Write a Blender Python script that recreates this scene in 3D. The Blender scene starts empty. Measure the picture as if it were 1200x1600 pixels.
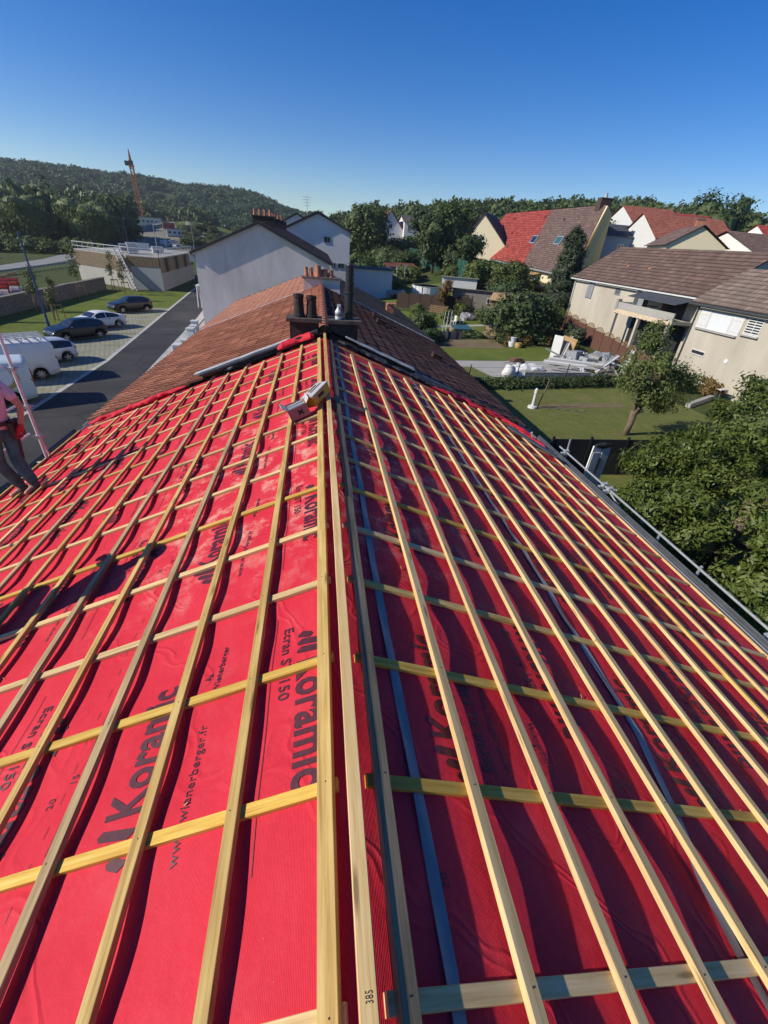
import bpy, bmesh, math, random
import numpy as np
from mathutils import Vector, Matrix, noise as mnoise
D = bpy.data; S = bpy.context.scene; COL = S.collection
R_ = math.radians
rng = np.random.default_rng(7); random.seed(7)

# ------------------------------------------------------------------ camera, sky, sun, exposure
EYE = 8.4                                  # eye height over the street; the ridge of the near roof is at RZ
RZ = 6.6; TH = 0.37859; TT = math.tan(TH); CT = math.cos(TH); ST = math.sin(TH); XR = 0.11
def cam_axes(p=0.566222, y=0.173577, r=0.0800254):
    F = Vector((math.sin(y)*math.cos(p), math.cos(y)*math.cos(p), -math.sin(p)))
    A = Vector((math.cos(y), -math.sin(y), 0)); U = A.cross(F)
    return A*math.cos(r)+U*math.sin(r), U*math.cos(r)-A*math.sin(r), F
cR, cU, cF = cam_axes()
cam = D.cameras.new('camera'); co = D.objects.new('camera', cam); COL.objects.link(co)
co.matrix_world = Matrix(((cR.x, cU.x, -cF.x, 0), (cR.y, cU.y, -cF.y, 0), (cR.z, cU.z, -cF.z, EYE), (0, 0, 0, 1)))
cam.sensor_fit = 'HORIZONTAL'; cam.sensor_width = 36; cam.lens = 663.72/1200*36
cam.clip_start = 0.05; cam.clip_end = 6000
S.camera = co
S.view_settings.view_transform = 'Standard'; S.view_settings.look = 'None'; S.view_settings.gamma = 1
S.view_settings.exposure = 0.20
SUN = Vector((1.0, 0.13, -0.655)).normalized()       # the way the light travels
EL = math.asin(-SUN.z); AZ = math.atan2(-SUN.x, -SUN.y)
w = D.worlds.new('World'); S.world = w; w.use_nodes = True
nt = w.node_tree; bg = nt.nodes['Background']
sky = nt.nodes.new('ShaderNodeTexSky'); sky.sky_type = 'NISHITA'; sky.sun_disc = False
sky.sun_elevation = EL; sky.sun_rotation = AZ % (2*math.pi); sky.altitude = 300; sky.air_density = 1.0; sky.dust_density = 0.0; sky.ozone_density = 4.0
hs = nt.nodes.new('ShaderNodeHueSaturation'); hs.inputs['Saturation'].default_value = 1.40; hs.inputs['Hue'].default_value = 0.516
nt.links.new(sky.outputs[0], hs.inputs['Color']); nt.links.new(hs.outputs[0], bg.inputs[0]); bg.inputs[1].default_value = 0.108
sl = D.lights.new('sun', 'SUN'); sl.energy = 4.8; sl.angle = R_(0.5); sl.color = (1, 0.93, 0.80)
so = D.objects.new('sun', sl); COL.objects.link(so); so.rotation_euler = SUN.to_track_quat('-Z', 'Y').to_euler()
S.cycles.max_bounces = 6; S.cycles.use_adaptive_sampling = True

# ------------------------------------------------------------------ materials
def nmat(name, rough=0.7, metal=0.0, spec=0.4):
    m = D.materials.new(name); m.use_nodes = True; t = m.node_tree; b = t.nodes['Principled BSDF']
    b.inputs['Roughness'].default_value = rough; b.inputs['Metallic'].default_value = metal
    b.inputs['Specular IOR Level'].default_value = spec
    return m, t, b
def N(t, kind, **kw):
    n = t.nodes.new('ShaderNode'+kind)
    for k, v in kw.items():
        if k in n.inputs.keys(): n.inputs[k].default_value = v
        else: setattr(n, k, v)
    return n
def ramp(t, fac, stops):
    r = t.nodes.new('ShaderNodeValToRGB'); e = r.color_ramp.elements
    while len(e) < len(stops): e.new(0.5)
    for i, (p, c) in enumerate(stops): e[i].position = p; e[i].color = (*c, 1)
    t.links.new(fac, r.inputs[0]); return r.outputs[0]
def mixc(t, fac, a, b, mode='MIX'):
    n = t.nodes.new('ShaderNodeMix'); n.data_type = 'RGBA'; n.blend_type = mode
    for s, v in ((0, fac), (6, a), (7, b)):
        if isinstance(v, (int, float)): n.inputs[s].default_value = v
        elif isinstance(v, tuple): n.inputs[s].default_value = (*v, 1)
        else: t.links.new(v, n.inputs[s])
    return n.outputs[2]
def coords(t, scale=(1, 1, 1), rot=(0, 0, 0)):
    c = N(t, 'TexCoord'); m = N(t, 'Mapping'); m.inputs['Scale'].default_value = scale; m.inputs['Rotation'].default_value = rot
    t.links.new(c.outputs['Object'], m.inputs[0]); return m.outputs[0]
def noise(t, vec, scale, detail=4, rough=0.55):
    n = N(t, 'TexNoise', Scale=scale, Detail=detail, Roughness=rough); t.links.new(vec, n.inputs['Vector']); return n.outputs[0]
def bump(t, b, h, strength, dist):
    n = N(t, 'Bump', Strength=strength, Distance=dist); t.links.new(h, n.inputs['Height']); t.links.new(n.outputs[0], b.inputs['Normal'])
def plain(name, col, rough=0.6, metal=0.0, var=0.12, scale=3.0, bmp=0.0, spec=0.4):
    m, t, b = nmat(name, rough, metal, spec); v = coords(t); n = noise(t, v, scale, 6)
    c = ramp(t, n, [(0.3, tuple(x*(1-var) for x in col)), (0.7, tuple(min(1, x*(1+var)) for x in col))])
    t.links.new(c, b.inputs['Base Color'])
    if bmp: bump(t, b, n, bmp, 0.02)
    return m
def leafmat(name, dark, light, rough=0.55):
    m, t, b = nmat(name, rough, 0, 0.35); g = N(t, 'NewGeometry')
    v = coords(t); n = noise(t, v, 0.35, 3)
    c = ramp(t, g.outputs['Random Per Island'], [(0.0, dark), (0.6, tuple((a+b_)/2 for a, b_ in zip(dark, light))), (1.0, light)])
    c2 = mixc(t, n, c, tuple(x*0.6 for x in dark), 'MIX')
    t.links.new(c2, b.inputs['Base Color'])
    tr = N(t, 'BsdfTranslucent'); t.links.new(c2, tr.inputs[0]); mx = N(t, 'MixShader'); mx.inputs[0].default_value = 0.25
    t.links.new(b.outputs[0], mx.inputs[1]); t.links.new(tr.outputs[0], mx.inputs[2]); t.links.new(mx.outputs[0], t.nodes['Material Output'].inputs[0])
    return m
def tilemat(name, a, bcol, c3=None, rough=0.75, stain=0.5):
    m, t, b = nmat(name, rough, 0, 0.3); g = N(t, 'NewGeometry')
    c = ramp(t, g.outputs['Random Per Island'], [(0.0, a), (0.75, bcol), (1.0, c3 or bcol)])
    tc = N(t, 'TexCoord'); sx = N(t, 'SeparateXYZ'); t.links.new(tc.outputs['UV'], sx.inputs[0])     # joint shading and dirt, painted as dark lower lip and side edge
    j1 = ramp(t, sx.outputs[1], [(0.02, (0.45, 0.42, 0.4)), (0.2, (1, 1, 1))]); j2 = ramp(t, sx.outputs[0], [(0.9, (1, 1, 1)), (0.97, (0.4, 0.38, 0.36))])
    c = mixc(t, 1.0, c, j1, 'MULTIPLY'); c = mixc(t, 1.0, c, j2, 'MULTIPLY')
    v = coords(t); n = noise(t, v, 0.5, 6, 0.65); n2 = noise(t, v, 9, 5, 0.7)
    k = ramp(t, n, [(0.42, (0, 0, 0)), (0.72, (1, 1, 1))])
    mul = N(t, 'Math', operation='MULTIPLY'); mul.inputs[1].default_value = stain; t.links.new(k, mul.inputs[0])
    c = mixc(t, mul.outputs[0], c, tuple(x*0.45 for x in a))
    c = mixc(t, 0.35, c, ramp(t, n2, [(0.3, (0.35, 0.33, 0.3)), (0.7, (1, 1, 1))]), 'MULTIPLY')
    t.links.new(c, b.inputs['Base Color']); bump(t, b, n2, 0.25, 0.01)
    return m
def woodmat(name, base, dark, light, sc=1.0):
    m, t, b = nmat(name, 0.62, 0, 0.25); oi = N(t, 'ObjectInfo'); tc = N(t, 'TexCoord')
    mp = N(t, 'Mapping'); mp.inputs['Scale'].default_value = (26*sc, 1.1*sc, 26*sc)
    sh = N(t, 'VectorMath', operation='ADD'); cx = N(t, 'CombineXYZ')
    ml = N(t, 'Math', operation='MULTIPLY'); ml.inputs[1].default_value = 57.0
    t.links.new(oi.outputs['Random'], ml.inputs[0]); t.links.new(ml.outputs[0], cx.inputs[0]); t.links.new(ml.outputs[0], cx.inputs[1])
    t.links.new(tc.outputs['UV'], sh.inputs[0]); t.links.new(cx.outputs[0], sh.inputs[1]); t.links.new(sh.outputs[0], mp.inputs[0])
    n = noise(t, mp.outputs[0], 1.6, 7, 0.65)
    c = ramp(t, n, [(0.33, dark), (0.5, base), (0.68, light)])
    n3 = noise(t, sh.outputs[0], 1.3, 3)
    c = mixc(t, ramp(t, n3, [(0.45, (0, 0, 0)), (0.75, (0.5, 0.5, 0.5))]), c, dark)
    k = ramp(t, oi.outputs['Random'], [(0, (0.78, 0.76, 0.72)), (0.5, (1, 0.97, 0.92)), (1, (1.12, 1.08, 0.98))])
    c = mixc(t, 1.0, c, k, 'MULTIPLY')
    v = N(t, 'TexVoronoi', Scale=1.0); mp2 = N(t, 'Mapping'); mp2.inputs['Scale'].default_value = (14, 2.2, 14)   # knots
    t.links.new(sh.outputs[0], mp2.inputs[0]); t.links.new(mp2.outputs[0], v.inputs['Vector'])
    c = mixc(t, ramp(t, v.outputs['Distance'], [(0.07, (0.85, 0.85, 0.85)), (0.17, (0, 0, 0))]), c, tuple(x*0.45 for x in dark))
    t.links.new(c, b.inputs['Base Color']); bump(t, b, n, 0.25, 0.004)
    return m
M = {}
def mem_mat():
    m, t, b = nmat('roof_membrane', 0.65, 0, 0.12); tc = N(t, 'TexCoord'); uv = tc.outputs['UV']
    wv = N(t, 'TexWave', wave_type='BANDS', bands_direction='X', Scale=55.0, Distortion=0.6, Detail=2); t.links.new(uv, wv.inputs['Vector'])
    wv.inputs['Detail Scale'].default_value = 3
    n = noise(t, uv, 1.1, 5, 0.6); n2 = noise(t, uv, 6, 7, 0.62)
    c = ramp(t, n, [(0.3, (0.57, 0.023, 0.041)), (0.7, (0.70, 0.042, 0.066))])
    c = mixc(t, 0.16, c, ramp(t, wv.outputs[0], [(0.2, (0.35, 0.3, 0.3)), (0.8, (1.0, 1.0, 1.0))]), 'MULTIPLY')
    # sawdust left by the saw, thickest half way up the sunny slope
    sx = N(t, 'SeparateXYZ'); t.links.new(uv, sx.inputs[0])
    def win(o, a, b_, c_, d):
        x1 = N(t, 'MapRange', interpolation_type='SMOOTHSTEP'); x2 = N(t, 'MapRange', interpolation_type='SMOOTHSTEP')
        for q, (p0, p1) in ((x1, (a, b_)), (x2, (d, c_))):
            q.inputs[1].default_value = p0; q.inputs[2].default_value = p1; t.links.new(o, q.inputs[0])
        mu = N(t, 'Math', operation='MULTIPLY'); t.links.new(x1.outputs[0], mu.inputs[0]); t.links.new(x2.outputs[0], mu.inputs[1]); return mu.outputs[0]
    mu = N(t, 'Math', operation='MULTIPLY'); t.links.new(win(sx.outputs[1], 1.6, 3.6, 4.8, 6.6), mu.inputs[0]); t.links.new(win(sx.outputs[0], -2.6, -1.0, 0.2, 2.0), mu.inputs[1])
    nd = noise(t, uv, 4.5, 8, 0.72); k = ramp(t, nd, [(0.5, (0, 0, 0)), (0.68, (0.8, 0.8, 0.8))])
    mu2 = N(t, 'Math', operation='MULTIPLY'); t.links.new(k, mu2.inputs[0]); t.links.new(mu.outputs[0], mu2.inputs[1])
    c = mixc(t, mu2.outputs[0], c, (0.72, 0.5, 0.36))
    sp = ramp(t, noise(t, uv, 130, 2, 0.5), [(0.74, (0, 0, 0)), (0.78, (0.35, 0.35, 0.35))]); c = mixc(t, sp, c, (0.75, 0.5, 0.4))
    c = mixc(t, ramp(t, noise(t, uv, 2.3, 9, 0.75), [(0.52, (0, 0, 0)), (0.8, (0.30, 0.30, 0.30))]), c, (0.62, 0.16, 0.17))
    c = mixc(t, ramp(t, noise(t, uv, 5.5, 7, 0.8), [(0.60, (0, 0, 0)), (0.78, (0.4, 0.4, 0.4))]), c, (0.30, 0.02, 0.03))
    t.links.new(c, b.inputs['Base Color'])
    ad = N(t, 'Math', operation='ADD'); m3 = N(t, 'Math', operation='MULTIPLY'); m3.inputs[1].default_value = 0.05
    t.links.new(wv.outputs[0], m3.inputs[0]); t.links.new(m3.outputs[0], ad.inputs[0]); t.links.new(n2, ad.inputs[1])
    cw = N(t, 'TexWave', wave_type='BANDS', bands_direction='DIAGONAL', Scale=0.7, Distortion=14.0, Detail=3); cw.inputs['Detail Scale'].default_value = 1.3; t.links.new(uv, cw.inputs['Vector'])
    cr = ramp(t, cw.outputs[0], [(0.90, (0, 0, 0)), (0.97, (1, 1, 1)), (1.0, (0.2, 0.2, 0.2))]); m4 = N(t, 'Math', operation='MULTIPLY'); m4.inputs[1].default_value = 0.35; t.links.new(cr, m4.inputs[0])
    ad2 = N(t, 'Math', operation='ADD'); t.links.new(ad.outputs[0], ad2.inputs[0]); t.links.new(m4.outputs[0], ad2.inputs[1])
    bump(t, b, ad2.outputs[0], 0.55, 0.022)
    b.inputs['Sheen Weight'].default_value = 0.0
    return m
M['membrane'] = mem_mat()
M['print'] = plain('membrane_print', (0.075, 0.014, 0.022), 0.5, var=0.25, scale=40)
M['wood'] = woodmat('pine_batten', (0.53, 0.365, 0.12), (0.34, 0.20, 0.06), (0.66, 0.50, 0.21))
M['wood_pale'] = woodmat('pale_pine', (0.64, 0.47, 0.23), (0.47, 0.31, 0.13), (0.74, 0.58, 0.34))
M['wood_yellow'] = woodmat('yellow_treated_pine', (0.62, 0.40, 0.075), (0.42, 0.23, 0.04), (0.72, 0.53, 0.17))
M['wood_aged'] = woodmat('aged_pine', (0.38, 0.28, 0.145), (0.22, 0.15, 0.075), (0.50, 0.39, 0.22))
M['wood_grey'] = woodmat('weathered_pine', (0.22, 0.18, 0.12), (0.10, 0.085, 0.06), (0.34, 0.28, 0.19))
M['tape'] = plain('grey_lap_tape', (0.235, 0.215, 0.215), 0.4, var=0.15, scale=8)
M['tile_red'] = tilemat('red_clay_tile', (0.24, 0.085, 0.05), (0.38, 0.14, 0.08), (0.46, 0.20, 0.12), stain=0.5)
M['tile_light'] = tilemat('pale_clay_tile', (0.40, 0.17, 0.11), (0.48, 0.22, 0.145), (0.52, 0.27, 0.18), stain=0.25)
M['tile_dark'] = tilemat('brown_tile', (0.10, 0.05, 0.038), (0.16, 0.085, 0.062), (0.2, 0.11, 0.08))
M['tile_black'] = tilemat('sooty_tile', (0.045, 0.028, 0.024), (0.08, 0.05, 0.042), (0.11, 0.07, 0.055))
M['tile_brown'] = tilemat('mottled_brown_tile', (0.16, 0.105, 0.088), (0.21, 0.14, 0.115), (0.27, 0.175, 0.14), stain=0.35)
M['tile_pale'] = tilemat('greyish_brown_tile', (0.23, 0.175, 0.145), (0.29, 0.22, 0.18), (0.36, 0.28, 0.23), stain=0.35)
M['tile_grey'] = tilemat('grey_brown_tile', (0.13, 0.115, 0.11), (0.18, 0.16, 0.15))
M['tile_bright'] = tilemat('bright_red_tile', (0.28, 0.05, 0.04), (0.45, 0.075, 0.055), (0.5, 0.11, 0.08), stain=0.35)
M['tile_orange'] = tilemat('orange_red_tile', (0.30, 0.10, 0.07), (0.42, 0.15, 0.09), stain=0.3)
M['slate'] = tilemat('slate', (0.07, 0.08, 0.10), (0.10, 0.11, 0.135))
M['lead'] = plain('black_lead', (0.045, 0.047, 0.052), 0.55, var=0.4, scale=7, bmp=0.4)
M['zinc'] = plain('zinc', (0.42, 0.43, 0.43), 0.6, 0.15, var=0.2, scale=5)
M['galv'] = plain('galvanised_steel', (0.42, 0.44, 0.45), 0.45, 0.4, var=0.12, scale=12)
M['alu'] = plain('aluminium', (0.62, 0.62, 0.60), 0.55, 0.2, var=0.1, scale=10)
M['gutter'] = plain('grey_gutter', (0.075, 0.08, 0.088), 0.45, 0.2, var=0.25, scale=4)
M['sooty'] = plain('sooty_brick', (0.034, 0.026, 0.023), 0.85, var=0.45, scale=9, bmp=0.5)
M['slab'] = plain('mossy_cement', (0.15, 0.125, 0.105), 0.9, var=0.4, scale=8, bmp=0.5)
M['slab_dark'] = plain('sooty_cement', (0.075, 0.062, 0.052), 0.9, var=0.45, scale=8, bmp=0.5)
M['terracotta'] = plain('terracotta', (0.40, 0.16, 0.09), 0.75, var=0.3, scale=9, bmp=0.2)
M['black_pipe'] = plain('black_enamel', (0.022, 0.023, 0.026), 0.42, 0.1, var=0.3, scale=5)
def render_mat(name, col, stain, sc=0.6, amt=0.6, rough=0.9):
    m, t, b = nmat(name, rough, 0, 0.2); v = coords(t); v2 = coords(t, (1.2, 1.2, 0.35))
    n = noise(t, v2, sc, 8, 0.68); n2 = noise(t, v, 14, 5, 0.7)
    c = mixc(t, ramp(t, n, [(0.38, (0, 0, 0)), (0.75, (amt, amt, amt))]), col, stain)
    c = mixc(t, 0.2, c, ramp(t, n2, [(0.3, (0.6, 0.6, 0.6)), (0.7, (1, 1, 1))]), 'MULTIPLY')
    t.links.new(c, b.inputs['Base Color']); bump(t, b, n2, 0.4, 0.015); return m
M['render_grey'] = render_mat('worn_grey_render', (0.78, 0.68, 0.62), (0.46, 0.385, 0.34), 0.45, 0.85)
M['render_white'] = render_mat('white_render', (0.78, 0.74, 0.70), (0.60, 0.57, 0.53), 0.4, 0.5)
M['render_beige'] = render_mat('beige_render', (0.52, 0.475, 0.385), (0.33, 0.29, 0.225), 0.35, 0.75)
M['render_cream'] = render_mat('cream_render', (0.72, 0.64, 0.44), (0.6, 0.52, 0.36), 0.3, 0.3)
M['render_ochre'] = render_mat('ochre_render', (0.70, 0.52, 0.22), (0.56, 0.41, 0.17), 0.3, 0.4)
M['concrete'] = render_mat('concrete', (0.38, 0.36, 0.32), (0.26, 0.245, 0.215), 0.5, 0.6)
M['panel_grey'] = render_mat('grey_panel', (0.33, 0.35, 0.35), (0.27, 0.28, 0.28), 0.3, 0.4)
M['white_bright'] = plain('bright_white_paint', (0.82, 0.83, 0.82), 0.5, var=0.04)
M['white'] = plain('white_paint', (0.62, 0.62, 0.60), 0.5, var=0.05)
M['white_plastic'] = plain('white_plastic', (0.66, 0.68, 0.69), 0.35, var=0.04)
M['grey_paint'] = plain('grey_paint', (0.25, 0.27, 0.29), 0.5, var=0.1)
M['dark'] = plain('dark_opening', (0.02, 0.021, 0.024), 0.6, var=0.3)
M['rubber'] = plain('tyre_rubber', (0.018, 0.018, 0.019), 0.8, var=0.2)
M['rim'] = plain('alloy_rim', (0.55, 0.56, 0.58), 0.3, 0.8, var=0.08)
def glass(name, col=(0.02, 0.025, 0.03), rough=0.06):
    m, t, b = nmat(name, rough, 0, 0.8); b.inputs['Base Color'].default_value = (*col, 1); return m
M['glass'] = glass('window_glass'); M['glass_teal'] = glass('rooflight_glass', (0.05, 0.12, 0.11))
def paint(name, col, metal=0.2, rough=0.32):
    m, t, b = nmat(name, rough, metal, 0.5); v = coords(t); n = noise(t, v, 2, 4)
    t.links.new(ramp(t, n, [(0.3, tuple(x*0.9 for x in col)), (0.7, col)]), b.inputs['Base Color'])
    b.inputs['Coat Weight'].default_value = 0.2; b.inputs['Coat Roughness'].default_value = 0.08; return m
M['car_black'] = paint('black_car_paint', (0.005, 0.005, 0.007), 0); M['car_navy'] = paint('navy_car_paint', (0.005, 0.007, 0.012), 0)
M['car_white'] = paint('white_car_paint', (0.74, 0.74, 0.73), 0); M['car_silver'] = paint('silver_car_paint', (0.62, 0.65, 0.70), 0.2)
M['van_white'] = paint('van_paint', (0.70, 0.70, 0.69), 0, 0.4); M['van_pale'] = paint('pale_van_paint', (0.55, 0.62, 0.64), 0, 0.4)
M['lamp_clear'] = glass('lamp_lens', (0.6, 0.62, 0.65), 0.1); M['lamp_red'] = glass('tail_lens', (0.35, 0.01, 0.01), 0.15)
def asphalt():
    m, t, b = nmat('asphalt', 0.85, 0, 0.3); v = coords(t); n = noise(t, v, 0.25, 6, 0.6); n2 = noise(t, v, 60, 3, 0.7)
    c = ramp(t, n, [(0.3, (0.030, 0.029, 0.030)), (0.55, (0.05, 0.048, 0.048)), (0.72, (0.078, 0.074, 0.072))])
    vo = N(t, 'TexVoronoi', Scale=0.16, feature='DISTANCE_TO_EDGE'); t.links.new(v, vo.inputs['Vector']); c = mixc(t, ramp(t, vo.outputs['Distance'], [(0.002, (1, 1, 1)), (0.006, (0, 0, 0))]), c, (0.018, 0.018, 0.018))
    c = mixc(t, 0.4, c, ramp(t, n2, [(0.3, (0.5, 0.5, 0.5)), (0.7, (1.2, 1.2, 1.2))]), 'MULTIPLY')
    t.links.new(c, b.inputs['Base Color']); bump(t, b, n2, 0.3, 0.01); return m
M['asphalt'] = asphalt()
def grass(name, a, b2, dry, sc=0.35, fine=18):
    m, t, b = nmat(name, 0.9, 0, 0.15); v = coords(t); n = noise(t, v, sc, 8, 0.65); n2 = noise(t, v, fine, 6, 0.75); n3 = noise(t, v, 1.7, 5, 0.7)
    c = ramp(t, n, [(0.3, a), (0.6, b2), (0.78, dry)])
    c = mixc(t, ramp(t, n3, [(0.45, (0, 0, 0)), (0.8, (0.7, 0.7, 0.7))]), c, dry)
    c = mixc(t, 0.75, c, ramp(t, n2, [(0.25, (0.25, 0.27, 0.22)), (0.75, (1.25, 1.25, 1.2))]), 'MULTIPLY')
    t.links.new(c, b.inputs['Base Color']); bump(t, b, n2, 0.9, 0.06); return m
M['lawn'] = grass('lawn', (0.10, 0.15, 0.022), (0.16, 0.205, 0.036), (0.23, 0.21, 0.07))
M['lawn_dry'] = grass('garden_lawn', (0.125, 0.155, 0.034), (0.18, 0.195, 0.052), (0.29, 0.25, 0.12))
M['field'] = grass('rough_ground', (0.05, 0.075, 0.018), (0.085, 0.105, 0.028), (0.15, 0.14, 0.07), 0.05, 4)
M['soil'] = grass('dry_soil', (0.18, 0.13, 0.08), (0.26, 0.2, 0.12), (0.16, 0.15, 0.06), 0.8, 12)
M['veg'] = leafmat('vegetable_leaf', (0.07, 0.12, 0.03), (0.20, 0.25, 0.09))
def pavers():
    m, t, b = nmat('grass_pavers', 0.9, 0, 0.2); v = coords(t, (1, 1, 1), (0, 0, R_(6)))
    br = N(t, 'TexBrick', Scale=2.2); br.inputs['Color1'].default_value = (0.33, 0.315, 0.26, 1); br.inputs['Color2'].default_value = (0.29, 0.275, 0.225, 1)
    br.inputs['Mortar'].default_value = (0.19, 0.20, 0.12, 1); br.inputs['Mortar Size'].default_value = 0.09; br.inputs['Brick Width'].default_value = 0.8; br.inputs['Row Height'].default_value = 0.8
    t.links.new(v, br.inputs['Vector']); n = noise(t, coords(t), 0.6, 6, 0.7)
    c = mixc(t, ramp(t, n, [(0.45, (0, 0, 0)), (0.75, (0.7, 0.7, 0.7))]), br.outputs[0], (0.13, 0.14, 0.06))
    t.links.new(c, b.inputs['Base Color']); return m
M['pavers'] = pavers()
M['kerb'] = plain('kerb_stone', (0.42, 0.41, 0.38), 0.85, var=0.2, scale=2)
M['path'] = render_mat('concrete_path', (0.40, 0.385, 0.35), (0.27, 0.255, 0.225), 0.5, 0.5)
M['grey_road'] = plain('worn_grey_road', (0.24, 0.235, 0.225), 0.9, var=0.15, scale=.4)
M['gravel'] = grass('gravel_yard', (0.22, 0.21, 0.18), (0.30, 0.28, 0.24), (0.14, 0.15, 0.08), 0.06, 3)
M['stone'] = plain('rubble_stone', (0.17, 0.155, 0.13), 0.95, var=0.5, scale=5, bmp=0.8)
def slatmat(name, a, b2, axis='Z', sc=5.0):
    m, t, b = nmat(name, 0.8, 0, 0.2); v = coords(t); wv = N(t, 'TexWave', wave_type='BANDS', bands_direction=axis, Scale=sc, Distortion=0.3, Detail=2); t.links.new(v, wv.inputs['Vector'])
    n = noise(t, v, 3, 6); c = ramp(t, wv.outputs[0], [(0.06, tuple(x*0.25 for x in a)), (0.2, a), (0.9, b2)])
    c = mixc(t, 0.4, c, ramp(t, n, [(0.3, (0.5, 0.5, 0.5)), (0.7, (1.1, 1.1, 1.1))]), 'MULTIPLY')
    t.links.new(c, b.inputs['Base Color']); bump(t, b, wv.outputs[0], 0.6, 0.03); return m
M['fence_brown'] = slatmat('brown_fence_slats', (0.13, 0.062, 0.042), (0.20, 0.10, 0.07), 'Z', 3.2)
M['fence_dark'] = slatmat('dark_fence_slats', (0.045, 0.03, 0.022), (0.075, 0.05, 0.036), 'Z', 3.0)
M['cladding'] = slatmat('timber_cladding', (0.17, 0.125, 0.08), (0.25, 0.19, 0.125), 'X', 1.4)
M['shed_wood'] = slatmat('shed_boards', (0.30, 0.19, 0.10), (0.42, 0.28, 0.16), 'Z', 4.0)
M['shed_grey'] = slatmat('grey_shed_boards', (0.20, 0.18, 0.15), (0.28, 0.25, 0.21), 'Y', 3.0)
M['mesh_green'] = slatmat('green_windbreak', (0.012, 0.075, 0.05), (0.018, 0.10, 0.065), 'Y', 1.2)
M['bark'] = plain('bark', (0.16, 0.12, 0.085), 0.95, var=0.4, scale=10, bmp=0.8)
M['leaf_near'] = leafmat('cherry_leaf', (0.085, 0.13, 0.02), (0.24, 0.28, 0.065), 0.5)
M['leaf_mid'] = leafmat('orchard_leaf', (0.10, 0.145, 0.032), (0.25, 0.29, 0.09))
M['leaf_dark'] = leafmat('dark_leaf', (0.055, 0.095, 0.028), (0.145, 0.19, 0.065))
M['leaf_grey'] = leafmat('conifer_leaf', (0.055, 0.08, 0.04), (0.15, 0.175, 0.095))
M['leaf_willow'] = leafmat('willow_leaf', (0.15, 0.20, 0.06), (0.30, 0.34, 0.13))
M['leaf_forest'] = leafmat('forest_leaf', (0.085, 0.13, 0.035), (0.19, 0.235, 0.08))
M['leaf_far'] = leafmat('far_forest_leaf', (0.06, 0.115, 0.032), (0.125, 0.185, 0.058))
M['leaf_sun'] = leafmat('bright_leaf', (0.075, 0.105, 0.018), (0.17, 0.19, 0.045))
M['leaf_autumn'] = leafmat('yellowing_leaf', (0.16, 0.10, 0.025), (0.30, 0.19, 0.06))
M['blue_pole'] = plain('blue_paint', (0.02, 0.05, 0.16), 0.45, var=0.15)
M['crane'] = plain('crane_orange', (0.42, 0.14, 0.03), 0.5, var=0.15)
M['red'] = plain('red_paint', (0.42, 0.04, 0.035), 0.55, var=0.15)
M['orange'] = plain('orange_carton', (0.85, 0.28, 0.015), 0.55, var=0.06)
M['carton_grey'] = plain('grey_carton', (0.46, 0.43, 0.42), 0.65, var=0.1)
M['carton_red'] = plain('dusky_carton', (0.36, 0.14, 0.13), 0.65, var=0.1)
M['skin'] = plain('skin', (0.50, 0.25, 0.16), 0.5, var=0.08)
M['shirt'] = plain('pale_pink_shirt', (0.60, 0.46, 0.50), 0.85, var=0.07, scale=9, bmp=0.3)
M['trousers'] = plain('grey_work_trousers', (0.05, 0.14, 0.145), 0.85, var=0.45, scale=7, bmp=0.5)
M['glove'] = plain('red_glove', (0.48, 0.02, 0.03), 0.6, var=0.15)
M['leather'] = plain('dark_leather', (0.055, 0.03, 0.025), 0.6, var=0.3)
M['boot'] = plain('dusty_boot', (0.14, 0.115, 0.09), 0.8, var=0.3)
M['hair'] = plain('dark_hair', (0.03, 0.022, 0.018), 0.7)
M['shirt_dark'] = plain('dark_shirt', (0.03, 0.03, 0.035), 0.85)
M['awning'] = plain('dark_awning', (0.06, 0.065, 0.075), 0.8, var=0.1)
M['pool'] = glass('pool_water', (0.03, 0.25, 0.33), 0.1)
M['blue_board'] = plain('blue_cladding', (0.16, 0.22, 0.30), 0.7, var=0.12)
M['sand'] = plain('sand_render', (0.45, 0.29, 0.13), 0.9, var=0.2)
M['salmon'] = plain('tan_fabric', (0.55, 0.43, 0.30), 0.8, var=0.1)
M['emblem_gold'] = plain('gold_vinyl', (0.42, 0.30, 0.10), 0.5, var=0.1)

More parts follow.
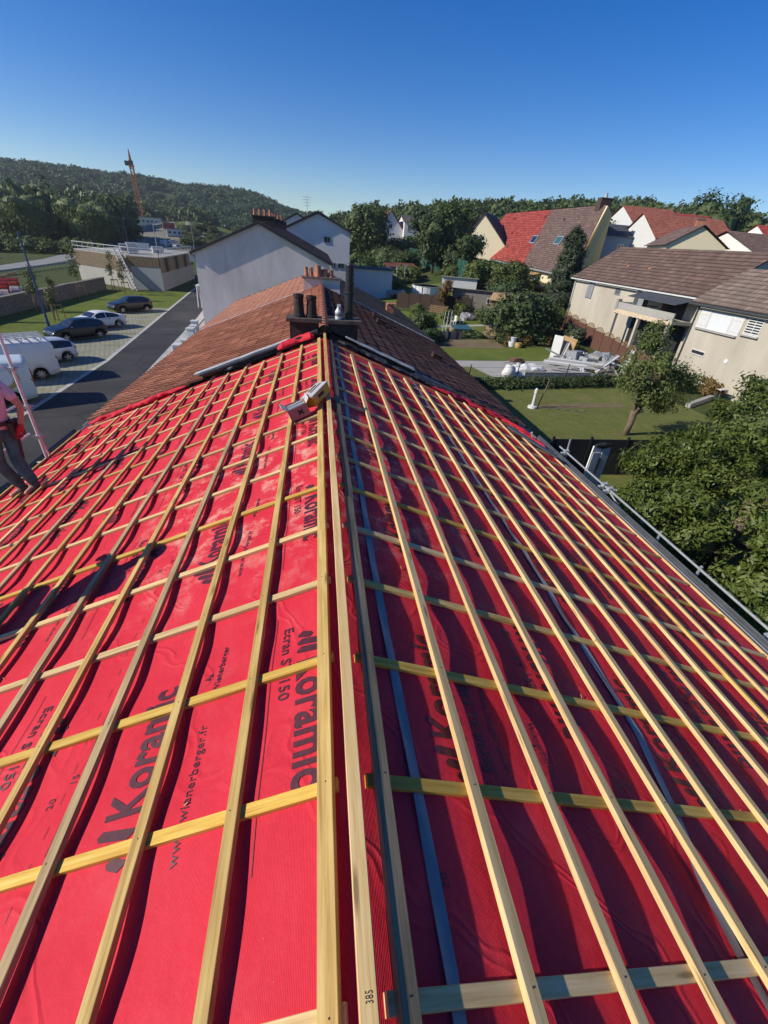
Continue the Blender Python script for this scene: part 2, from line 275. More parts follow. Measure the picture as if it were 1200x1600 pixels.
# ------------------------------------------------------------------ mesh helpers
class MB:
    def __init__(s): s.v = []; s.f = []; s.m = []; s.uv = {}
    def add(s, vs, fs, mi=0):
        o = len(s.v); s.v += [tuple(x) for x in vs]; s.f += [tuple(i+o for i in f) for f in fs]; s.m += [mi]*len(fs); return s
    def box(s, c, d, mi=0, rz=0.0, rot=None):
        c = Vector(c); h = Vector(d)/2; Rm = rot if rot is not None else Matrix.Rotation(rz, 3, 'Z')
        vs = [c+Rm @ Vector((sx*h.x, sy*h.y, sz*h.z)) for sz in (-1, 1) for sx, sy in ((-1, -1), (1, -1), (1, 1), (-1, 1))]
        return s.add(vs, [(3, 2, 1, 0), (4, 5, 6, 7), (0, 1, 5, 4), (1, 2, 6, 5), (2, 3, 7, 6), (3, 0, 4, 7)], mi)
    def bar(s, p, q, wd, h, up=(0, 0, 1), mi=0, bev=0.0, uvm=False):
        p = Vector(p); q = Vector(q); d = (q-p); L = d.length; d.normalize(); x = d.cross(Vector(up)).normalized(); z = x.cross(d)
        if bev: pr = [(-wd/2+bev, -h/2), (wd/2-bev, -h/2), (wd/2, -h/2+bev), (wd/2, h/2-bev), (wd/2-bev, h/2), (-wd/2+bev, h/2), (-wd/2, h/2-bev), (-wd/2, -h/2+bev)]
        else: pr = [(-wd/2, -h/2), (wd/2, -h/2), (wd/2, h/2), (-wd/2, h/2)]
        n = len(pr); vs = [a+x*u+z*v for a in (p, q) for u, v in pr]
        o = len(s.v)
        s.add(vs, [(i, (i+1) % n, n+(i+1) % n, n+i) for i in range(n)]+[tuple(range(n-1, -1, -1)), tuple(range(n, 2*n))], mi)
        if uvm:
            per = 0
            for k in range(2):
                for i, (u, v) in enumerate(pr): s.uv[o+k*n+i] = (u+v*1.7, k*L)
        return s
    def tube(s, pts, r, n=10, mi=0, cap=True):
        pts = [Vector(p) for p in pts]; rs = r if isinstance(r, (list, tuple)) else [r]*len(pts); o = len(s.v); prev = None
        for i, p in enumerate(pts):
            d = (pts[min(i+1, len(pts)-1)]-pts[max(i-1, 0)]).normalized()
            if prev is None:
                a = Vector((0, 0, 1)) if abs(d.z) < 0.9 else Vector((1, 0, 0)); x = d.cross(a).normalized()
            else: x = (prev-d*prev.dot(d)).normalized()
            prev = x; y = d.cross(x)
            s.v += [tuple(p+(x*math.cos(2*math.pi*k/n)+y*math.sin(2*math.pi*k/n))*rs[i]) for k in range(n)]
        for i in range(len(pts)-1):
            for k in range(n):
                a = o+i*n+k; b = o+i*n+(k+1) % n; s.f.append((a, b, b+n, a+n)); s.m.append(mi)
        if cap:
            s.f.append(tuple(o+k for k in range(n-1, -1, -1))); s.m.append(mi)
            e = o+(len(pts)-1)*n; s.f.append(tuple(e+k for k in range(n))); s.m.append(mi)
        return s
    def lathe(s, c, prof, n=16, mi=0):
        c = Vector(c); return s.tube([c+Vector((0, 0, z)) for r, z in prof], [max(r, 1e-4) for r, z in prof], n, mi)
    def prism(s, poly, ax, lo, hi, mi=0):
        "poly: 2-D points; ax: axis it is extruded along (0,1,2)"
        def P(u, v, t): return (t, u, v) if ax == 0 else ((u, t, v) if ax == 1 else (u, v, t))
        n = len(poly); vs = [P(u, v, t) for t in (lo, hi) for u, v in poly]
        return s.add(vs, [(i, (i+1) % n, n+(i+1) % n, n+i) for i in range(n)]+[tuple(range(n-1, -1, -1)), tuple(range(n, 2*n))], mi)
    def sphere(s, c, r, n=12, mi=0):
        c = Vector(c); r = Vector(r) if not isinstance(r, (int, float)) else Vector((r, r, r)); k = n//2; o = len(s.v)
        vs = [c+Vector((r.x*math.sin(math.pi*i/k)*math.cos(2*math.pi*j/n), r.y*math.sin(math.pi*i/k)*math.sin(2*math.pi*j/n), r.z*math.cos(math.pi*i/k))) for i in range(k+1) for j in range(n)]
        return s.add(vs, [(i*n+j, (i+1)*n+j, (i+1)*n+(j+1) % n, i*n+(j+1) % n) for i in range(k) for j in range(n)], mi)
    def build(s, name, mats, parent=None, smooth=False, loc=None):
        me = D.meshes.new(name); me.from_pydata(s.v, [], s.f)
        mats = mats if isinstance(mats, (list, tuple)) else [mats]
        for m in mats: me.materials.append(M[m] if isinstance(m, str) else m)
        if len(mats) > 1: me.polygons.foreach_set('material_index', s.m)
        if smooth: me.polygons.foreach_set('use_smooth', [True]*len(s.f))
        if s.uv:
            ul = me.uv_layers.new(name='UVMap'); li = np.zeros(len(me.loops), np.int32); me.loops.foreach_get('vertex_index', li)
            arr = np.zeros((len(s.v), 2), np.float32)
            for k, v in s.uv.items(): arr[k] = v
            ul.data.foreach_set('uv', arr[li].ravel())
        me.update(); me.validate()
        o = D.objects.new(name, me); COL.objects.link(o)
        if parent: o.parent = parent
        if loc is not None: o.location = loc
        return o
def npmesh(name, V, Q, mat, parent=None, uv=None, mi=None, smooth=False):
    "quads or triangles straight from numpy"
    me = D.meshes.new(name); nv, nf, k = len(V), len(Q), Q.shape[1]
    me.vertices.add(nv); me.vertices.foreach_set('co', np.asarray(V, np.float32).ravel())
    me.loops.add(nf*k); me.loops.foreach_set('vertex_index', np.asarray(Q, np.int32).ravel())
    me.polygons.add(nf); me.polygons.foreach_set('loop_start', np.arange(nf, dtype=np.int32)*k)
    mats = mat if isinstance(mat, list) else [mat]
    for m in mats: me.materials.append(M[m])
    if mi is not None: me.polygons.foreach_set('material_index', np.asarray(mi, np.int32))
    me.polygons.foreach_set('use_smooth', [smooth]*nf)
    if uv is not None: me.uv_layers.new(name='UVMap').data.foreach_set('uv', np.asarray(uv, np.float32)[np.asarray(Q).ravel()].ravel())
    me.update(calc_edges=True); o = D.objects.new(name, me); COL.objects.link(o)
    if parent: o.parent = parent
    return o
def tag(o, label, cat, group=None, kind=None):
    if label: o['label'] = label
    if cat: o['category'] = cat
    if group: o['group'] = group
    if kind: o['kind'] = kind
    return o
def thing(name, label, cat, loc=(0, 0, 0), rz=0.0, group=None):
    o = D.objects.new(name, None); COL.objects.link(o); o.location = loc; o.rotation_euler = (0, 0, rz); o.empty_display_size = 0.3
    return tag(o, label, cat, group)
def dup(root, loc, rz, label=None, group=None):
    r = root.copy(); COL.objects.link(r); r.location = loc; r.rotation_euler = (0, 0, rz)
    if label: r['label'] = label
    if group: r['group'] = group
    for c0 in list(root.children):
        c = c0.copy(); COL.objects.link(c); c.parent = r
        for g0 in list(c0.children):
            d = g0.copy(); COL.objects.link(d); d.parent = c
    return r

# ------------------------------------------------------------------ terrain
AZT = np.array([-90, -40, -27.8, -25.1, -21.8, -18.1, -13.1, -9.5, -6.3, -3.8, -1.8, 1.7, 3.8, 8.7, 13.5, 15.5, 19.5, 24.1, 27.2, 32, 34.2, 36.6, 38.8, 41.6, 44.1, 60, 90])
TNT = np.array([.065, .065, .0654, .0676, .0666, .0671, .063, .0644, .0599, .0463, .0371, .0436, .0492, .058, .0703, .0801, .081, .0811, .087, .088, .092, .0839, .079, .0698, .0646, .06, .06])
def smst(a, b, x): t = np.clip((x-a)/(b-a), 0, 1); return t*t*(3-2*t)
def terr(X, Y):
    X = np.asarray(X, float); Y = np.asarray(Y, float)
    z = smst(6, 30, X)*0.055*np.maximum(0, Y-38)+0.06*np.maximum(0, X-45)
    r = np.hypot(X, Y); az = np.degrees(np.arctan2(X, Y)); k = smst(-2.5, 2.5, az)
    r1 = 900*(1-k)+310*k; r0 = 420*(1-k)+190*k; ht = 13*(1-k)+14*k
    zt = 8.4+np.interp(az, AZT, TNT)*r1-ht
    z = z+(zt-z)*smst(r0, r1, r)*(Y > -50)
    z = z+10.5*np.exp(-((X+78)/38)**2-((Y-335)/40)**2)
    return z
def T(x, y): return float(terr(x, y))
def axis(a, core0, core1, b, st):
    l = [core0]; d = st
    while l[-1] > a: d *= 1.22; l.append(l[-1]-d)
    l2 = [core1]; d = st
    while l2[-1] < b: d *= 1.22; l2.append(l2[-1]+d)
    return np.array(sorted(l[1:])+list(np.arange(core0, core1+0.1, st))+l2[1:])
xs = axis(-1600, -110, 130, 1600, 3.0); ys = axis(-300, -12, 330, 2200, 3.0)
gx, gy = np.meshgrid(xs, ys); nx, ny = len(xs), len(ys)
ii = (np.arange(ny-1)[:, None]*nx+np.arange(nx-1)[None]).ravel()
o = npmesh('ground', np.stack([gx.ravel(), gy.ravel(), terr(gx, gy).ravel()], 1), np.stack([ii, ii+1, ii+nx+1, ii+nx], 1), 'field', smooth=True)
tag(o, 'rough green ground rising to the wooded hills', 'ground', kind='structure')
def drape(name, left, right, mat, dz, label, cat, kind='structure', nu=6, st=2.0):
    "a sheet between two polylines of equal length, laid on the terrain"
    L = []; Rr = []
    for i in range(len(left)-1):
        n = max(1, int(max(math.dist(left[i], left[i+1]), math.dist(right[i], right[i+1]))/st))
        for k in range(n+(i == len(left)-2)):
            t = k/n; L.append([left[i][j]*(1-t)+left[i+1][j]*t for j in (0, 1)]); Rr.append([right[i][j]*(1-t)+right[i+1][j]*t for j in (0, 1)])
    L = np.array(L); Rr = np.array(Rr); u = np.linspace(0, 1, nu+1)[None, :, None]
    P = L[:, None]*(1-u)+Rr[:, None]*u; n = len(L); Z = terr(P[..., 0], P[..., 1])+dz
    V = np.concatenate([P, Z[..., None]], 2).reshape(-1, 3); i0 = (np.arange(n-1)[:, None]*(nu+1)+np.arange(nu)[None]).ravel()
    o = npmesh(name, V, np.stack([i0, i0+1, i0+nu+2, i0+nu+1], 1), mat)
    return tag(o, label, cat, kind=kind)
RL = [(-14.0, -40), (-14.3, 23), (-14.6, 33), (-18.7, 73), (-22.0, 110)]; RR = [(-10.6, -40), (-10.75, 22), (-10.95, 26), (-13.0, 52.4), (-19.0, 110)]
def off(l, d): return [(x+d, y) for x, y in l]
drape('road', RL, RR, 'asphalt', 0.03, 'dark asphalt street beside the terraced row', 'road')
o = drape('kerb', off(RL, -0.28), RL, 'kerb', 0.045, 'pale concrete edging between parking bays and street', 'kerb')
drape('pavement', RR, off(RR, 0.75), 'kerb', 0.12, 'narrow pale pavement along the terraced row', 'pavement')
drape('front_gardens', off(RR, 0.75)[:4], [(-5.2, -40), (-5.2, 22), (-5.2, 26), (-5.2, 52.4)], 'path', 0.06, 'paved strip in front of the terraced row', 'front yard')
drape('parking_bays', [(-20.5, -10), (-20.5, 23), (-21.0, 33), (-21.8, 58)], [(-14.2, -10), (-14.58, 23), (-14.88, 33), (-17.42, 58)], 'pavers', 0.02, 'grass paver parking bays beside the street', 'parking')
drape('verge', [(-30, -10), (-29.6, 23), (-29.4, 45), (-29.6, 72)], [(-20.5, -10), (-20.5, 23), (-21.0, 33), (-22, 72)], 'lawn', 0.022, 'mown green lawn behind the parked cars', 'lawn')
drape('verge', [(-21.8, 58), (-22, 72), (-22.3, 74)], [(-17.42, 58), (-18.9, 72), (-19.1, 74)], 'lawn', 0.026, 'mown green lawn at the far end of the parking bays', 'lawn')
drape('far_road', [(-50, 40), (-55, 84), (-60, 118), (-68, 150), (-88, 230), (-110, 330)], [(-45.5, 40), (-50.5, 84), (-55, 118), (-62, 150), (-80, 230), (-100, 330)], 'grey_road', 0.03, 'pale main road beyond the stone wall', 'road')
drape('works_yard', [(-56, 140), (-75, 220), (-112, 300), (-150, 380)], [(-38, 140), (-50, 220), (-64, 300), (-80, 380)], 'gravel', 0.05, 'pale gravel works yard near the crane', 'yard')

# ------------------------------------------------------------------ the house being re-roofed
Y0, Y1 = -2.6, 9.62                       # its roof along the street
def hsh(a, b): return (math.sin(a*127.1+b*311.7)*43758.5453) % 1.0
def sag(side, s, y):
    "membrane height off the slope: it hangs between the rafters and bellies a little between the battens"
    c = (y-0.24)/0.6; i = math.floor(c); f = c-i
    d = 0.013+0.020*mnoise.noise(Vector((s*1.3+side*9, i*3.7, 1.3)))
    k = min(1.0, 0.35+s*0.9)
    f = f+0.12*mnoise.noise(Vector((s*0.9, i*5.1, 7.0+side)))*math.sin(math.pi*f)
    if side > 0: k *= 1-0.65*math.exp(-((s-0.27)/0.13)**2)-0.6*math.exp(-((s-1.98)/0.2)**2)
    d *= k
    w2 = 0.007*mnoise.noise(Vector((s*4, y*2.5, side*4.0)))*math.sin(math.pi*f)*k
    return -d*math.sin(math.pi*f)**2+w2
def sp(side, s, y, n=0.0):
    "point on the slope: s down from the ridge, y along it, n off it"
    return Vector((XR+side*(s*CT+n*ST), y, RZ-s*ST+n*CT))
SE = 5.5
house = thing('terraced_house', 'terraced house being re-roofed, red membrane under rows of yellow pine battens', 'house', (0, 0, 0))
def wallshell(xa, xb, ya, yb, z1, ridge, mat, parent):
    m = MB(); m.prism([(xa, 0), (xb, 0), (xb, z1), (XR, ridge), (xa, z1)], 1, ya, yb); return m.build('wall', mat, parent)
wallshell(-5.0, 5.2, Y0, Y1+0.2, 4.25, 6.35, 'render_beige', house)
# membrane, both slopes, with its printing laid on it
def text_mesh(txt, size, bold=0.0):
    c = D.curves.new('lettering', 'FONT'); c.body = txt; c.size = size; c.offset = bold; c.space_character = 1.06; c.resolution_u = 3
    o = D.objects.new('lettering', c); COL.objects.link(o); dg = bpy.context.evaluated_depsgraph_get(); dg.update()
    me = D.meshes.new_from_object(o.evaluated_get(dg)); D.objects.remove(o)
    bm = bmesh.new(); bm.from_mesh(me); D.meshes.remove(me); D.curves.remove(c); return bm
def cut(bm, step):
    xs_ = [v.co.x for v in bm.verts]; x = min(xs_)+step
    while x < max(xs_):
        bmesh.ops.bisect_plane(bm, geom=bm.verts[:]+bm.edges[:]+bm.faces[:], plane_co=(x, 0, 0), plane_no=(1, 0, 0)); x += step
_tc = {}
def glyphs(key):
    if key in _tc: return _tc[key]
    if key == 'logo':                       # three leaning bars with cut ends
        bm = bmesh.new()
        for k in range(3):
            x = k*0.056; h = 0.09+0.045*k
            vs = [bm.verts.new(p) for p in ((x, 0.028, 0), (x+0.022, 0.0, 0), (x+0.038, 0.0, 0), (x+0.038+0.02, h-0.02, 0), (x+0.038, h, 0), (x+0.018, h-0.012, 0))]
            bm.faces.new(vs)
    elif key == 'tri':
        bm = bmesh.new()
        for k in (0, 1):
            bm.faces.new([bm.verts.new(p) for p in ((0.005+k*0.022, 0.012-0.01*k, 0), (0.03+k*0.022, 0.012-0.01*k, 0), (0.018+k*0.02, 0.045-0.016*k, 0))])
    else:
        txt, size, bold = key; bm = text_mesh(txt, size, bold)
    cut(bm, 0.04); bm.verts.ensure_lookup_table()
    bm.verts.index_update(); _tc[key] = ([v.co.copy() for v in bm.verts], [[v.index for v in f.verts] for f in bm.faces]); return _tc[key]
KW = ('Koramic', 0.25, 0.007); EW = ('Ecran ST 150', 0.082, 0.0012); WW = ('www.wienerberger.fr', 0.062, 0.0); NW = ('Wienerberger', 0.05, 0.0009); T20 = ('20', 0.05, 0.0); T15 = ('15', 0.05, 0.0)
def lay(mb, side, key, s, y, way, sx=1.0):
    """lettering with its baseline at s, starting at y, reading along way (+1 away from the camera, -1 towards it)"""
    vs, fs = glyphs(key); out = []
    for v in vs:
        u, h = v.x*sx, v.y
        # seen from above: reading +Y puts the tops towards -X, reading -Y towards +X
        yy = y+way*u; ds = -side*way*h
        s2 = s+ds
        out.append(sp(side, s2, yy, sag(side, s2, yy)+0.0035))
    mb.add(out, [tuple(f) for f in fs], 1)
def strip(mb, side, s, ya, yb, w2=0.004):
    n = max(2, int(abs(yb-ya)/0.06)); vs = []
    for k in range(n+1):
        yy = ya+(yb-ya)*k/n
        for q in (-w2, w2): vs.append(sp(side, s+q, yy, sag(side, s, yy)+0.0035))
    mb.add(vs, [(2*k, 2*k+1, 2*k+3, 2*k+2) for k in range(n)], 1)
def slope_membrane(side):
    ss = np.arange(-0.0, SE+0.101, 0.05); yy = np.arange(Y0, Y1+0.001, 0.04); mb = MB(); n = len(ss)
    V = [sp(side, float(s), float(y), sag(side, float(s), float(y)) if s > 0.02 else 0.0) for y in yy for s in ss]
    mb.v = [tuple(v) for v in V]; k = len(yy)
    mb.f = [(j*n+i, j*n+i+1, (j+1)*n+i+1, (j+1)*n+i) for j in range(k-1) for i in range(n-1)]
    if side < 0: mb.f = [tuple(reversed(f)) for f in mb.f]
    mb.m = [0]*len(mb.f); mb.uv = {j*n+i: (side*float(ss[i]), float(yy[j])) for j in range(k) for i in range(n)}
    if side < 0:
        for p in range(4):                                             # each printed width of the roll
            b = 1.55*p
            for q in range(-1, 6):
                y = 1.69*q
                if -0.6 < y < 8.6:
                    # towards the camera: bars, name, product line; the ridge batten covers the tops
                    if b+0.245 < SE: lay(mb, -1, 'logo', b+0.27, y+1.70, -1); lay(mb, -1, KW, b+0.26, y+1.50, -1, .70); lay(mb, -1, EW, b+0.36, y+1.76, -1); strip(mb, -1, b+0.41, y+1.85, y+0.62, 0.0018)
                    if b+0.93 < SE: lay(mb, -1, 'logo', b+0.975, y+0.76, 1); lay(mb, -1, KW, b+0.975, y+0.96, 1, .70)
                    if b+0.72 < SE: lay(mb, -1, WW, b+0.735, y+0.72, 1); lay(mb, -1, 'tri', b+0.77, y+1.55, 1); lay(mb, -1, NW, b+0.715, y+1.47, 1)
                    if b+1.5 < SE:
                        lay(mb, -1, T20, b+1.50, y+1.11, 1); lay(mb, -1, T15, b+1.42, y+1.2, 1)
                        for t in np.arange(0, 1.69, 0.14): strip(mb, -1, b+1.46, y+t, y+t+0.05, 0.0016)
                        strip(mb, -1, b+1.40, y+0.9, y+1.75, 0.002)
    else:
        for p in range(4):
            b = 1.65*p
            for q in range(-1, 6):
                y = 1.64*q
                if -0.6 < y < 8.6:
                    lay(mb, 1, 'logo', b+0.60, y+0.86, 1); lay(mb, 1, KW, b+0.60, y+1.06, 1, .72)
                    if b+0.9 < SE: lay(mb, 1, EW, b+0.73, y+0.93, 1); strip(mb, 1, b+0.745, y+0.9, y+1.45, 0.0018); lay(mb, 1, WW, b+0.84, y+0.94, 1)
                    if b+1.12 < SE: lay(mb, 1, NW, b+1.09, y+1.24, -1); lay(mb, 1, 'tri', b+1.03, y+1.12, -1)
                    if b+1.5 < SE: lay(mb, 1, EW, b+1.225, y+1.94, -1); lay(mb, 1, 'logo', b+1.35, y+2.02, -1); lay(mb, 1, KW, b+1.35, y+1.83, -1, .72)
                    if b+1.62 < SE: lay(mb, 1, T20, b+1.62, y+0.98, -1); lay(mb, 1, T15, b+1.56, y+0.98, -1); lay(mb, 1, T20, b+0.35, y+0.5, 1)
    return mb.build('roof_membrane', ['membrane', 'print'], house, smooth=True)
slope_membrane(-1); slope_membrane(1)
def tape(side, pts, wd):
    mb = MB(); vs = []; n = 220
    for k in range(n+1):
        yy = Y0+(Y1-Y0)*k/n; s = np.interp(yy, [p[0] for p in pts], [p[1] for p in pts])+0.006*math.sin(yy*2.3)
        for j in range(4):
            q = s-wd/2+wd*j/3; vs.append(sp(side, q, yy, sag(side, q, yy)+0.007+0.003*math.sin(yy*9+j)))
    mb.add(vs, [(4*k+j, 4*k+j+1, 4*k+j+5, 4*k+j+4) for k in range(n) for j in range(3)]); mb.build('lap_tape', 'tape', house, smooth=True)
tape(1, [(Y0, .29), (0.3, .285), (2.7, .26), (9.6, .255)], 0.05)
tape(1, [(Y0, 1.62), (.29, 1.73), (1.27, 2.02), (3.0, 2.07), (9.6, 2.08)], 0.06)
# counter-battens up the slope, one over each rafter; their tone varies from board to board
CB, BT = 0.025, 0.03
ycs = [0.24+0.6*k for k in range(-4, 16)]
for side in (-1, 1):
    for k, y in enumerate(ycs):
        y += random.uniform(-0.012, 0.012); t0 = 0.06 if side < 0 else 0.05; e = SE-0.05-random.uniform(0, 0.15)
        mb = MB(); dy = random.uniform(-0.012, 0.012)
        mb.bar(sp(side, t0, y, CB/2), sp(side, e, y+dy, CB/2), 0.05, CB, up=(side*ST, 0, CT), bev=0.002, uvm=True)
        kk = k-4
        mb.build('counter_batten', 'wood_yellow' if kk in (1, 2, 5) else ('wood_pale' if (kk+side) % 4 else 'wood'), house)
def batten(side, s, ya, yb, mat, wd=0.052, h=BT, lift=0.0, ds=0.0):
    mb = MB(); n = CB+h/2+lift
    pts = [ya+(yb-ya)*k/3 for k in range(4)]; o = [0, random.uniform(-.004, .004), random.uniform(-.004, .004), 0]
    up = Vector((side*ST, 0, CT)); pr = [(-wd/2, -h/2+.002), (-wd/2+.002, -h/2), (wd/2-.002, -h/2), (wd/2, -h/2+.002), (wd/2, h/2-.002), (wd/2-.002, h/2), (-wd/2+.002, h/2), (-wd/2, h/2-.002)]
    vs = []; N8 = 8
    for k, y in enumerate(pts):
        for u, v in pr: vs.append(sp(side, s+o[k]+ds*(y-ya)/(yb-ya)+side*u*1.0, y, n+v))
    b0 = len(mb.v); mb.add(vs, [(k*8+i, k*8+(i+1) % 8, (k+1)*8+(i+1) % 8, (k+1)*8+i) for k in range(3) for i in range(8)]+[tuple(range(7, -1, -1)), tuple(range(24, 32))])
    for k, y in enumerate(pts):
        for i, (u, v) in enumerate(pr): mb.uv[b0+k*8+i] = (u+v*1.7+(0.02 if i in (4, 3) else 0), y)
    for k, y in enumerate(ycs):                                        # a nail head over each rafter
        if ya+.05 < y < yb-.05 and y < 5:
            q = sp(side, s+random.uniform(-.006, .006), y+random.uniform(-.008, .008), n+h/2+0.0004)
            mb.lathe(q, [(0.0032, 0), (0.0032, 0.0008)], 6, 1)
    return mb.build('batten', [mat, 'rubber'], house)
LS = [0.5+0.405*k for k in range(13)]
lend = {0: 9.44, 1: 9.3, 2: 9.27, 3: 9.34, 4: 9.36, 5: 9.26, 6: 9.27, 7: 9.33, 8: 9.3, 9: 9.2, 10: 9.14, 11: 9.0}
batten(-1, 0.10, Y0, 9.5, 'wood', 0.064)
for k, s in enumerate(LS[:12]):
    joint = random.uniform(1.5, 7.0) if k % 3 == 2 else None
    mt = 'wood_aged' if k in (2, 4, 7) else ('wood' if k not in (5, 9) else 'wood_pale')
    e = lend.get(k, 9.2)
    dsk = random.uniform(-.012, .012)
    if joint:
        j = 0.24+0.6*round((joint-0.24)/0.6); batten(-1, s, Y0, j, mt); batten(-1, s+0.004, j+0.004, e, 'wood')
    else: batten(-1, s+random.uniform(-.006, .006), Y0, e, mt, random.uniform(.048, .055), ds=dsk)
RS = [0.545, 0.965, 1.38, 1.77, 2.20, 2.62, 3.06, 3.43, 3.87, 4.29, 4.72]
rend = [8.89, 8.94, 9.05, 8.95, 9.0, 9.1, 9.4, 9.3, 9.4, 9.2, 8.6]
for k, s in enumerate(RS):
    if k in (1, 4, 7):
        j = 0.24+0.6*(3 if k == 4 else 6); batten(1, s, Y0, j, 'wood_pale'); batten(1, s-0.004, j+0.004, rend[k], 'wood_pale')
    else: batten(1, s+random.uniform(-.006, .006), Y0, rend[k], 'wood' if k == 8 else 'wood_pale', random.uniform(.048, .055), ds=random.uniform(-.012, .012))
# the ridge: a light board along the top and a weathered one just over it on the shaded side
mb = MB(); mb.bar((XR-0.005, Y0, RZ+0.062), (XR+0.0, 5.02, RZ+0.052), 0.052, 0.04, bev=.002, uvm=True); mb.build('ridge_board', 'wood_pale', house)
mb = MB(); mb.bar((XR+0.0, 5.03, RZ+0.05), (XR+0.01, 9.75, RZ+0.05), 0.052, 0.04, bev=.002, uvm=True); mb.build('ridge_board', 'wood', house)
batten(1, 0.105, Y0, 3.0, 'wood_grey', 0.06, 0.034); batten(1, 0.115, 3.004, 9.4, 'wood_grey', 0.06, 0.03)
# written on the near end of the ridge board
bm = text_mesh('385', 0.034, 0.0); mb = MB(); bm.verts.ensure_lookup_table(); bm.verts.index_update()
mb.add([(XR+0.0-v.co.y*0.9+0.01, 0.238+v.co.x*0.5, RZ+0.0792) for v in bm.verts], [[v.index for v in f.verts] for f in bm.faces]); mb.build('pencil_mark', 'sooty', house)
# eaves: boards, gutters, loose membrane
for side in (-1, 1):
    mb = MB()
    for a, b in ((Y0, 2.0), (2.05, 6.2), (6.24, 9.3)):
        mb.bar(sp(side, SE+(0.05 if side < 0 else -.12), a, 0.02), sp(side, SE+(0.05 if side < 0 else -.12)+random.uniform(-.015, .015), b, 0.02), 0.045, 0.03, up=(side*ST, 0, CT), uvm=True)
    mb.build('eaves_board', 'wood' if side < 0 else 'wood_pale', house)
    mb = MB(); prof = [(0.10*math.cos(t), 0.09*math.sin(t)) for t in np.linspace(math.pi, 2*math.pi, 9)]; prof = [(-0.10, 0.02)]+prof+[(0.112, 0.02), (0.092, 0.0)]+[(0.088*math.cos(t), 0.078*math.sin(t)) for t in np.linspace(2*math.pi, math.pi, 9)]
    c = sp(side, SE+0.19, 0, 0.0); mb.prism([(c.x+side*u, c.z+v) for u, v in prof], 1, Y0, Y1-0.1)
    for y in (3.9, 6.9):
        mb.prism([(c.x+side*u*1.06, c.z+v*1.06+.002) for u, v in prof], 1, y, y+0.06)
    g = mb.build('gutter', 'gutter', house)
    mb = MB(); mb.prism([(c.x-side*0.10, c.z+0.05), (c.x-side*0.08, c.z+0.05), (c.x-side*0.08, c.z-0.2), (c.x-side*0.10, c.z-0.2)], 1, Y0, Y1); mb.build('fascia', 'grey_paint', house)
def bundle(name, side, pts, r, mat, sq=0.6, seed=0, amp=0.35):
    "a crumpled roll of sheet lying on the roof along pts (s, y)"
    mb = MB(); n = 60; vs = []; k2 = 14
    for i in range(n+1):
        t = i/n*(len(pts)-1); a = min(int(t), len(pts)-2); f = t-a; s = pts[a][0]*(1-f)+pts[a+1][0]*f; y = pts[a][1]*(1-f)+pts[a+1][1]*f
        for j in range(k2):
            an = 2*math.pi*j/k2; q = r*(1+amp*mnoise.noise(Vector((s*2.4+seed, an*0.9, y)))+amp*0.6*mnoise.noise(Vector((s*9, an*2+seed, 3)))); tp = min(1, 6*min(i, n-i)/n+0.3)
            vs.append(sp(side, s, y+q*math.cos(an)*1.5*tp, max(-.02, q*math.sin(an)*sq*tp)+r*sq*0.6))
    mb.add(vs, [(i*k2+j, i*k2+(j+1) % k2, (i+1)*k2+(j+1) % k2, (i+1)*k2+j) for i in range(n) for j in range(k2)]); return mb.build(name, mat, house, smooth=True)
bundle('membrane_bundle', -1, [(5.5, 9.62), (4.4, 9.66), (3.2, 9.72)], 0.085, 'membrane', 0.6, 1, .9)
bundle('membrane_bundle', -1, [(1.05, 9.85), (0.5, 9.95), (0.2, 9.8)], 0.09, 'membrane', 1.1, 8)
bundle('membrane_bundle', 1, [(2.6, 9.5), (3.6, 9.75), (4.6, 9.65), (5.45, 9.2)], 0.10, 'membrane', 0.4, 3, .9)
bundle('membrane_bundle', 1, [(4.9, 9.1), (5.2, 8.9), (5.45, 8.6)], 0.12, 'membrane', 0.35, 6)
# dark lead offcuts and zinc flashing along the joint with the next roof
def flat(name, side, quad, th, mat, lift=0.05, par=None):
    mb = MB(); vs = [sp(side, s, y, lift+dn) for dn in (0, th) for s, y in quad]
    mb.add(vs, [(3, 2, 1, 0), (4, 5, 6, 7), (0, 1, 5, 4), (1, 2, 6, 5), (2, 3, 7, 6), (3, 0, 4, 7)]); return mb.build(name, mat, par or house)
flat('lead_offcut', 1, [(4.35, 8.62), (5.28, 7.75), (5.42, 8.0), (4.5, 8.95)], 0.025, 'gutter', 0.06)
mb = MB(); rr = random.Random(3)
for k in range(26):                                                    # splinters and shavings left on the sheet
    sd = rr.choice((-1, 1)); s = rr.uniform(0.2, 2.6); y = rr.uniform(0.3, 4.5); a = rr.uniform(0, 3.14); l = rr.uniform(.01, .035); nn = sag(sd, s, y)+0.006
    mb.bar(sp(sd, s, y, nn), sp(sd, s+l*math.cos(a), y+l*math.sin(a), nn+0.006), 0.004, 0.002)
mb.build('wood_shavings', 'wood_pale', house)['kind'] = 'stuff'

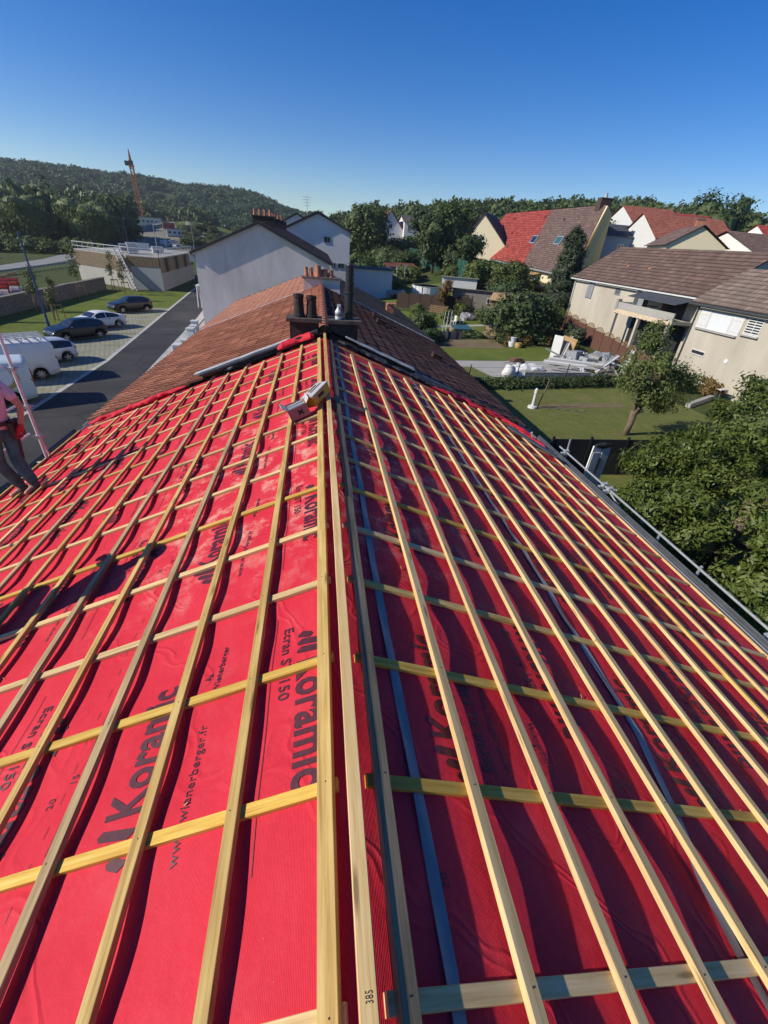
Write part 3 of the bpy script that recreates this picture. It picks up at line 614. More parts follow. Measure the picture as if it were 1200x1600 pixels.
# ------------------------------------------------------------------ tiled roofs
def tile_roof(name, mats, A, B, C, Dd, tw, course, prof, lip, parent, over=0.08, mi=None, jit=0.004):
    """A-B eave, D-C ridge; every tile is a shell of its own: a rolled profile and a lower lip"""
    A, B, C, Dd = [np.array(p, float) for p in (A, B, C, Dd)]
    nx = max(1, round(np.linalg.norm(B-A)/tw)); nyy = max(1, round(np.linalg.norm(Dd-A)/course)); K = len(prof)
    nrm = np.cross(B-A, Dd-A); nrm /= np.linalg.norm(nrm)
    if nrm[2] < 0: nrm = -nrm
    uk = np.array([p[0] for p in prof]); hk = np.array([p[1] for p in prof])
    i = np.arange(nx); j = np.arange(nyy); I, J = np.meshgrid(i, j); I = I.ravel(); J = J.ravel(); n = len(I)
    jt = rng.normal(0, jit, (n, 1))
    U = (I[:, None]+uk[None])/nx                                      # n,K
    def P(U, Vv):
        a = A[None, None]*(1-U[..., None])+B[None, None]*U[..., None]; b = Dd[None, None]*(1-U[..., None])+C[None, None]*U[..., None]
        return a*(1-Vv[..., None])+b*Vv[..., None]
    v0 = ((J)/nyy)[:, None]+0*U; v1 = np.minimum((J+1+over*2)/nyy, 1.002)[:, None]+0*U
    low = P(U, v0)+nrm*(hk+lip+jt)[..., None]; up = P(U, v1)+nrm*(hk*1.0+jt*0.5+0.002)[..., None]; lipb = P(U, v0)+nrm*(hk*0.6-0.004)[..., None]
    V = np.concatenate([lipb, low, up], 1).reshape(-1, 3); base = (np.arange(n)*3*K)[:, None]
    k = np.arange(K-1)[None]
    q1 = np.stack([base+k, base+k+1, base+K+k+1, base+K+k], -1).reshape(-1, 4); q2 = np.stack([base+K+k, base+K+k+1, base+2*K+k+1, base+2*K+k], -1).reshape(-1, 4)
    Q = np.concatenate([q1, q2])
    # make the faces look up
    a, b, c = V[q2[0][0]], V[q2[0][1]], V[q2[0][2]]
    if np.dot(np.cross(b-a, c-a), nrm) < 0: Q = Q[:, ::-1]
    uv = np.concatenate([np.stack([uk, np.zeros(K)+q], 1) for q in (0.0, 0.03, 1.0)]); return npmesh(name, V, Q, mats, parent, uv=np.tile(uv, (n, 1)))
PR_RIB = [(0.0, 0.004), (0.40, 0.016), (0.68, 0.05), (0.80, 0.062), (0.90, 0.05), (0.95, 0.004), (0.995, 0.0)]
PR_ROLL = [(0.0, 0.0), (0.12, 0.0), (0.2, 0.028), (0.35, 0.034), (0.48, 0.004), (0.6, 0.0), (0.68, 0.024), (0.82, 0.03), (0.97, 0.002), (0.995, 0)]
PR_FLAT = [(0.0, 0.02), (0.1, 0.022), (0.16, 0.004), (0.5, 0.0), (0.9, 0.003), (0.985, 0.012)]
PR_FAR = [(0, 0), (0.3, 0.05), (0.6, 0.05), (0.97, 0)]
SE2 = 5.72
def sp2(side, s, y, n=0.0, dz=0.0): return sp(side, s, y, n)+Vector((0, 0, dz))
def chimney(parent, y, x0, x1, dy, zb, zs, pots, matb, mslab, xmid=None):
    mb = MB(); mb.box(((x0+x1)/2, y, (zb+zs)/2), (x1-x0, dy, zs-zb)); c = mb.build('chimney', matb, parent)
    mb = MB(); mb.box(((x0+x1)/2, y, zs+0.03), (x1-x0+0.14, dy+0.14, 0.07)); mb.build('chimney_slab', mslab, c)
    for (x, yy, r, h, m) in pots:
        mb = MB(); mb.lathe((x, yy, zs+0.066), [(r*1.12, 0), (r*1.12, 0.05), (r, 0.06), (r*0.86, h*0.8), (r*0.98, h*0.86), (r*0.98, h), (r*0.74, h), (r*0.7, h*0.5)], 14); mb.build('chimney_pot', m, c, smooth=False)
    return c
def unit(name, label, ya, yb, ml, mr):
    t = thing(name, label, 'house', (0, 0, 0)); cnt = t
    wallshell(-5.15, 5.3, ya+0.22, yb, 4.2, 6.3, 'render_beige', t)
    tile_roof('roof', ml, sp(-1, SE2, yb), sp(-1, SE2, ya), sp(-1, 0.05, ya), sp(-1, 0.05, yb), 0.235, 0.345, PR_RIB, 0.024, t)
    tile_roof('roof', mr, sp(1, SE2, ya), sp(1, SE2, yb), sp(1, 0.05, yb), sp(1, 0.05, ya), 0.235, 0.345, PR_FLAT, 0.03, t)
    for side in (-1, 1):
        mb = MB(); c = sp(side, SE2+0.1, 0, -0.05); prof = [(0.08*math.cos(q), 0.08*math.sin(q)) for q in np.linspace(math.pi, 2*math.pi, 8)]+[(0.07*math.cos(q), 0.07*math.sin(q)) for q in np.linspace(2*math.pi, math.pi, 8)]
        mb.prism([(c.x+u, c.z+v) for u, v in prof], 1, ya, yb); mb.build('gutter', 'zinc', t)
    return t
u2 = unit('terraced_house', 'terraced house with weathered red clay tiles and a sooty chimney on its ridge', 10.0, 20.9, 'tile_red', 'tile_dark')
u3 = unit('terraced_house', 'terraced house at the end of the row, with paler tiles beyond the second chimney', 21.0, 31.0, 'tile_light', 'tile_grey')
for t, a, b, in ((u2, 10.35, 20.6), (u3, 21.6, 30.9)):                 # half-round ridge tiles
    n = int((b-a)/0.36); vs = []; fs = []; K = 9
    mb = MB()
    for k in range(n):
        y0 = a+k*(b-a)/n; y1 = y0+(b-a)/n+0.03
        for (y, r) in ((y0, 0.135), (y0+0.05, 0.135), (y0+0.052, 0.118), (y1, 0.112)):
            mb.v += [(XR+r*math.cos(q), y, RZ-0.02+r*1.05*math.sin(q)) for q in np.linspace(0, math.pi, K)]
        o = len(mb.v)-4*K
        for rr_ in range(3):
            for i in range(K-1): mb.f.append((o+rr_*K+i, o+rr_*K+i+1, o+(rr_+1)*K+i+1, o+(rr_+1)*K+i)); mb.m.append(0)
        mb.f.append(tuple(range(o, o+K))); mb.m.append(0)
    mb.build('ridge_tiles', 'terracotta' if t is u2 else 'tile_grey', t)
# chimney astride the first party wall: two halves with the ridge tiles running between them
chimney(u2, 10.22, -0.62, 0.0, 0.42, 5.9, 6.83, [(-0.42, 10.22, 0.115, 0.44, 'sooty'), (-0.15, 10.22, 0.115, 0.42, 'sooty')], 'sooty', 'slab_dark')
c2 = chimney(u2, 10.22, 0.26, 0.84, 0.42, 5.9, 6.83, [], 'sooty', 'slab_dark')
mb = MB(); mb.tube([(0.66, 10.25, 6.85), (0.66, 10.25, 7.62)], 0.10, 16); mb.tube([(0.66, 10.25, 7.0), (0.66, 10.25, 7.03)], 0.118, 16); mb.tube([(0.66, 10.25, 7.40), (0.66, 10.25, 7.43)], 0.13, 16)
mb.tube([(0.66, 10.25, 7.62), (0.66, 10.25, 7.92), (0.66, 10.25, 7.95)], [0.085, 0.085, 0.075], 16); mb.tube([(0.66, 10.25, 7.90), (0.66, 10.25, 7.925)], 0.1, 16)
for q in range(3): mb.tube([(0.66, 10.25, 7.66+0.08*q), (0.66, 10.25, 7.685+0.08*q)], 0.094, 16)
mb.bar((0.66, 10.25, 7.42), (0.86, 10.25, 7.42), 0.03, 0.012); mb.build('flue', 'black_pipe', c2, smooth=False)
chimney(u3, 20.95, -0.62, 0.92, 0.5, 5.9, 6.86, [(-0.5, 20.95, 0.085, 0.34, 'terracotta'), (-0.29, 20.95, 0.085, 0.33, 'terracotta'), (0.0, 20.9, 0.13, 0.43, 'terracotta'), (0.3, 20.95, 0.12, 0.3, 'terracotta'), (0.55, 20.95, 0.11, 0.28, 'terracotta')], 'render_grey', 'slab')
for y, s in ((17.2, 2.35), (18.3, 2.3), (15.0, 4.2)):                   # vent tiles
    mb = MB(); c = sp(1, s, y, 0.09); mb.box(c, (0.34, 0.26, 0.12), 0, 0, Matrix.Rotation(TH, 3, 'Y')); mb.box(sp(1, s, y, 0.165), (0.40, 0.32, 0.03), 0, 0, Matrix.Rotation(TH, 3, 'Y')); mb.build('vent_tile', 'tile_dark', u2)
mb = MB(); mb.box(sp(1, 3.95, 25.3, 0.2), (0.4, 0.4, 0.45)); mb.box(sp(1, 3.95, 25.3, 0.45), (0.5, 0.5, 0.06)); mb.build('vent_stack', 'terracotta', u3)
mb = MB()
for side in (-1, 1): mb.bar(sp(side, 0.1, 20.95, 0.06), sp(side, SE2, 20.95, 0.05), 0.16, 0.03, up=(side*ST, 0, CT))
mb.build('joint_flashing', 'zinc', u3)
mb = MB(); mb.bar(sp(-1, 0.1, 31.02, 0.04), sp(-1, SE2, 31.02, 0.04), 0.12, 0.08, up=(-ST, 0, CT)); mb.bar(sp(1, 0.1, 31.02, 0.04), sp(1, SE2, 31.02, 0.04), 0.12, 0.08, up=(ST, 0, CT)); mb.build('verge_board', 'gutter', u3)
# zinc capping and torn lead over the joint
def capping(side, sa, sb, y, wd, th, mat, lift, dy=0.0):
    mb = MB(); n = 10; vs = []
    for k in range(n+1):
        s = sa+(sb-sa)*k/n; j = 0.005*math.sin(k*2.1+sa)
        for u, v in ((-wd/2, 0), (-wd/2, th), (wd/2, th*1.3), (wd/2, 0)): vs.append(sp(side, s, y+dy*k/n+u, lift+v+j))
    mb.add(vs, [(4*k+j, 4*k+(j+1) % 4, 4*k+4+(j+1) % 4, 4*k+4+j) for k in range(n) for j in range(4)]+[(3, 2, 1, 0), (4*n, 4*n+1, 4*n+2, 4*n+3)]); return mb.build('flashing', mat, u2)
capping(-1, 0.75, 3.05, 10.08, 0.17, 0.02, 'zinc', 0.12, 0.08); capping(-1, 0.1, 0.8, 9.95, 0.2, 0.05, 'lead', 0.09)
capping(1, 0.45, 2.15, 9.98, 0.19, 0.02, 'zinc', 0.14, -0.08); capping(1, 0.1, 2.3, 10.12, 0.22, 0.04, 'lead', 0.07); capping(1, 2.2, 3.3, 9.9, 0.2, 0.05, 'lead', 0.05, -0.06)
capping(-1, 0.9, 2.9, 9.93, 0.14, 0.04, 'lead', 0.08, 0.06)
for (sd, a, b, sd2) in ((1, (1.6, 9.75), (3.1, 9.72), 2), (1, (0.3, 9.78), (1.6, 9.72), 5), (-1, (0.7, 9.95), (2.4, 9.98), 7)):
    o = bundle('torn_lead', sd, [a, ((a[0]+b[0])/2, a[1]+0.06), b], 0.06, 'lead', 0.8, sd2, 0.7); o.parent = u2

# ------------------------------------------------------------------ small things on the roofs
t = thing('spray_bottle', 'white spray bottle standing on the sooty chimney slab beside the flue', 'bottle', (0.42, 10.12, 6.9))
mb = MB(); mb.lathe((0, 0, 0), [(0.066, 0), (0.068, 0.02), (0.068, 0.15), (0.04, 0.2), (0.025, 0.22)], 14); mb.build('bottle_body', 'white_plastic', t, smooth=False)
mb = MB(); mb.lathe((0, 0, 0.22), [(0.025, 0), (0.025, 0.03)], 10); mb.box((0.01, 0, 0.272), (0.075, 0.03, 0.04)); mb.box((0.045, 0, 0.235), (0.012, 0.015, 0.06)); mb.build('spray_head', 'white_plastic', t)
mb = MB(); mb.lathe((0, 0, 0.06), [(0.0688, 0), (0.0688, 0.06)], 14); mb.build('bottle_label', 'tape', t)
def carton(name, label, P, dims, rot, body, mark):
    t = thing(name, label, 'box', P); t.rotation_euler = rot; x, y, z = dims
    mb = MB(); w_ = 0.006
    mb.box((0, 0, w_/2), (x, y, w_)); mb.box((-x/2+w_/2, 0, z/2+.003), (w_, y, z-.006)); mb.box((x/2-w_/2, 0, z/2+.003), (w_, y, z-.006)); mb.box((0, -y/2+w_/2, z/2+.003), (x-2*w_, w_, z-.006)); mb.box((0, y/2-w_/2, z/2+.003), (x-2*w_, w_, z-.006))
    mb.build('box_tray', body, t); return t
def sl_rot(side, rz): return (Matrix.Rotation(side*TH, 3, 'Y') @ Matrix.Rotation(rz, 3, 'Z')).to_euler()
P = sp(-1, 0.36, 5.16, CB+BT+0.002)
t = carton('nail_box', 'open grey and dusky red nail box lying across the battens beside the orange one', P, (0.25, 0.26, 0.14), sl_rot(-1, 0.20), 'carton_red', None)
mb = MB(); mb.box((0, 0, 0.1), (0.23, 0.24, 0.03)); 
for k in range(5): mb.bar((-0.11, -0.1+0.05*k, 0.122), (0.11, -0.11+0.05*k+0.03*(k % 2), 0.126), 0.018, 0.014)
mb.build('nail_strips', 'zinc', t)
mb = MB()
for a in (0.7, -0.7): mb.box((0.02, -0.1315, 0.07), (0.085, 0.003, 0.02), 0, 0, Matrix.Rotation(a, 3, 'Y'))
mb.build('printed_mark', 'rubber', t)
for sx in (-1, 1):
    mb = MB(); mb.box((sx*0.15, 0, 0.165), (0.07, 0.25, 0.005), 0, 0, Matrix.Rotation(-sx*0.8, 3, 'Y')); mb.build('box_flap', 'carton_grey', t)
P = sp(-1, 0.11, 5.42, CB+BT+0.025)
t = thing('nail_box', 'orange lidded nail box leaning across the ridge battens', 'box', P); t.rotation_euler = sl_rot(-1, 1.12)
mb = MB(); mb.box((0, 0, 0.06), (0.46, 0.17, 0.12)); mb.build('box_body', 'orange', t)
mb = MB(); mb.box((0, 0, 0.129), (0.47, 0.18, 0.016)); mb.build('box_lid', 'carton_grey', t)
mb = MB(); mb.box((0.05, 0, 0.1385), (0.3, 0.02, 0.003)); mb.box((0.05, 0.05, 0.1385), (0.22, 0.025, 0.003)); mb.box((-0.02, -0.0865, 0.07), (0.16, 0.003, 0.035)); mb.build('printed_band', 'rubber', t)
# scaffold on both eaves
t = thing('scaffold_post', 'tall aluminium guard post with clamps standing at the street side eave', 'scaffold', (-5.15, 7.95, 4.45))
mb = MB(); mb.tube([(0.1, 0, 0.05), (0.1, 0.02, 3.4)], 0.026, 10); mb.tube([(0.1, 0.12, 0.05), (0.1, 0.02, 0.5)], 0.018, 8); mb.tube([(-0.1, 0.0, 0.02), (0.35, 0.05, 0.08)], 0.022, 8); mb.build('post', 'alu', t)
for z in (0.55, 1.1, 1.75):
    mb = MB(); mb.box((0.1, 0.0, z), (0.09, 0.09, 0.06)); mb.tube([(0.1, 0, z), (0.02, -0.05, z+0.02)], 0.016, 8); mb.tube([(0.1, 0.0, z+0.02), (0.2, 0.03, z+0.02)], 0.014, 8); mb.build('clamp', 'galv', t)
for z in (0.62, 1.15, 1.8):
    mb = MB(); mb.tube([(-0.0, -0.05, z), (-0.05, -4.5, z+0.02)], 0.02, 8); mb.build('guard_rail', 'alu', t)
t = thing('scaffold_rail', 'galvanised scaffold tube with couplers along the garden side gutter', 'scaffold', (6.25, 6.0, 0))
zr = 4.15
mb = MB(); mb.tube([(0, -4.5, zr-.02), (0, 3.65, zr)], 0.021, 12); mb.build('guard_rail', 'galv', t)
mb = MB(); mb.tube([(0.1, -1.4, zr-.9), (0.0, 1.4, zr-.02)], 0.017, 8); mb.tube([(0.1, -4.3, zr-.4), (0.05, 3.0, zr-.38)], 0.018, 8); mb.tube([(0.45, -3.9, zr-0.6), (0.0, -3.1, zr+.03), (-0.1, -2.2, zr+.06)][:2], 0.024, 10); mb.tube([(-0.28, -3.0, zr-.1), (0.5, -2.9, zr+.05)], 0.026, 10); mb.build('cross_tube', 'galv', t)
for y in (3.3, 1.55, -0.3, -1.3, -2.7):
    mb = MB(); mb.tube([(0.0, y, zr+0.05 if y != 3.3 else zr+.35), (0.06, y+0.05, zr-0.35)], 0.024, 8); mb.tube([(0.06, y+.05, zr-0.35), (0.02, y+.05, 0)], 0.025, 8); mb.build('standard', 'galv', t)
mb = MB()
for y in (3.3, 1.55, 1.35, -2.7, -2.95):
    mb.box((0, y, zr), (0.11, 0.10, 0.12)); mb.tube([(0.02, y, zr+.02), (-0.2, y+0.02, zr-.10)], 0.024, 8); mb.box((-.1, y, zr-.04), (.07, .08, .07)); mb.lathe((0.03, y, zr+.045), [(0.012, 0), (0.012, 0.05)], 8)
mb.build('coupler', 'galv', t)
mb = MB(); mb.tube([(0.0, 2.7, zr-.25)]+[(-0.02-0.14*math.sin(a), 2.7-0.35*a/3.14, zr-.25+0.2*math.sin(a)) for a in np.linspace(0.2, 3, 8)], 0.017, 8); mb.build('bent_hook', 'galv', t)

# ------------------------------------------------------------------ buildings
def window(par, X, y0, y1, z0, z1, ax='x', sgn=-1, frame='white', pane='glass', shutters=None, louvre=False, cross=True, t=0.07):
    """a window on a wall plane: ax 'x' plane X=const (outside is sgn), ax 'y' plane Y=const"""
    def bx(mb, u0, u1, v0, v1, d0, d1):
        a, b = X+sgn*d0, X+sgn*d1; c = ((a+b)/2, (u0+u1)/2, (v0+v1)/2) if ax == 'x' else ((u0+u1)/2, (a+b)/2, (v0+v1)/2)
        d = (abs(b-a), u1-u0, v1-v0) if ax == 'x' else (u1-u0, abs(b-a), v1-v0); mb.box(c, d)
    f = MB(); bx(f, y0, y1, z1-t, z1, 0.0, .05); bx(f, y0, y1, z0, z0+t, 0, .07); bx(f, y0, y0+t, z0+t, z1-t, 0, .05); bx(f, y1-t, y1, z0+t, z1-t, 0, .05)
    if cross: bx(f, (y0+y1)/2-t/3, (y0+y1)/2+t/3, z0+t, z1-t, 0.0, .04)
    if louvre:
        k = 6
        for i in range(k): bx(f, y0+t, y1-t, z0+t+(z1-z0-2*t)*i/k+.02, z0+t+(z1-z0-2*t)*(i+.55)/k, 0.012, .035)
    w_ = f.build('window', frame, par)
    p = MB(); bx(p, y0+t, y1-t, z0+t, z1-t, -0.02, .012); p.build('pane', pane, w_)
    if shutters:
        wd = (y1-y0)*shutters[1]
        for a, b in ((y0-wd-.02, y0-.02), (y1+.02, y1+wd+.02)):
            s_ = MB(); bx(s_, a, b, z0, z1, .01, .05)
            for zz in (0.2, 0.8): bx(s_, a+.03, b-.03, z0+(z1-z0)*zz-.05, z0+(z1-z0)*zz+.05, .05, .07)
            s_.build('shutter', shutters[0], par)
    return w_
def gable_walls(par, x0, x1, y0, y1, z0, ze0, ze1, xr, zr, mat, ax=1):
    m = MB()
    if ax == 1: m.prism([(x0, z0), (x1, z0), (x1, ze1), (xr, zr), (x0, ze0)], 1, y0, y1)
    else: m.prism([(y0, z0), (y1, z0), (y1, ze1), (xr, zr), (y0, ze0)], 0, x0, x1)
    return m.build('wall', mat, par)
def gutter_bar(par, a, b, mat='grey_paint', r=0.07):
    mb = MB(); mb.bar(a, b, 2*r, 1.6*r, bev=0.02); return mb.build('gutter', mat, par)

PR_ROLL2 = [(a, b*1.7) for a, b in PR_ROLL]
# grey gabled house past the end of the row
t = thing('gabled_house', 'large house with blotchy grey gable and dark tiles past the end of the row', 'house', (0, 0, 0))
GX0, GX1, GY0, GY1, GZ = -11.15, 1.1, 47.2, 74, 0
gable_walls(t, GX0, GX1, GY0, GY1, 0, 6.45, 6.25, -5.25, 8.95, 'render_grey')
e0, e1, rg = Vector((GX0-.35, 0, 6.37)), Vector((GX1+.3, 0, 6.20)), Vector((-5.25, 0, 9.12))
def yv(v, y): return (v.x, y, v.z)
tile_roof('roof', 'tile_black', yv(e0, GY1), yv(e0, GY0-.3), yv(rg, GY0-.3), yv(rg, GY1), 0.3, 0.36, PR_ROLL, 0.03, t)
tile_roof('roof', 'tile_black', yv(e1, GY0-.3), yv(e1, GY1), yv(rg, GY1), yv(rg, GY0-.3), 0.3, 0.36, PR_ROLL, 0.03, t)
mb = MB(); mb.bar((e0.x, GY0-.28, e0.z-.08), (rg.x, GY0-.28, rg.z-.08), .05, .2); mb.bar((e1.x, GY0-.28, e1.z-.08), (rg.x, GY0-.28, rg.z-.08), .05, .2); mb.build('verge_board', 'dark', t)
for side in (0, 1): gutter_bar(t, ((e0 if side == 0 else e1).x, GY0-.3, (e0 if side == 0 else e1).z-.1), ((e0 if side == 0 else e1).x, GY1, (e0 if side == 0 else e1).z-.1), 'white')
mb = MB(); mb.box((GX0-.25, GY0+.1, 5.9), (.5, .4, .6)); mb.build('downpipe_box', 'grey_paint', t)
chx = [(GY0+5, (-6.1, -5.6, -5.1, -4.6)), (GY0+12.5, (-5.8, -5.4, -5.0)), (GY0+18, (-5.6, -5.2, -4.8, -4.4)), (GY0+24, (-5.9, -5.3, -4.7))]
for i, (y, xs_) in enumerate(chx): chimney(t, y, -6.3, -4.2, 0.6, 8.3, 9.65, [(x, y, 0.14, 0.5, 'terracotta') for x in xs_], 'sooty', 'slab_dark')

# white gabled house behind it, and the paler one behind that
t = thing('gabled_house', 'white gabled house with small square windows behind the grey gabled house', 'house', (0, 0, 0))
gable_walls(t, -4.4, 4.75, 75.5, 92, 0, 9.05, 9.2, 0.1, 11.1, 'render_white')
for sx, ex in ((-1, -4.9), (1, 5.25)):
    mb = MB(); mb.bar((ex, 75.2, 9.0), (0.1, 75.2, 11.32), .3, .22); mb.build('verge_board', 'dark', t)
    A, B = ((ex, 92.3, 9.05), (ex, 75.1, 9.05)) if sx < 0 else ((ex, 75.1, 9.05), (ex, 92.3, 9.05)); C, Dd = ((0.1, 75.1, 11.35), (0.1, 92.3, 11.35)) if sx < 0 else ((0.1, 92.3, 11.35), (0.1, 75.1, 11.35))
    tile_roof('roof', 'slate', A, B, C, Dd, .5, .5, PR_FAR, .02, t)
window(t, 75.5, 0.9, 1.9, 7.6, 8.4, 'y', -1, 'grey_paint', 'dark'); window(t, 75.5, 3.0, 4.0, 4.4, 5.1, 'y', -1, 'grey_paint'); window(t, 75.5, 2.0, 2.7, 4.4, 5.1, 'y', -1, 'grey_paint')
mb = MB(); mb.tube([(-1.5, 80, 10.5), (-1.5, 80, 13.4)], .035, 6)
for k in range(4): mb.tube([(-2.2+.1*k, 80, 13.2-.35*k), (-.8-.1*k, 80, 13.2-.35*k)], .025, 5)
mb.build('antenna', 'galv', t)
t = thing('gabled_house', 'small pale gable peeping over the dark chimneys of the grey gabled house', 'house', (0, 0, 0))
gable_walls(t, -6.6, -0.6, 97, 108, 0, 10.0, 10.0, -3.75, 11.5, 'render_white')
for ex in (-7.0, -.2):
    mb = MB(); mb.bar((ex, 96.7, 9.9), (-3.75, 96.7, 11.7), .3, .2); mb.build('verge_board', 'dark', t)
    mb = MB(); mb.bar((ex, 102.5, 9.92), (-3.75, 102.5, 11.72), 11.4, .12); mb.build('roof', 'slate', t)

# beige house with the balcony, brown tiled roof
t = thing('beige_house', 'beige rendered house with long brown tiled roof, terrace and dark awning', 'house', (33, 48, 0))
def L(p): return (p[0]-33, p[1]-48, p[2])
AX0, AX1, AY0, AY1 = 0.0, 10, -11.2, 10.6
m = MB(); m.prism([(0, -.5), (10, -.5), (10, 6.2), (5.0, 9.55), (0, 6.25)], 1, AY0, AY1); m.build('wall', 'render_beige', t)
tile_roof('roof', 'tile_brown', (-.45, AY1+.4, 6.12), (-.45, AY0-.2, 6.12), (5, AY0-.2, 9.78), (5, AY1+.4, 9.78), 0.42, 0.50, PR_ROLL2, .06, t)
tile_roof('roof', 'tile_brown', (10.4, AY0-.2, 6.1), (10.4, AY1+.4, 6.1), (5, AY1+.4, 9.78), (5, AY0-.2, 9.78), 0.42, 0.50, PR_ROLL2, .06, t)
gutter_bar(t, (-.5, AY1+.4, 6.02), (-.5, AY0-.2, 6.02), 'white', .08)
mb = MB(); mb.tube([(-.12, AY1-.1, 6.0), (-.12, AY1-.1, .8)], .06, 8); mb.build('downpipe', 'white', t)
mb = MB()
for y in (3.8, 0.0): mb.lathe((2.0, y, 7.5), [(.16, 0), (.13, .3), (.2, .32), (.05, .5)], 10)
mb.build('roof_vent', 'terracotta', t)
s_ = MB(); s_.box((-.04, 6.7, 5.15), (.07, 1.3, 1.9))
for k in range(2): s_.box((-.1, 6.36+.68*k, 5.15), (.05, .62, 1.86))
s_.build('shutter', 'grey_paint', t)
window(t, 0, 0.7, 1.7, 5.1, 5.8, 'x', -1, 'grey_paint', louvre=True)
d_ = MB(); d_.box((-.05, -3.4, 5.0), (.08, 1.15, 2.15)); d_.build('door', 'grey_paint', t)
d_ = MB(); d_.box((-.25, -2.65, 5.0), (.5, .05, 2.15)); d_.build('shutter', 'grey_paint', t)
d_ = MB(); d_.box((-.05, -8.3, 4.85), (.08, 2.4, 2.0)); d_.build('patio_door', 'dark', t)
mb = MB(); mb.box((-1.05, -6.7, 4.0), (2.1, 8.6, .28)); b_ = mb.build('balcony', 'render_beige', t)
mb = MB(); mb.box((-2.05, -6.7, 4.45), (.14, 8.6, .62)); mb.box((-1.0, -2.45, 4.45), (1.96, .14, .62)); mb.build('parapet', 'path', b_)
mb = MB(); mb.box((-2.0, -2.5, 4.5), (.4, .4, 1.0)); mb.build('planter', 'concrete', b_)
mb = MB()
for y in (-2.6, -6.4, -10.6): mb.box((-1.95, y, 1.95), (.28, .28, 3.8))
mb.build('pillar', 'render_beige', b_)
mb = MB(); n = 30; vs = []
for k in range(n+1):
    y = -10.8+8.3*k/n
    vs += [(-2.16, y, 4.12), (-2.2-.04*(k % 2), y, 3.70+.07*(k % 2))]
mb.add(vs, [(2*k, 2*k+1, 2*k+3, 2*k+2) for k in range(n)]); mb.build('awning_valance', 'salmon', b_)
mb = MB(); mb.add([(-.05, -4.0, 6.0), (-.05, -10.9, 6.0), (-2.3, -10.9, 5.45), (-2.3, -4.0, 5.45), (-.05, -4.0, 5.95), (-.05, -10.9, 5.95), (-2.3, -10.9, 5.4), (-2.3, -4.0, 5.4)], [(0, 1, 2, 3), (7, 6, 5, 4), (3, 2, 6, 7), (0, 3, 7, 4), (1, 0, 4, 5), (2, 1, 5, 6)]); mb.build('awning', 'awning', t)
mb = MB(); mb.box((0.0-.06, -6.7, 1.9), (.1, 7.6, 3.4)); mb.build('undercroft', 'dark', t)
for (y, c) in ((-5.2, 'a'), (-8.0, 'b')):
    q = thing('garden_chair', 'brown garden chair on the balcony under the awning, ' + ('nearer the brown shutters' if c == 'a' else 'nearer the neighbouring house'), 'chair', (31.9, 48+y, 4.14), .5, 'garden chairs on the balcony')
    mb = MB(); mb.box((0, 0, .45), (.5, .5, .05)); mb.build('seat', 'fence_brown', q); mb = MB(); mb.box((.25, 0, .8), (.05, .5, .7)); mb.build('backrest', 'fence_brown', q)
    for sx in (-1, 1):
        for sy in (-1, 1): mb = MB(); mb.bar((sx*.22, sy*.22, 0), (sx*.2, sy*.2, .45), .04, .04, up=(1, 0, 0)); mb.build('leg', 'fence_brown', q)
q = thing('garden_table', 'round dark garden table between the chairs on the balcony', 'table', (31.8, 41.4, 4.14))
mb = MB(); mb.lathe((0, 0, .70), [(.55, 0), (.57, .02), (.55, .04)], 20); mb.build('tabletop', 'fence_dark', q); mb = MB(); mb.lathe((0, 0, 0), [(.3, 0), (.05, .06), (.05, .7)], 10); mb.build('leg', 'fence_dark', q)

# beige house at the right edge
t = thing('beige_house', 'beige rendered house at the right edge with big white shuttered window', 'house', (30.8, 27.75, .63)); t.scale = (.925, .925, .925)
m = MB(); m.prism([(0, -1.5), (9, -1.5), (9, 5.8), (3.8, 8.3), (0, 5.85)], 1, -14, 7.5); m.build('wall', 'render_beige', t)
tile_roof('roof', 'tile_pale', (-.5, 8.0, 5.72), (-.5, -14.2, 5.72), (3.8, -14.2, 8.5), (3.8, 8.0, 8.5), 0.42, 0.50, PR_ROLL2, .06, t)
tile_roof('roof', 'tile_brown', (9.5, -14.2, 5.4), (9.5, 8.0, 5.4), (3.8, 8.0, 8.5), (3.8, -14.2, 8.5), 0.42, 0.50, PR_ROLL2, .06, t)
gutter_bar(t, (-.55, 8.0, 5.62), (-.55, -14.2, 5.62), 'gutter', .09)
mb = MB(); mb.tube([(-.12, 7.3, 5.6), (-.12, 7.3, .2)], .055, 8); mb.build('downpipe', 'gutter', t)
mb = MB(); mb.box((-.1, 4.6, 3.78), (.2, 4.4, .08)); mb.box((-.1, 1.3, 4.05), (.2, 1.6, .08)); mb.build('sill', 'path', t)
w_ = window(t, 0, 3.45, 5.75, 3.85, 5.25, 'x', -1, 'white', 'white_plastic', ('white', .48), cross=False)
window(t, 0, 0.6, 2.0, 4.1, 5.35, 'x', -1, 'white', louvre=True)
window(t, 0, 4.6, 6.2, 1.75, 2.15, 'x', -1, 'white', 'dark', cross=False)
mb = MB(); mb.tube([(-.04, 2.3, 1.95), (.02, 2.3, 1.95)], .18, 14); mb.build('vent_grille', 'white_plastic', t)
q = thing('trestle_table', 'white trestle table standing against the beige wall behind the orchard tree', 'table', (29.6, 29.4, 0.0), .1)
mb = MB(); mb.box((0, 0, .8), (.7, 3.2, .08)); mb.build('tabletop', 'white', q)
for y in (-1.2, 1.2): mb = MB(); mb.bar((-.25, y, 0), (-.1, y, .76), .08, .08, up=(0, 1, 0)); mb.bar((.25, y, 0), (.1, y, .76), .08, .08, up=(0, 1, 0)); mb.build('leg', 'white', q)

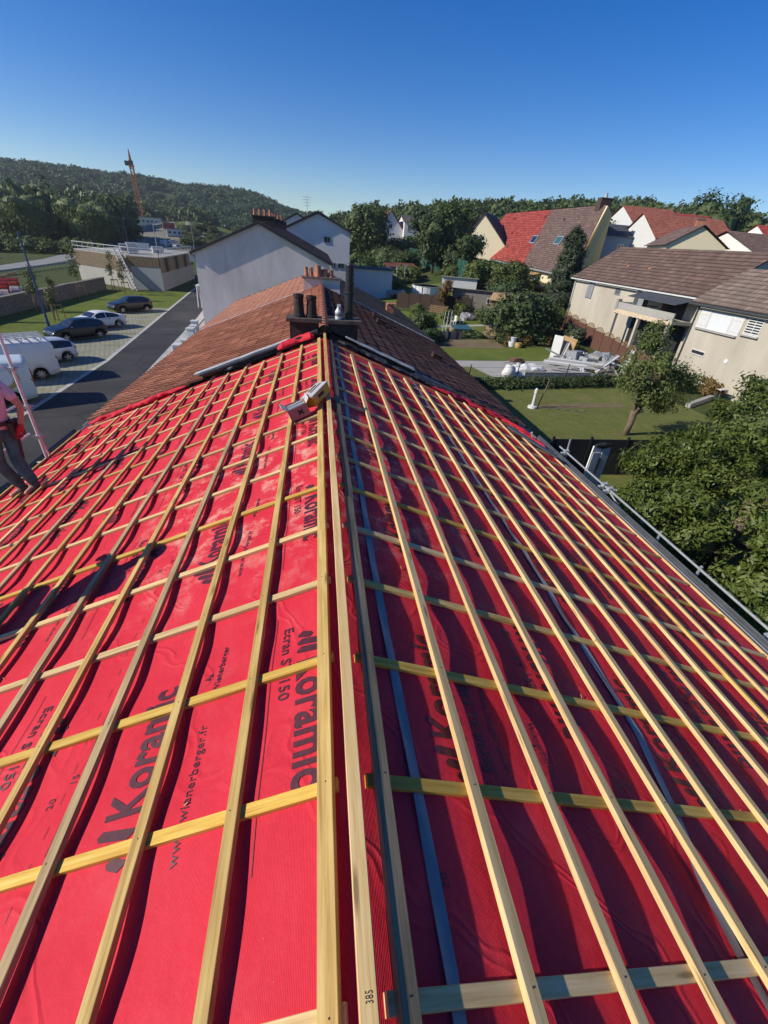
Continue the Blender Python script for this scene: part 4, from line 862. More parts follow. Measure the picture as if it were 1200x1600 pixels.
# long red and brown house on the rise
t = thing('duplex_house', 'cream house with bright red and brown roof halves and rooflights on the rise', 'house', (0, 0, 0))
zE = [7.0, 6.55, 5.5]; 
def dx_(y): return 6.95-(143-y)*0.024
m = MB(); xw = 47
m.add([(47, 143, 3), (47, 86, 2), (58.2, 97.4, 4), (58.2, 151.5, 5), (47, 143, dx_(143)), (47, 86, dx_(86)), (57, 97, 17.3), (57, 151, 17.7), (58.2, 97.5, 16.5), (58.2, 151.6, 16.9)],
      [(0, 1, 5, 4), (1, 2, 8, 6, 5), (2, 3, 9, 8), (3, 0, 4, 7, 9), (4, 5, 6, 7), (6, 8, 9, 7)]); m.build('wall', 'render_cream', t)
A0, A1, A2 = (46.4, 145, 6.6), (46.4, 107.5, 5.9), (46.4, 85.0, 5.2); B0, B1, B2 = (57, 152.3, 17.9), (57, 121.5, 17.6), (57, 97.6, 17.4)
o = tile_roof('roof', 'tile_bright', A0, A1, B1, B0, .9, .62, PR_FAR, .07, t); o['label'] = 'bright red tiled half of the roof'
o = tile_roof('roof', 'tile_brown', A1, A2, B2, B1, .9, .62, PR_FAR, .07, t); o['label'] = 'mottled brown tiled half of the roof'
mb = MB(); mb.add([(57, 97.3, 17.6), (57, 152.3, 18.1), (58.7, 152.5, 16.7), (58.7, 97.4, 16.4)], [(0, 1, 2, 3)]); mb.build('roof', 'tile_brown', t)
mb = MB(); mb.add([(46.7, 84.9, 5.1), (57, 96.6, 17.2), (58.3, 96.8, 15.8), (58.3, 96.8, 2), (47, 85.0, 2)], [(0, 4, 3, 2, 1)]); mb.build('gable_wall', 'render_ochre', t)
def onroof(u, v):
    a = np.array(A0)*(1-u)+np.array(A2)*u; b = np.array(B0)*(1-u)+np.array(B2)*u; return Vector(a*(1-v)+b*v)
ex = (onroof(1, .5)-onroof(0, .5)).normalized(); ey = (onroof(.5, 1)-onroof(.5, 0)).normalized(); ez = ex.cross(ey); ez = ez if ez.z > 0 else -ez
RM = Matrix((ex, ey, ez)).transposed()
for (u, v, pm) in ((.585, .44, 'glass'), (.80, .45, 'glass_teal')):
    mb = MB(); mb.box(onroof(u, v)+ez*.2, (3.0, 2.6, .35), 0, 0, RM); f = mb.build('rooflight', 'grey_paint', t); mb = MB(); mb.box(onroof(u, v)+ez*.39, (2.4, 2.0, .04), 0, 0, RM); mb.build('pane', pm, f)
mb = MB()
for u, v in ((.3, .55), (.36, .28), (.55, .86), (.74, .8), (.2, .85)): mb.box(onroof(u, v)+ez*.2, (.6, .7, .35), 0, 0, RM)
mb.build('vent_tile', 'tile_brown', t)
chimney(t, 99, 56, 58.4, 1.6, 16.5, 18.6, [(57.2, 99, .3, .8, 'zinc')], 'tile_brown', 'slab')
window(t, 47, 128, 132.5, 3.3, 5.6, 'x', -1, 'white', 'white_plastic'); window(t, 47, 114, 118, 3.6, 5.4, 'x', -1, 'white', 'white_plastic'); window(t, 47, 100, 104, 2.8, 4.9, 'x', -1, 'white')
gutter_bar(t, (46.3, 145, 6.5), (46.3, 85, 5.1), 'grey_paint', .18)
mb = MB(); mb.add([(46.8, 112, 5.2), (46.8, 98, 4.9), (42.5, 98, 3.9), (42.5, 111, 4.2)], [(0, 1, 2, 3)]); mb.build('porch_roof', 'sand', t)
# its deck with white railing
t = thing('deck', 'raised deck with white slatted railing below the red roofed house', 'deck', (41, 95, 0))
mb = MB(); mb.box((0, 0, 3.25), (5, 26, .3)); mb.build('platform', 'fence_dark', t)
mb = MB()
for z in (3.75, 4.15, 4.55): mb.bar((-2.6, -13, z), (-2.6, 13, z), .08, .2)
for k in range(14): mb.bar((-2.55, -13+2*k, 3.4), (-2.55, -13+2*k, 4.75), .2, .1, up=(1, 0, 0))
mb.build('railing', 'white', t)
for k in range(5): mb = MB(); mb.bar((-2.2, -12+6*k, 0), (-2.2, -12+6*k, 3.1), .2, .2, up=(1, 0, 0)); mb.build('post', 'fence_dark', t)
t = thing('parasol', 'closed white parasol on the raised deck', 'parasol', (40.5, 92, 3.4)); mb = MB(); mb.lathe((0, 0, 0), [(.3, 0), (.05, .1), (.05, .9)], 8); mb.build('stand', 'grey_paint', t); mb = MB(); mb.lathe((0, 0, .9), [(.35, 0), (.42, .3), (.2, 1.6), (.04, 1.9)], 12); mb.build('canopy', 'white', t)
# steep cream gable left of it
t = thing('gabled_house', 'steep cream gabled house with one shuttered window beside the dark trees', 'house', (44.5, 131, 4), -.55)
m = MB(); m.prism([(-5.6, -1), (6.6, -1), (6.6, 4.5), (-1.2, 12.1), (-5.6, 6.2)], 1, 0, 15); m.build('wall', 'render_cream', t)
for a, b, mm in (((7.0, 4.1), (-1.2, 12.35), 'slate'), ((-6.1, 5.6), (-1.2, 12.35), 'tile_brown')):
    mb = MB(); mb.prism([a, b, (b[0], b[1]+.3), (a[0], a[1]+.3)], 1, -.4, 15.4); mb.build('roof', mm, t)
window(t, 0, -3.6, -1.9, 5.6, 7.6, 'y', -1, 'white', 'dark', ('white', .9))

def simple_house(name, label, x0, x1, y0, y1, z0, ze, zr, wall, roof, ax=1, over=.4, tw=.5, wins=(), chim=None, rz=0.0):
    "ax 1: ridge runs along Y, gable towards the camera; ax 0: ridge along X"
    t = thing(name, label, 'house', ((x0+x1)/2, (y0+y1)/2, z0), rz); cx, cy = (x0+x1)/2, (y0+y1)/2; hx, hy = (x1-x0)/2, (y1-y0)/2; e, r = ze-z0, zr-z0
    m = MB()
    if ax == 1:
        m.prism([(-hx, -1.5), (hx, -1.5), (hx, e), (0, r), (-hx, e)], 1, -hy, hy); m.build('wall', wall, t)
        tile_roof('roof', roof, (-hx-over, hy+over, e-.1), (-hx-over, -hy-over, e-.1), (0, -hy-over, r+.2), (0, hy+over, r+.2), tw, tw, PR_FAR, .04, t)
        tile_roof('roof', roof, (hx+over, -hy-over, e-.1), (hx+over, hy+over, e-.1), (0, hy+over, r+.2), (0, -hy-over, r+.2), tw, tw, PR_FAR, .04, t)
    else:
        m.prism([(-hy, -1.5), (hy, -1.5), (hy, e), (0, r), (-hy, e)], 0, -hx, hx); m.build('wall', wall, t)
        tile_roof('roof', roof, (-hx-over, -hy-over, e-.1), (hx+over, -hy-over, e-.1), (hx+over, 0, r+.2), (-hx-over, 0, r+.2), tw, tw, PR_FAR, .04, t)
        tile_roof('roof', roof, (hx+over, hy+over, e-.1), (-hx-over, hy+over, e-.1), (-hx-over, 0, r+.2), (hx+over, 0, r+.2), tw, tw, PR_FAR, .04, t)
    for (pl, u, zz, w2, h2) in wins:
        if pl == 'y': window(t, -hy, u-w2/2, u+w2/2, zz, zz+h2, 'y', -1, 'white', t=.1)
        else: window(t, -hx, u-w2/2, u+w2/2, zz, zz+h2, 'x', -1, 'white', t=.1)
    if chim: mb = MB(); mb.box((chim[0], chim[1], r+.3), (.9, .7, 2.0)); c = mb.build('chimney', 'terracotta', t); mb = MB(); mb.box((chim[0], chim[1], r+1.35), (1.1, .9, .15)); mb.build('chimney_cap', 'slab', c)
    return t
H = simple_house
H('house', 'white house with red verge and steep gable amid the far gardens', 17.6, 25.2, 150, 164, 9, 11.4, 16.0, 'white', 'tile_orange', 1, wins=(('y', 0, 2.6, 1.2, 1.2),))
H('house', 'small pale house with brown roof left of the white steep gable', 11.7, 17.2, 165, 176, 9.5, 13.2, 15.6, 'render_cream', 'tile_brown', 0, chim=(1.8, 0))
H('house', 'two storey white house with a row of windows left of the tall dark trees', 25.2, 32, 148, 160, 7.5, 13.6, 15.2, 'render_white', 'tile_grey', 0, wins=(('y', -2, 3.8, 1, 1.4), ('y', 0, 3.8, 1, 1.4), ('y', 2, 3.8, 1, 1.4), ('y', -2, 1, 1, 1.4), ('y', 0.2, 1, 1, 1.4)))
H('house', 'orange roofed house peeping above the pool garden at the foot of the wood', 18.5, 24, 186, 196, 10.5, 14.2, 17, 'render_cream', 'tile_orange', 0)
H('house', 'white gabled house with orange roof behind the brown half of the long roof', 74, 87, 112, 126, 8, 15.5, 19.5, 'white', 'tile_orange', 0)
t = H('house', 'blue grey clad house with dark flat slate roof between the brown roofs', 59.5, 74, 99, 108, 5, 12.6, 14.6, 'blue_board', 'slate', 0, wins=(('y', -3.2, 4.6, 1.4, 1.6), ('y', 2.5, 4.6, 1.8, 1.6)))
H('house', 'white gable with tall orange red roof right of the slate roof', 66, 84, 92, 104, 6, 12.6, 16.6, 'white', 'tile_orange', 0, wins=(('y', -2, 4.5, 1.2, 1.5), ('y', 3, 4.5, 1.2, 1.5)))
H('house', 'dark red roofed house at the foot of the wood behind the orange red roof', 84, 100, 112, 124, 9, 15.6, 18.9, 'render_cream', 'tile_bright', 0)
H('house', 'cream house with broad brown gable and barred window near the right edge', 48.6, 55.6, 60, 72, 4, 10.6, 12.75, 'render_cream', 'tile_brown', 1, wins=(('y', -1.0, 3.9, 1.3, 1.5), ('y', 2.2, 3.9, 1.5, 1.4)), chim=(1.5, 2), rz=-.42)
H('house', 'blue grey sided house with orange chimney at the right edge behind the beige house', 56.6, 68, 58, 70, 4, 10.4, 12.6, 'render_white', 'tile_brown', 0, wins=(('y', -4.2, 3.6, 1.6, 1.5), ('y', -1.6, 2.8, 1.6, 1.5)))
H('house', 'red roofed house farthest right on the skyline', 92, 106, 92, 102, 8, 13.4, 16.4, 'render_white', 'tile_bright', 0)
H('house', 'brown roofed house behind the dark pine on the right skyline', 80, 92, 104, 113, 8, 14.8, 17.6, 'render_cream', 'tile_brown', 0)

# long concrete works building with timber cladding, railings and steps
t = thing('works_building', 'concrete waterworks building with timber cladding, roof railing and white steps', 'building', (0, 0, 0))
P0, P1, P2, P3 = (-37.2, 82.4), (-26.5, 74.2), (-22.4, 73.9), (-23.2, 96)
def wallq(mb, a, b, z0, z1, out=0.0):
    d = Vector((b[0]-a[0], b[1]-a[1], 0)).normalized(); nrm = Vector((d.y, -d.x, 0)); c = Vector(((a[0]+b[0])/2, (a[1]+b[1])/2, (z0+z1)/2))+nrm*(out-.15)
    mb.box(c, ((Vector(b)-Vector(a)).length, .3, z1-z0), 0, math.atan2(d.y, d.x))
for a, b, z in ((P0, P1, 2.2), (P2, P3, 2.3)):
    mb = MB(); wallq(mb, a, b, 0, z); mb.build('wall', 'concrete', t); mb = MB(); wallq(mb, a, b, z, 4.1, .08); mb.build('timber_cladding', 'cladding', t)
mb = MB(); wallq(mb, P1, P2, 0, 3.0, .1); mb.build('wall', 'panel_grey', t)['label'] = 'pale grey panel at the corner'
mb = MB(); wallq(mb, P1, P2, 3.0, 4.2, .14); mb.build('timber_cladding', 'cladding', t)
mb = MB(); mb.add([(*P0, 4.0), (*P1, 4.0), (*P2, 4.0), (*P3, 4.0), (-34, 104, 4.0), (*P0, 4.25), (*P1, 4.25), (*P2, 4.25), (*P3, 4.25), (-34, 104, 4.25)], [(4, 3, 2, 1, 0), (5, 6, 7, 8, 9)]+[(i, (i+1) % 5, 5+(i+1) % 5, 5+i) for i in range(5)]); mb.build('roof', 'concrete', t)
mb = MB()
for a, b in ((P0, P1), (P1, P2), (P2, P3)):
    n = max(2, int(math.dist(a, b)/1.3))
    for k in range(n+1):
        q = [a[i]+(b[i]-a[i])*k/n for i in (0, 1)]; mb.bar((*q, 4.2), (*q, 5.25), .05, .05, up=(1, 0, 0))
    for z in (4.7, 5.25): mb.bar((*a, z), (*b, z), .06, .06)
mb.build('railing', 'white', t)
mb = MB()
for o_ in (0, .9): mb.bar((-28.6+o_, 74.9-o_*.6, 4.9), (-26.3+o_*.7, 72.6-o_*.3, .0), .1, .3, up=(0, 0, 1))
for k in range(12): mb.box((-28.0+2.1*k/12, 74.4-2.0*k/12, 4.3-4.3*k/12), (.9, .3, .05), 0, -.5)
mb.build('steps', 'galv', t)
mb = MB(); wallq(mb, (-22.9, 80), (-23.0, 82), 0, 2.1, .04); mb.build('door', 'grey_paint', t)

# ------------------------------------------------------------------ walls, fences, hedges
t = thing('stone_wall', 'long rough stone wall closing the green verge', 'wall', (-29.8, 40, 0)); mb = MB(); n = 40; vs = []
for k in range(n+1):
    y = -50+82*k/n; h = 1.55+.08*mnoise.noise(Vector((0, k*.7, 0)))
    vs += [(.25, y, 0), (.22, y, h-.1), (.3, y, h-.1), (.3, y, h), (-.3, y, h), (-.25, y, 0)]
mb.add(vs, [(6*k+j, 6*k+j+1, 6*k+j+7, 6*k+j+6) for k in range(n) for j in range(5)]); mb.build('stonework', 'stone', t)
def fence(name, label, pts, h, mat, arch=0.0, post='grey_paint', lat=None):
    t = thing(name, label, 'fence', (*pts[0], T(*pts[0]))); o0 = Vector((*pts[0], T(*pts[0])))
    for i, (a, b) in enumerate(zip(pts, pts[1:])):
        n = max(1, round(math.dist(a, b)/1.9))
        for k in range(n):
            p = Vector((a[0]+(b[0]-a[0])*k/n, a[1]+(b[1]-a[1])*k/n, 0)); q = Vector((a[0]+(b[0]-a[0])*(k+1)/n, a[1]+(b[1]-a[1])*(k+1)/n, 0)); zb = T((p.x+q.x)/2, (p.y+q.y)/2)
            d = (q-p); Lg = d.length; d.normalize(); c0 = (p+q)/2; c0.z = zb; mb = MB(); m2 = 8; th = Vector((d.y, -d.x, 0))*.025; vs = []
            for j in range(m2+1):
                u = -1+2*j/m2; top = h+arch*(1-u*u)*(.0 if lat else 1); s_ = p+d*(Lg*(.02+.96*j/m2)); s_.z = zb
                vs += [s_-th-o0, s_+th-o0, s_+th+Vector((0, 0, top))-o0, s_-th+Vector((0, 0, top))-o0]
            mb.add(vs, [(4*j+e, 4*j+(e+1) % 4, 4*j+4+(e+1) % 4, 4*j+4+e) for j in range(m2) for e in range(4)]+[(3, 2, 1, 0), (4*m2, 4*m2+1, 4*m2+2, 4*m2+3)])
            pn = mb.build('panel', mat, t)
            if lat:
                mb = MB(); prev = None
                for j in range(13):
                    u = -1+2*j/12; top = h+lat*(1-u*u)+.04; s_ = p+d*(Lg*(.02+.96*j/12)); s_.z = zb; a1 = s_+Vector((0, 0, top))-o0
                    if prev is not None: mb.bar(prev, a1, .04, .05)
                    if 0 < j < 12:
                        b1 = s_+d*.12+Vector((0, 0, h))-o0; mb.bar(b1, s_-d*.1+Vector((0, 0, top))-o0, .02, .015); b2 = s_-d*.12+Vector((0, 0, h))-o0; mb.bar(b2, s_+d*.1+Vector((0, 0, top))-o0, .02, .015)
                    prev = a1
                mb.build('trellis', 'shed_wood', pn)
            mb = MB(); z_ = T(p.x, p.y); mb.bar(Vector((p.x, p.y, z_))-o0, Vector((p.x, p.y, z_+h+.12))-o0, .09, .09, up=(1, 0, 0)); mb.build('post', post, t)
    return t
fence('panel_fence', 'red brown panel fence with arched trellis tops before the beige house', [(29.6, 58.5), (29.2, 50.7), (28.3, 40.4), (26.6, 33.2), (25.6, 29.6)], 1.75, 'fence_brown', 0, 'fence_dark', .38)
fence('panel_fence', 'dark brown scalloped fence behind the vegetable plot', [(11.5, 69), (14.5, 66.5), (18.5, 62.8), (20.5, 61.5)], 1.8, 'fence_dark', .25, 'fence_dark')
fence('windbreak_fence', 'tall green windbreak fence beyond the pool', [(23.5, 128), (25.6, 110), (28.6, 92)], 3.3, 'mesh_green', 0, 'grey_paint')
fence('windbreak_fence', 'short green windbreak fence by the red roofed house', [(33.5, 108), (37.2, 96)], 3.0, 'mesh_green', 0, 'grey_paint')
fence('board_fence', 'black stained board fence in the shade beside the orchard tree', [(9.9, 15.9), (17.0, 15.9)], 1.75, 'dark', 0, 'dark')
# near gardens
drape('garden_lawn', [(5.4, 10), (5.4, 27.8)], [(25.5, 10), (25.5, 30.5)], 'lawn_dry', .03, 'sunlit mown garden lawn with a worn strip', 'lawn', st=1)
drape('worn_strip', [(14.0, 25.0), (14.2, 25.8)], [(20.6, 25.6), (20.6, 26.5)], 'soil', .042, 'worn bare strip across the garden lawn', 'soil', st=.5)
drape('garden_path', [(6, 31.6), (6, 36.6)], [(23.5, 33.2), (22.6, 38.6)], 'path', .03, 'pale concrete garden path beside the rubbish heap', 'path', st=1)
drape('garden_lawn', [(6, 31.2), (6, 35.0)], [(13.6, 31.4), (12.6, 35.2)], 'lawn_dry', .042, 'small grass patch set in the concrete path', 'lawn', st=1)
drape('garden_lawn', [(6, 36.7), (6, 41.5)], [(23.2, 38.7), (24.5, 43.6)], 'lawn', .034, 'green grass strip behind the concrete path', 'lawn', st=1)
drape('vegetable_bed', [(6, 41.7), (6, 45.2)], [(18.5, 42.6), (18.6, 46.5)], 'soil', .05, 'dry brown soil of the vegetable plot', 'soil', st=1)
drape('garden_lawn', [(6, 47), (6, 68)], [(22, 49), (20, 60)], 'lawn', .05, 'green lawn of the garden before the dark fence', 'lawn', st=1)
drape('garden_path', [(13.5, 52.6), (13.5, 53.6)], [(21.0, 53.2), (21.0, 54.2)], 'path', .08, 'pale stepping path before the sheds', 'path', st=.5)
drape('pool_lawn', [(9, 70), (12, 90)], [(22, 66), (24, 90)], 'lawn', .07, 'sunlit lawn around the round pool', 'lawn', st=1)

# ------------------------------------------------------------------ plants
def leaves(cl, n, size, rg, spread, asp=.55, up=.5, droop=0.0):
    "n leaf quads around clump centres cl (k,3) as arrays V (4n,3), Q (n,4)"
    ix = rg.integers(0, len(cl), n); of = rg.normal(0, 1, (n, 3)); of *= (rg.uniform(.25, 1.25, n)/(np.linalg.norm(of, axis=1)+1e-9))[:, None]; cen = cl.mean(0); dc = cl-cen; dc /= np.linalg.norm(dc, axis=1)[:, None]+1e-9
    sc = rg.uniform(.7, 1.45, len(cl))[ix][:, None]; c = cl[ix]+of*spread*1.6*sc*np.array([1, 1, .8])
    nr = of*.9+dc[ix]*.45+rg.normal(0, .45, (n, 3)); nr[:, 2] += up; nr /= np.linalg.norm(nr, axis=1)[:, None]
    a = np.cross(nr, rg.normal(0, 1, (n, 3))); a[:, 2] -= droop; a -= nr*(a*nr).sum(1)[:, None]; a /= np.linalg.norm(a, axis=1)[:, None]+1e-9; b = np.cross(nr, a)
    s = size*rg.uniform(.5, 1.45, (n, 1)); V = np.stack([c-a*s*.5, c+b*s*asp*.5-a*s*.05, c+a*s*.5, c-b*s*asp*.5-a*s*.05], 1).reshape(-1, 3)
    return V, np.arange(4*n).reshape(n, 4)
def clumps(lobes, per, rg, shell=.75):
    out = []
    for (x, y, z, rx, ry, rz) in lobes:
        d = rg.normal(0, 1, (per, 3)); d /= np.linalg.norm(d, axis=1)[:, None]; r = rg.uniform(shell**3, 1.12, (per, 1))**(1/3)
        out.append(np.array([x, y, z])+d*r*np.array([rx, ry, rz]))
    return np.concatenate(out)
def core(lobes, rg, k=.72):
    mb = MB()
    for (x, y, z, rx, ry, rz) in lobes:
        o = len(mb.v); mb.sphere((x, y, z), (rx*k, ry*k, rz*k), 12)
        for i in range(o, len(mb.v)):
            v = Vector(mb.v[i]); c = Vector((x, y, z)); q = 1+.3*mnoise.noise(v*1.3/max(rx, .5)+Vector((x, y, 0))); mb.v[i] = tuple(c+(v-c)*q)
    return np.array(mb.v), mb.f
def tree(name, label, cat, x, y, lobes, n, size, mat, trunk=None, limbs=(), per=40, spread=.3, asp=.55, up=.5, droop=0., seed=1, group=None, shell=.72, corek=.7, z=None, bark='bark'):
    rg = np.random.default_rng(seed); z0 = T(x, y) if z is None else z; t = thing(name, label, cat, (x, y, z0), 0, group)
    cl = clumps(lobes, per, rg, shell); V, Q = leaves(cl, n, size, rg, spread, asp, up, droop)
    if corek:
        cv, cf = core(lobes, rg, corek); o = len(V); tri = []
        for f in cf: tri.append([i+o for i in f])
        V = np.concatenate([V, cv]); Q = np.concatenate([Q, np.array(tri)])
    npmesh('crown', V, Q, mat, t)
    if trunk or limbs:
        mb = MB()
        if trunk: mb.tube(trunk[0], trunk[1], 9)
        for p, r in limbs: mb.tube(p, r, 7)
        mb.build('trunk', bark, t, smooth=True)
    return t
def blob(rg, cx, cy, cz, R, H_, k=7, var=.45):
    return [(cx, cy, cz, R*.72, R*.72, H_*.75)]+[(cx+R*.55*math.cos(a), cy+R*.55*math.sin(a), cz+H_*rg.uniform(-.45, .5), R*rg.uniform(.35, .55), R*rg.uniform(.35, .55), H_*rg.uniform(.35, .55)) for a in rg.uniform(0, 6.28, k)]
R1 = np.random.default_rng(11)
# big cherry tree beside the gutter
lb = [(2.8, 1.0, 3.2, 2.7, 2.7, 2.1), (0.9, 2.0, 2.1, 1.7, 1.7, 1.2), (-0.8, 0.0, 1.7, 1.7, 1.8, 1.2), (2.2, -2.6, 2.6, 2.6, 2.4, 2.0), (5.0, 2.6, 3.7, 2.3, 2.2, 1.9), (5.4, -0.5, 3.6, 2.6, 2.6, 2.2), (0.4, -3.4, 1.8, 1.9, 1.9, 1.4), (3.2, -5.4, 2.2, 2.6, 2.4, 1.7), (2.6, 3.6, 2.3, 1.3, 1.2, .9), (-0.6, -6.4, 1.2, 1.7, 1.8, 1.2)]
tree('cherry_tree', 'large leafy cherry tree filling the right edge beside the gutter', 'tree', 10.9, 9.4, lb, 95000, .155, 'leaf_near', ([(2, 0, 0), (2, 0, 1.2), (2.1, .1, 2.6)], [.28, .24, .16]), [([(2, 0, 1.1), (0, 1.2, 2.2)], [.14, .05]), ([(2, 0, 1.3), (4.6, 1, 3.4)], [.15, .05]), ([(2, 0, 1.0), (1.6, -3, 2.4)], [.13, .05])], per=60, spread=.2, asp=.38, up=.25, droop=.8, seed=3, shell=.36, corek=0)
tree('shrub', 'light green shrub between the cherry tree and the beige wall', 'shrub', 20.2, 15.8, blob(R1, 0, 0, 1.9, 2.4, 1.9), 9000, .2, 'leaf_mid', ([(0, 0, 0), (0, 0, 1.6)], [.12, .08]), per=40, spread=.25, seed=8)
# pollarded orchard tree
lb = [(-.2, .2, 4.2, 1.0, 1.2, 1.1), (1.0, .3, 3.3, 1.2, 1.3, 1.1), (1.9, 0, 2.9, 1.0, 1.2, .8), (-.7, .2, 3.4, .6, .8, .7), (.5, -.2, 2.4, .8, 1.0, .6), (1.4, .4, 2.0, .8, 1.0, .5), (0, .6, 5.1, .5, .6, .7)]
tree('orchard_tree', 'pollarded orchard tree with grey trunk on the garden lawn', 'tree', 17.2, 20.8, lb, 15000, .15, 'leaf_mid', ([(0, 0, 0), (.1, 0, .7), (.05, 0, 1.35), (.3, 0, 1.7)], [.2, .16, .19, .13]), [([(.15, 0, 1.2), (-.1, 0, 1.75), (-.2, 0, 3.4)], [.14, .1, .04]), ([(.25, 0, 1.6), (.9, .1, 2.4), (1.4, .2, 3.2)], [.1, .07, .04]), ([(.1, 0, 1.25), (.45, -.1, 1.5)], [.11, .1]), ([(.1, 0, 1.6), (.2, .2, 4.2)], [.08, .03])], per=26, spread=.26, asp=.4, seed=4, shell=.4, corek=0)
# bushes and trees of the back gardens
def gtree(name, label, x, y, R, H_, mat, n=6000, size=.3, seed=1, tr=True, cat='tree', base=.0, k=7, group=None):
    rg = np.random.default_rng(seed); hc = base+(H_-base)/2
    return tree(name, label, cat, x, y, blob(rg, 0, 0, hc, R, (H_-base)/2, k), n, size, mat, ([(0, 0, 0), (0, 0, hc)], [max(.06, H_*.025), .04]) if tr else None, per=34, spread=max(.16, R*.12), seed=seed, group=group)
gtree('fig_bush', 'broad dark leafed bush right of the vegetable plot', 21.6, 47.6, 3.6, 5.0, 'leaf_dark', 9000, .36, 21, True, 'bush')
gtree('bush', 'lower leafy bush before the panel fence', 25.6, 50.0, 2.2, 3.4, 'leaf_mid', 4500, .3, 22, True, 'bush')
gtree('bush', 'spreading green bush below the white deck railing', 31.0, 74.5, 4.5, 5.2, 'leaf_sun', 6500, .42, 23, True, 'bush')
gtree('bush', 'rounded sunlit bush beside the green windbreak', 29.5, 84, 3.8, 5.4, 'leaf_mid', 5000, .45, 24, True, 'bush')
gtree('bush', 'small dark bush by the wooden shed roof', 26.5, 66.5, 2.6, 3.6, 'leaf_dark', 4000, .35, 25, True, 'bush')
gtree('bush', 'clipped dark shrub beside the neighbouring eave', 11.2, 49.0, 1.8, 2.4, 'leaf_dark', 3500, .25, 26, False, 'bush')
gtree('bush', 'low bush at the corner of the neighbouring roof', 10.4, 43.8, 1.4, 1.6, 'leaf_dark', 2500, .22, 27, False, 'bush')
gtree('bush', 'pale grey green bush behind the junk heap fence', 31.0, 60.0, 2.0, 3.2, 'leaf_grey', 3500, .28, 28, True, 'bush')
# conifer
rg = np.random.default_rng(5); lb = []
for k in range(26):
    h = 1.2+8.4*k/26; r = 3.4*(1-(h/11.4))**.75; a = k*2.4; lb.append((r*.5*math.cos(a), r*.5*math.sin(a), h, r*.62, r*.62, 1.0))
lb += [(0, 0, 9.3, .55, .55, 1.0), (-.7, .3, 8.6, .6, .6, .8)]
tree('conifer', 'tall grey green conifer before the red and brown roofs', 'tree', 35.2, 65.4, lb, 14000, .42, 'leaf_grey', ([(0, 0, 0), (0, 0, 9)], [.25, .06]), per=18, spread=.3, asp=.32, seed=5, shell=.5, corek=.6)
gtree('tree', 'dark leafy tree on the left of the tall pair beyond the pool', 24.6, 104, 5.0, 13.0, 'leaf_dark', 8000, .6, 31, True)
gtree('tree', 'tallest dark green tree beyond the pool beside the cream gable', 28.6, 108, 5.6, 15.4, 'leaf_forest', 9000, .65, 32, True)
gtree('tree', 'lower dark tree under the tallest one beside the windbreak', 29.8, 100, 4.2, 8.2, 'leaf_dark', 6000, .55, 33, True)
gtree('tree', 'rounded green tree behind the white gabled house', 12.2, 132, 6.5, 15.5, 'leaf_forest', 6000, .8, 34, True)
gtree('tree', 'dark pine on the skyline above the red roofs at the right', 101, 118, 7.5, 17.5, 'leaf_dark', 6000, .8, 35, True)
gtree('tree', 'dark tree between the brown roof and the wood', 70, 118, 7, 12, 'leaf_dark', 5000, .8, 36, True)
for i, (x, y, R, h, m, lab) in enumerate([(9.5, 122, 4, 5.5, 'leaf_mid', 'garden bush nearest the white gabled house'), (15.5, 118, 4.5, 6.4, 'leaf_forest', 'bright rounded bush in the far gardens'), (19.5, 110, 4, 5.0, 'leaf_dark', 'dark bush left of the green windbreak'),
    (22, 136, 4.5, 6, 'leaf_mid', 'bush below the white steep gable'), (13, 104, 3.6, 4.6, 'leaf_dark', 'dark hedge bush behind the flat white shed'), (28, 142, 4, 5, 'leaf_forest', 'bush below the two storey white house'), (17, 96, 3.2, 3.6, 'leaf_mid', 'low bush behind the pool shed'), (9.2, 98, 3.2, 5.4, 'leaf_dark', 'tall dark bush right of the white gabled house')]):
    gtree('bush', lab, x, y, R, h, m, 3600, .5, 40+i, False, 'bush', 0, 6, 'bushes of the far gardens')
tree('sapling', 'small yellowing tree in the garden before the pool', 'tree', 17.0, 63.0, [(0, 0, 2.7, .95, .95, 1.2), (.3, 0, 3.3, .6, .6, .8), (-.3, .1, 2.0, .6, .6, .6)], 2600, .2, 'leaf_autumn', ([(0, 0, 0), (0, 0, 2.4)], [.07, .04]), per=30, spread=.2, seed=6, corek=.5)
# more shrubs and flower clumps of the near gardens
for i, (x, y, R, h, m, lab) in enumerate([(13.0, 60.5, 1.2, 1.8, 'leaf_mid', 'shrub before the dark scalloped fence, left one'), (18.8, 60.0, 1.1, 1.9, 'leaf_sun', 'bright shrub before the sheds'), (20.2, 55.0, 1.3, 1.7, 'leaf_mid', 'shrub beside the small wooden shed'), (27.0, 45.5, 1.4, 2.0, 'leaf_grey', 'grey green shrub before the panel fence'),
    (25.3, 43.0, 1.1, 1.5, 'leaf_mid', 'low shrub at the end of the mixed bed'), (26.8, 54.0, 1.6, 2.6, 'leaf_dark', 'dark shrub behind the broad dark bush'), (11.2, 53.0, 1.2, 1.8, 'leaf_sun', 'sunlit shrub behind the bean stakes'), (15.6, 55.5, 1.0, 1.5, 'leaf_mid', 'small shrub on the garden lawn before the sheds'), (27.5, 30.4, 1.3, 1.6, 'leaf_mid', 'shrub at the end of the panel fence'), (29.8, 29.0, 1.0, 1.2, 'leaf_autumn', 'reddish shrub before the white trestle table'), (12.0, 45.4, .8, 1.1, 'leaf_sun', 'bright plant at the left end of the vegetable plot'), (24.8, 90, 2.4, 3.4, 'leaf_sun', 'bright bush right of the pool'), (14.5, 88, 2.0, 2.6, 'leaf_mid', 'bush left of the pool')]):
    gtree('shrub', lab, x, y, R, h, m, 1800, .24, 300+i, False, 'shrub', 0, 6, 'shrubs of the near gardens')
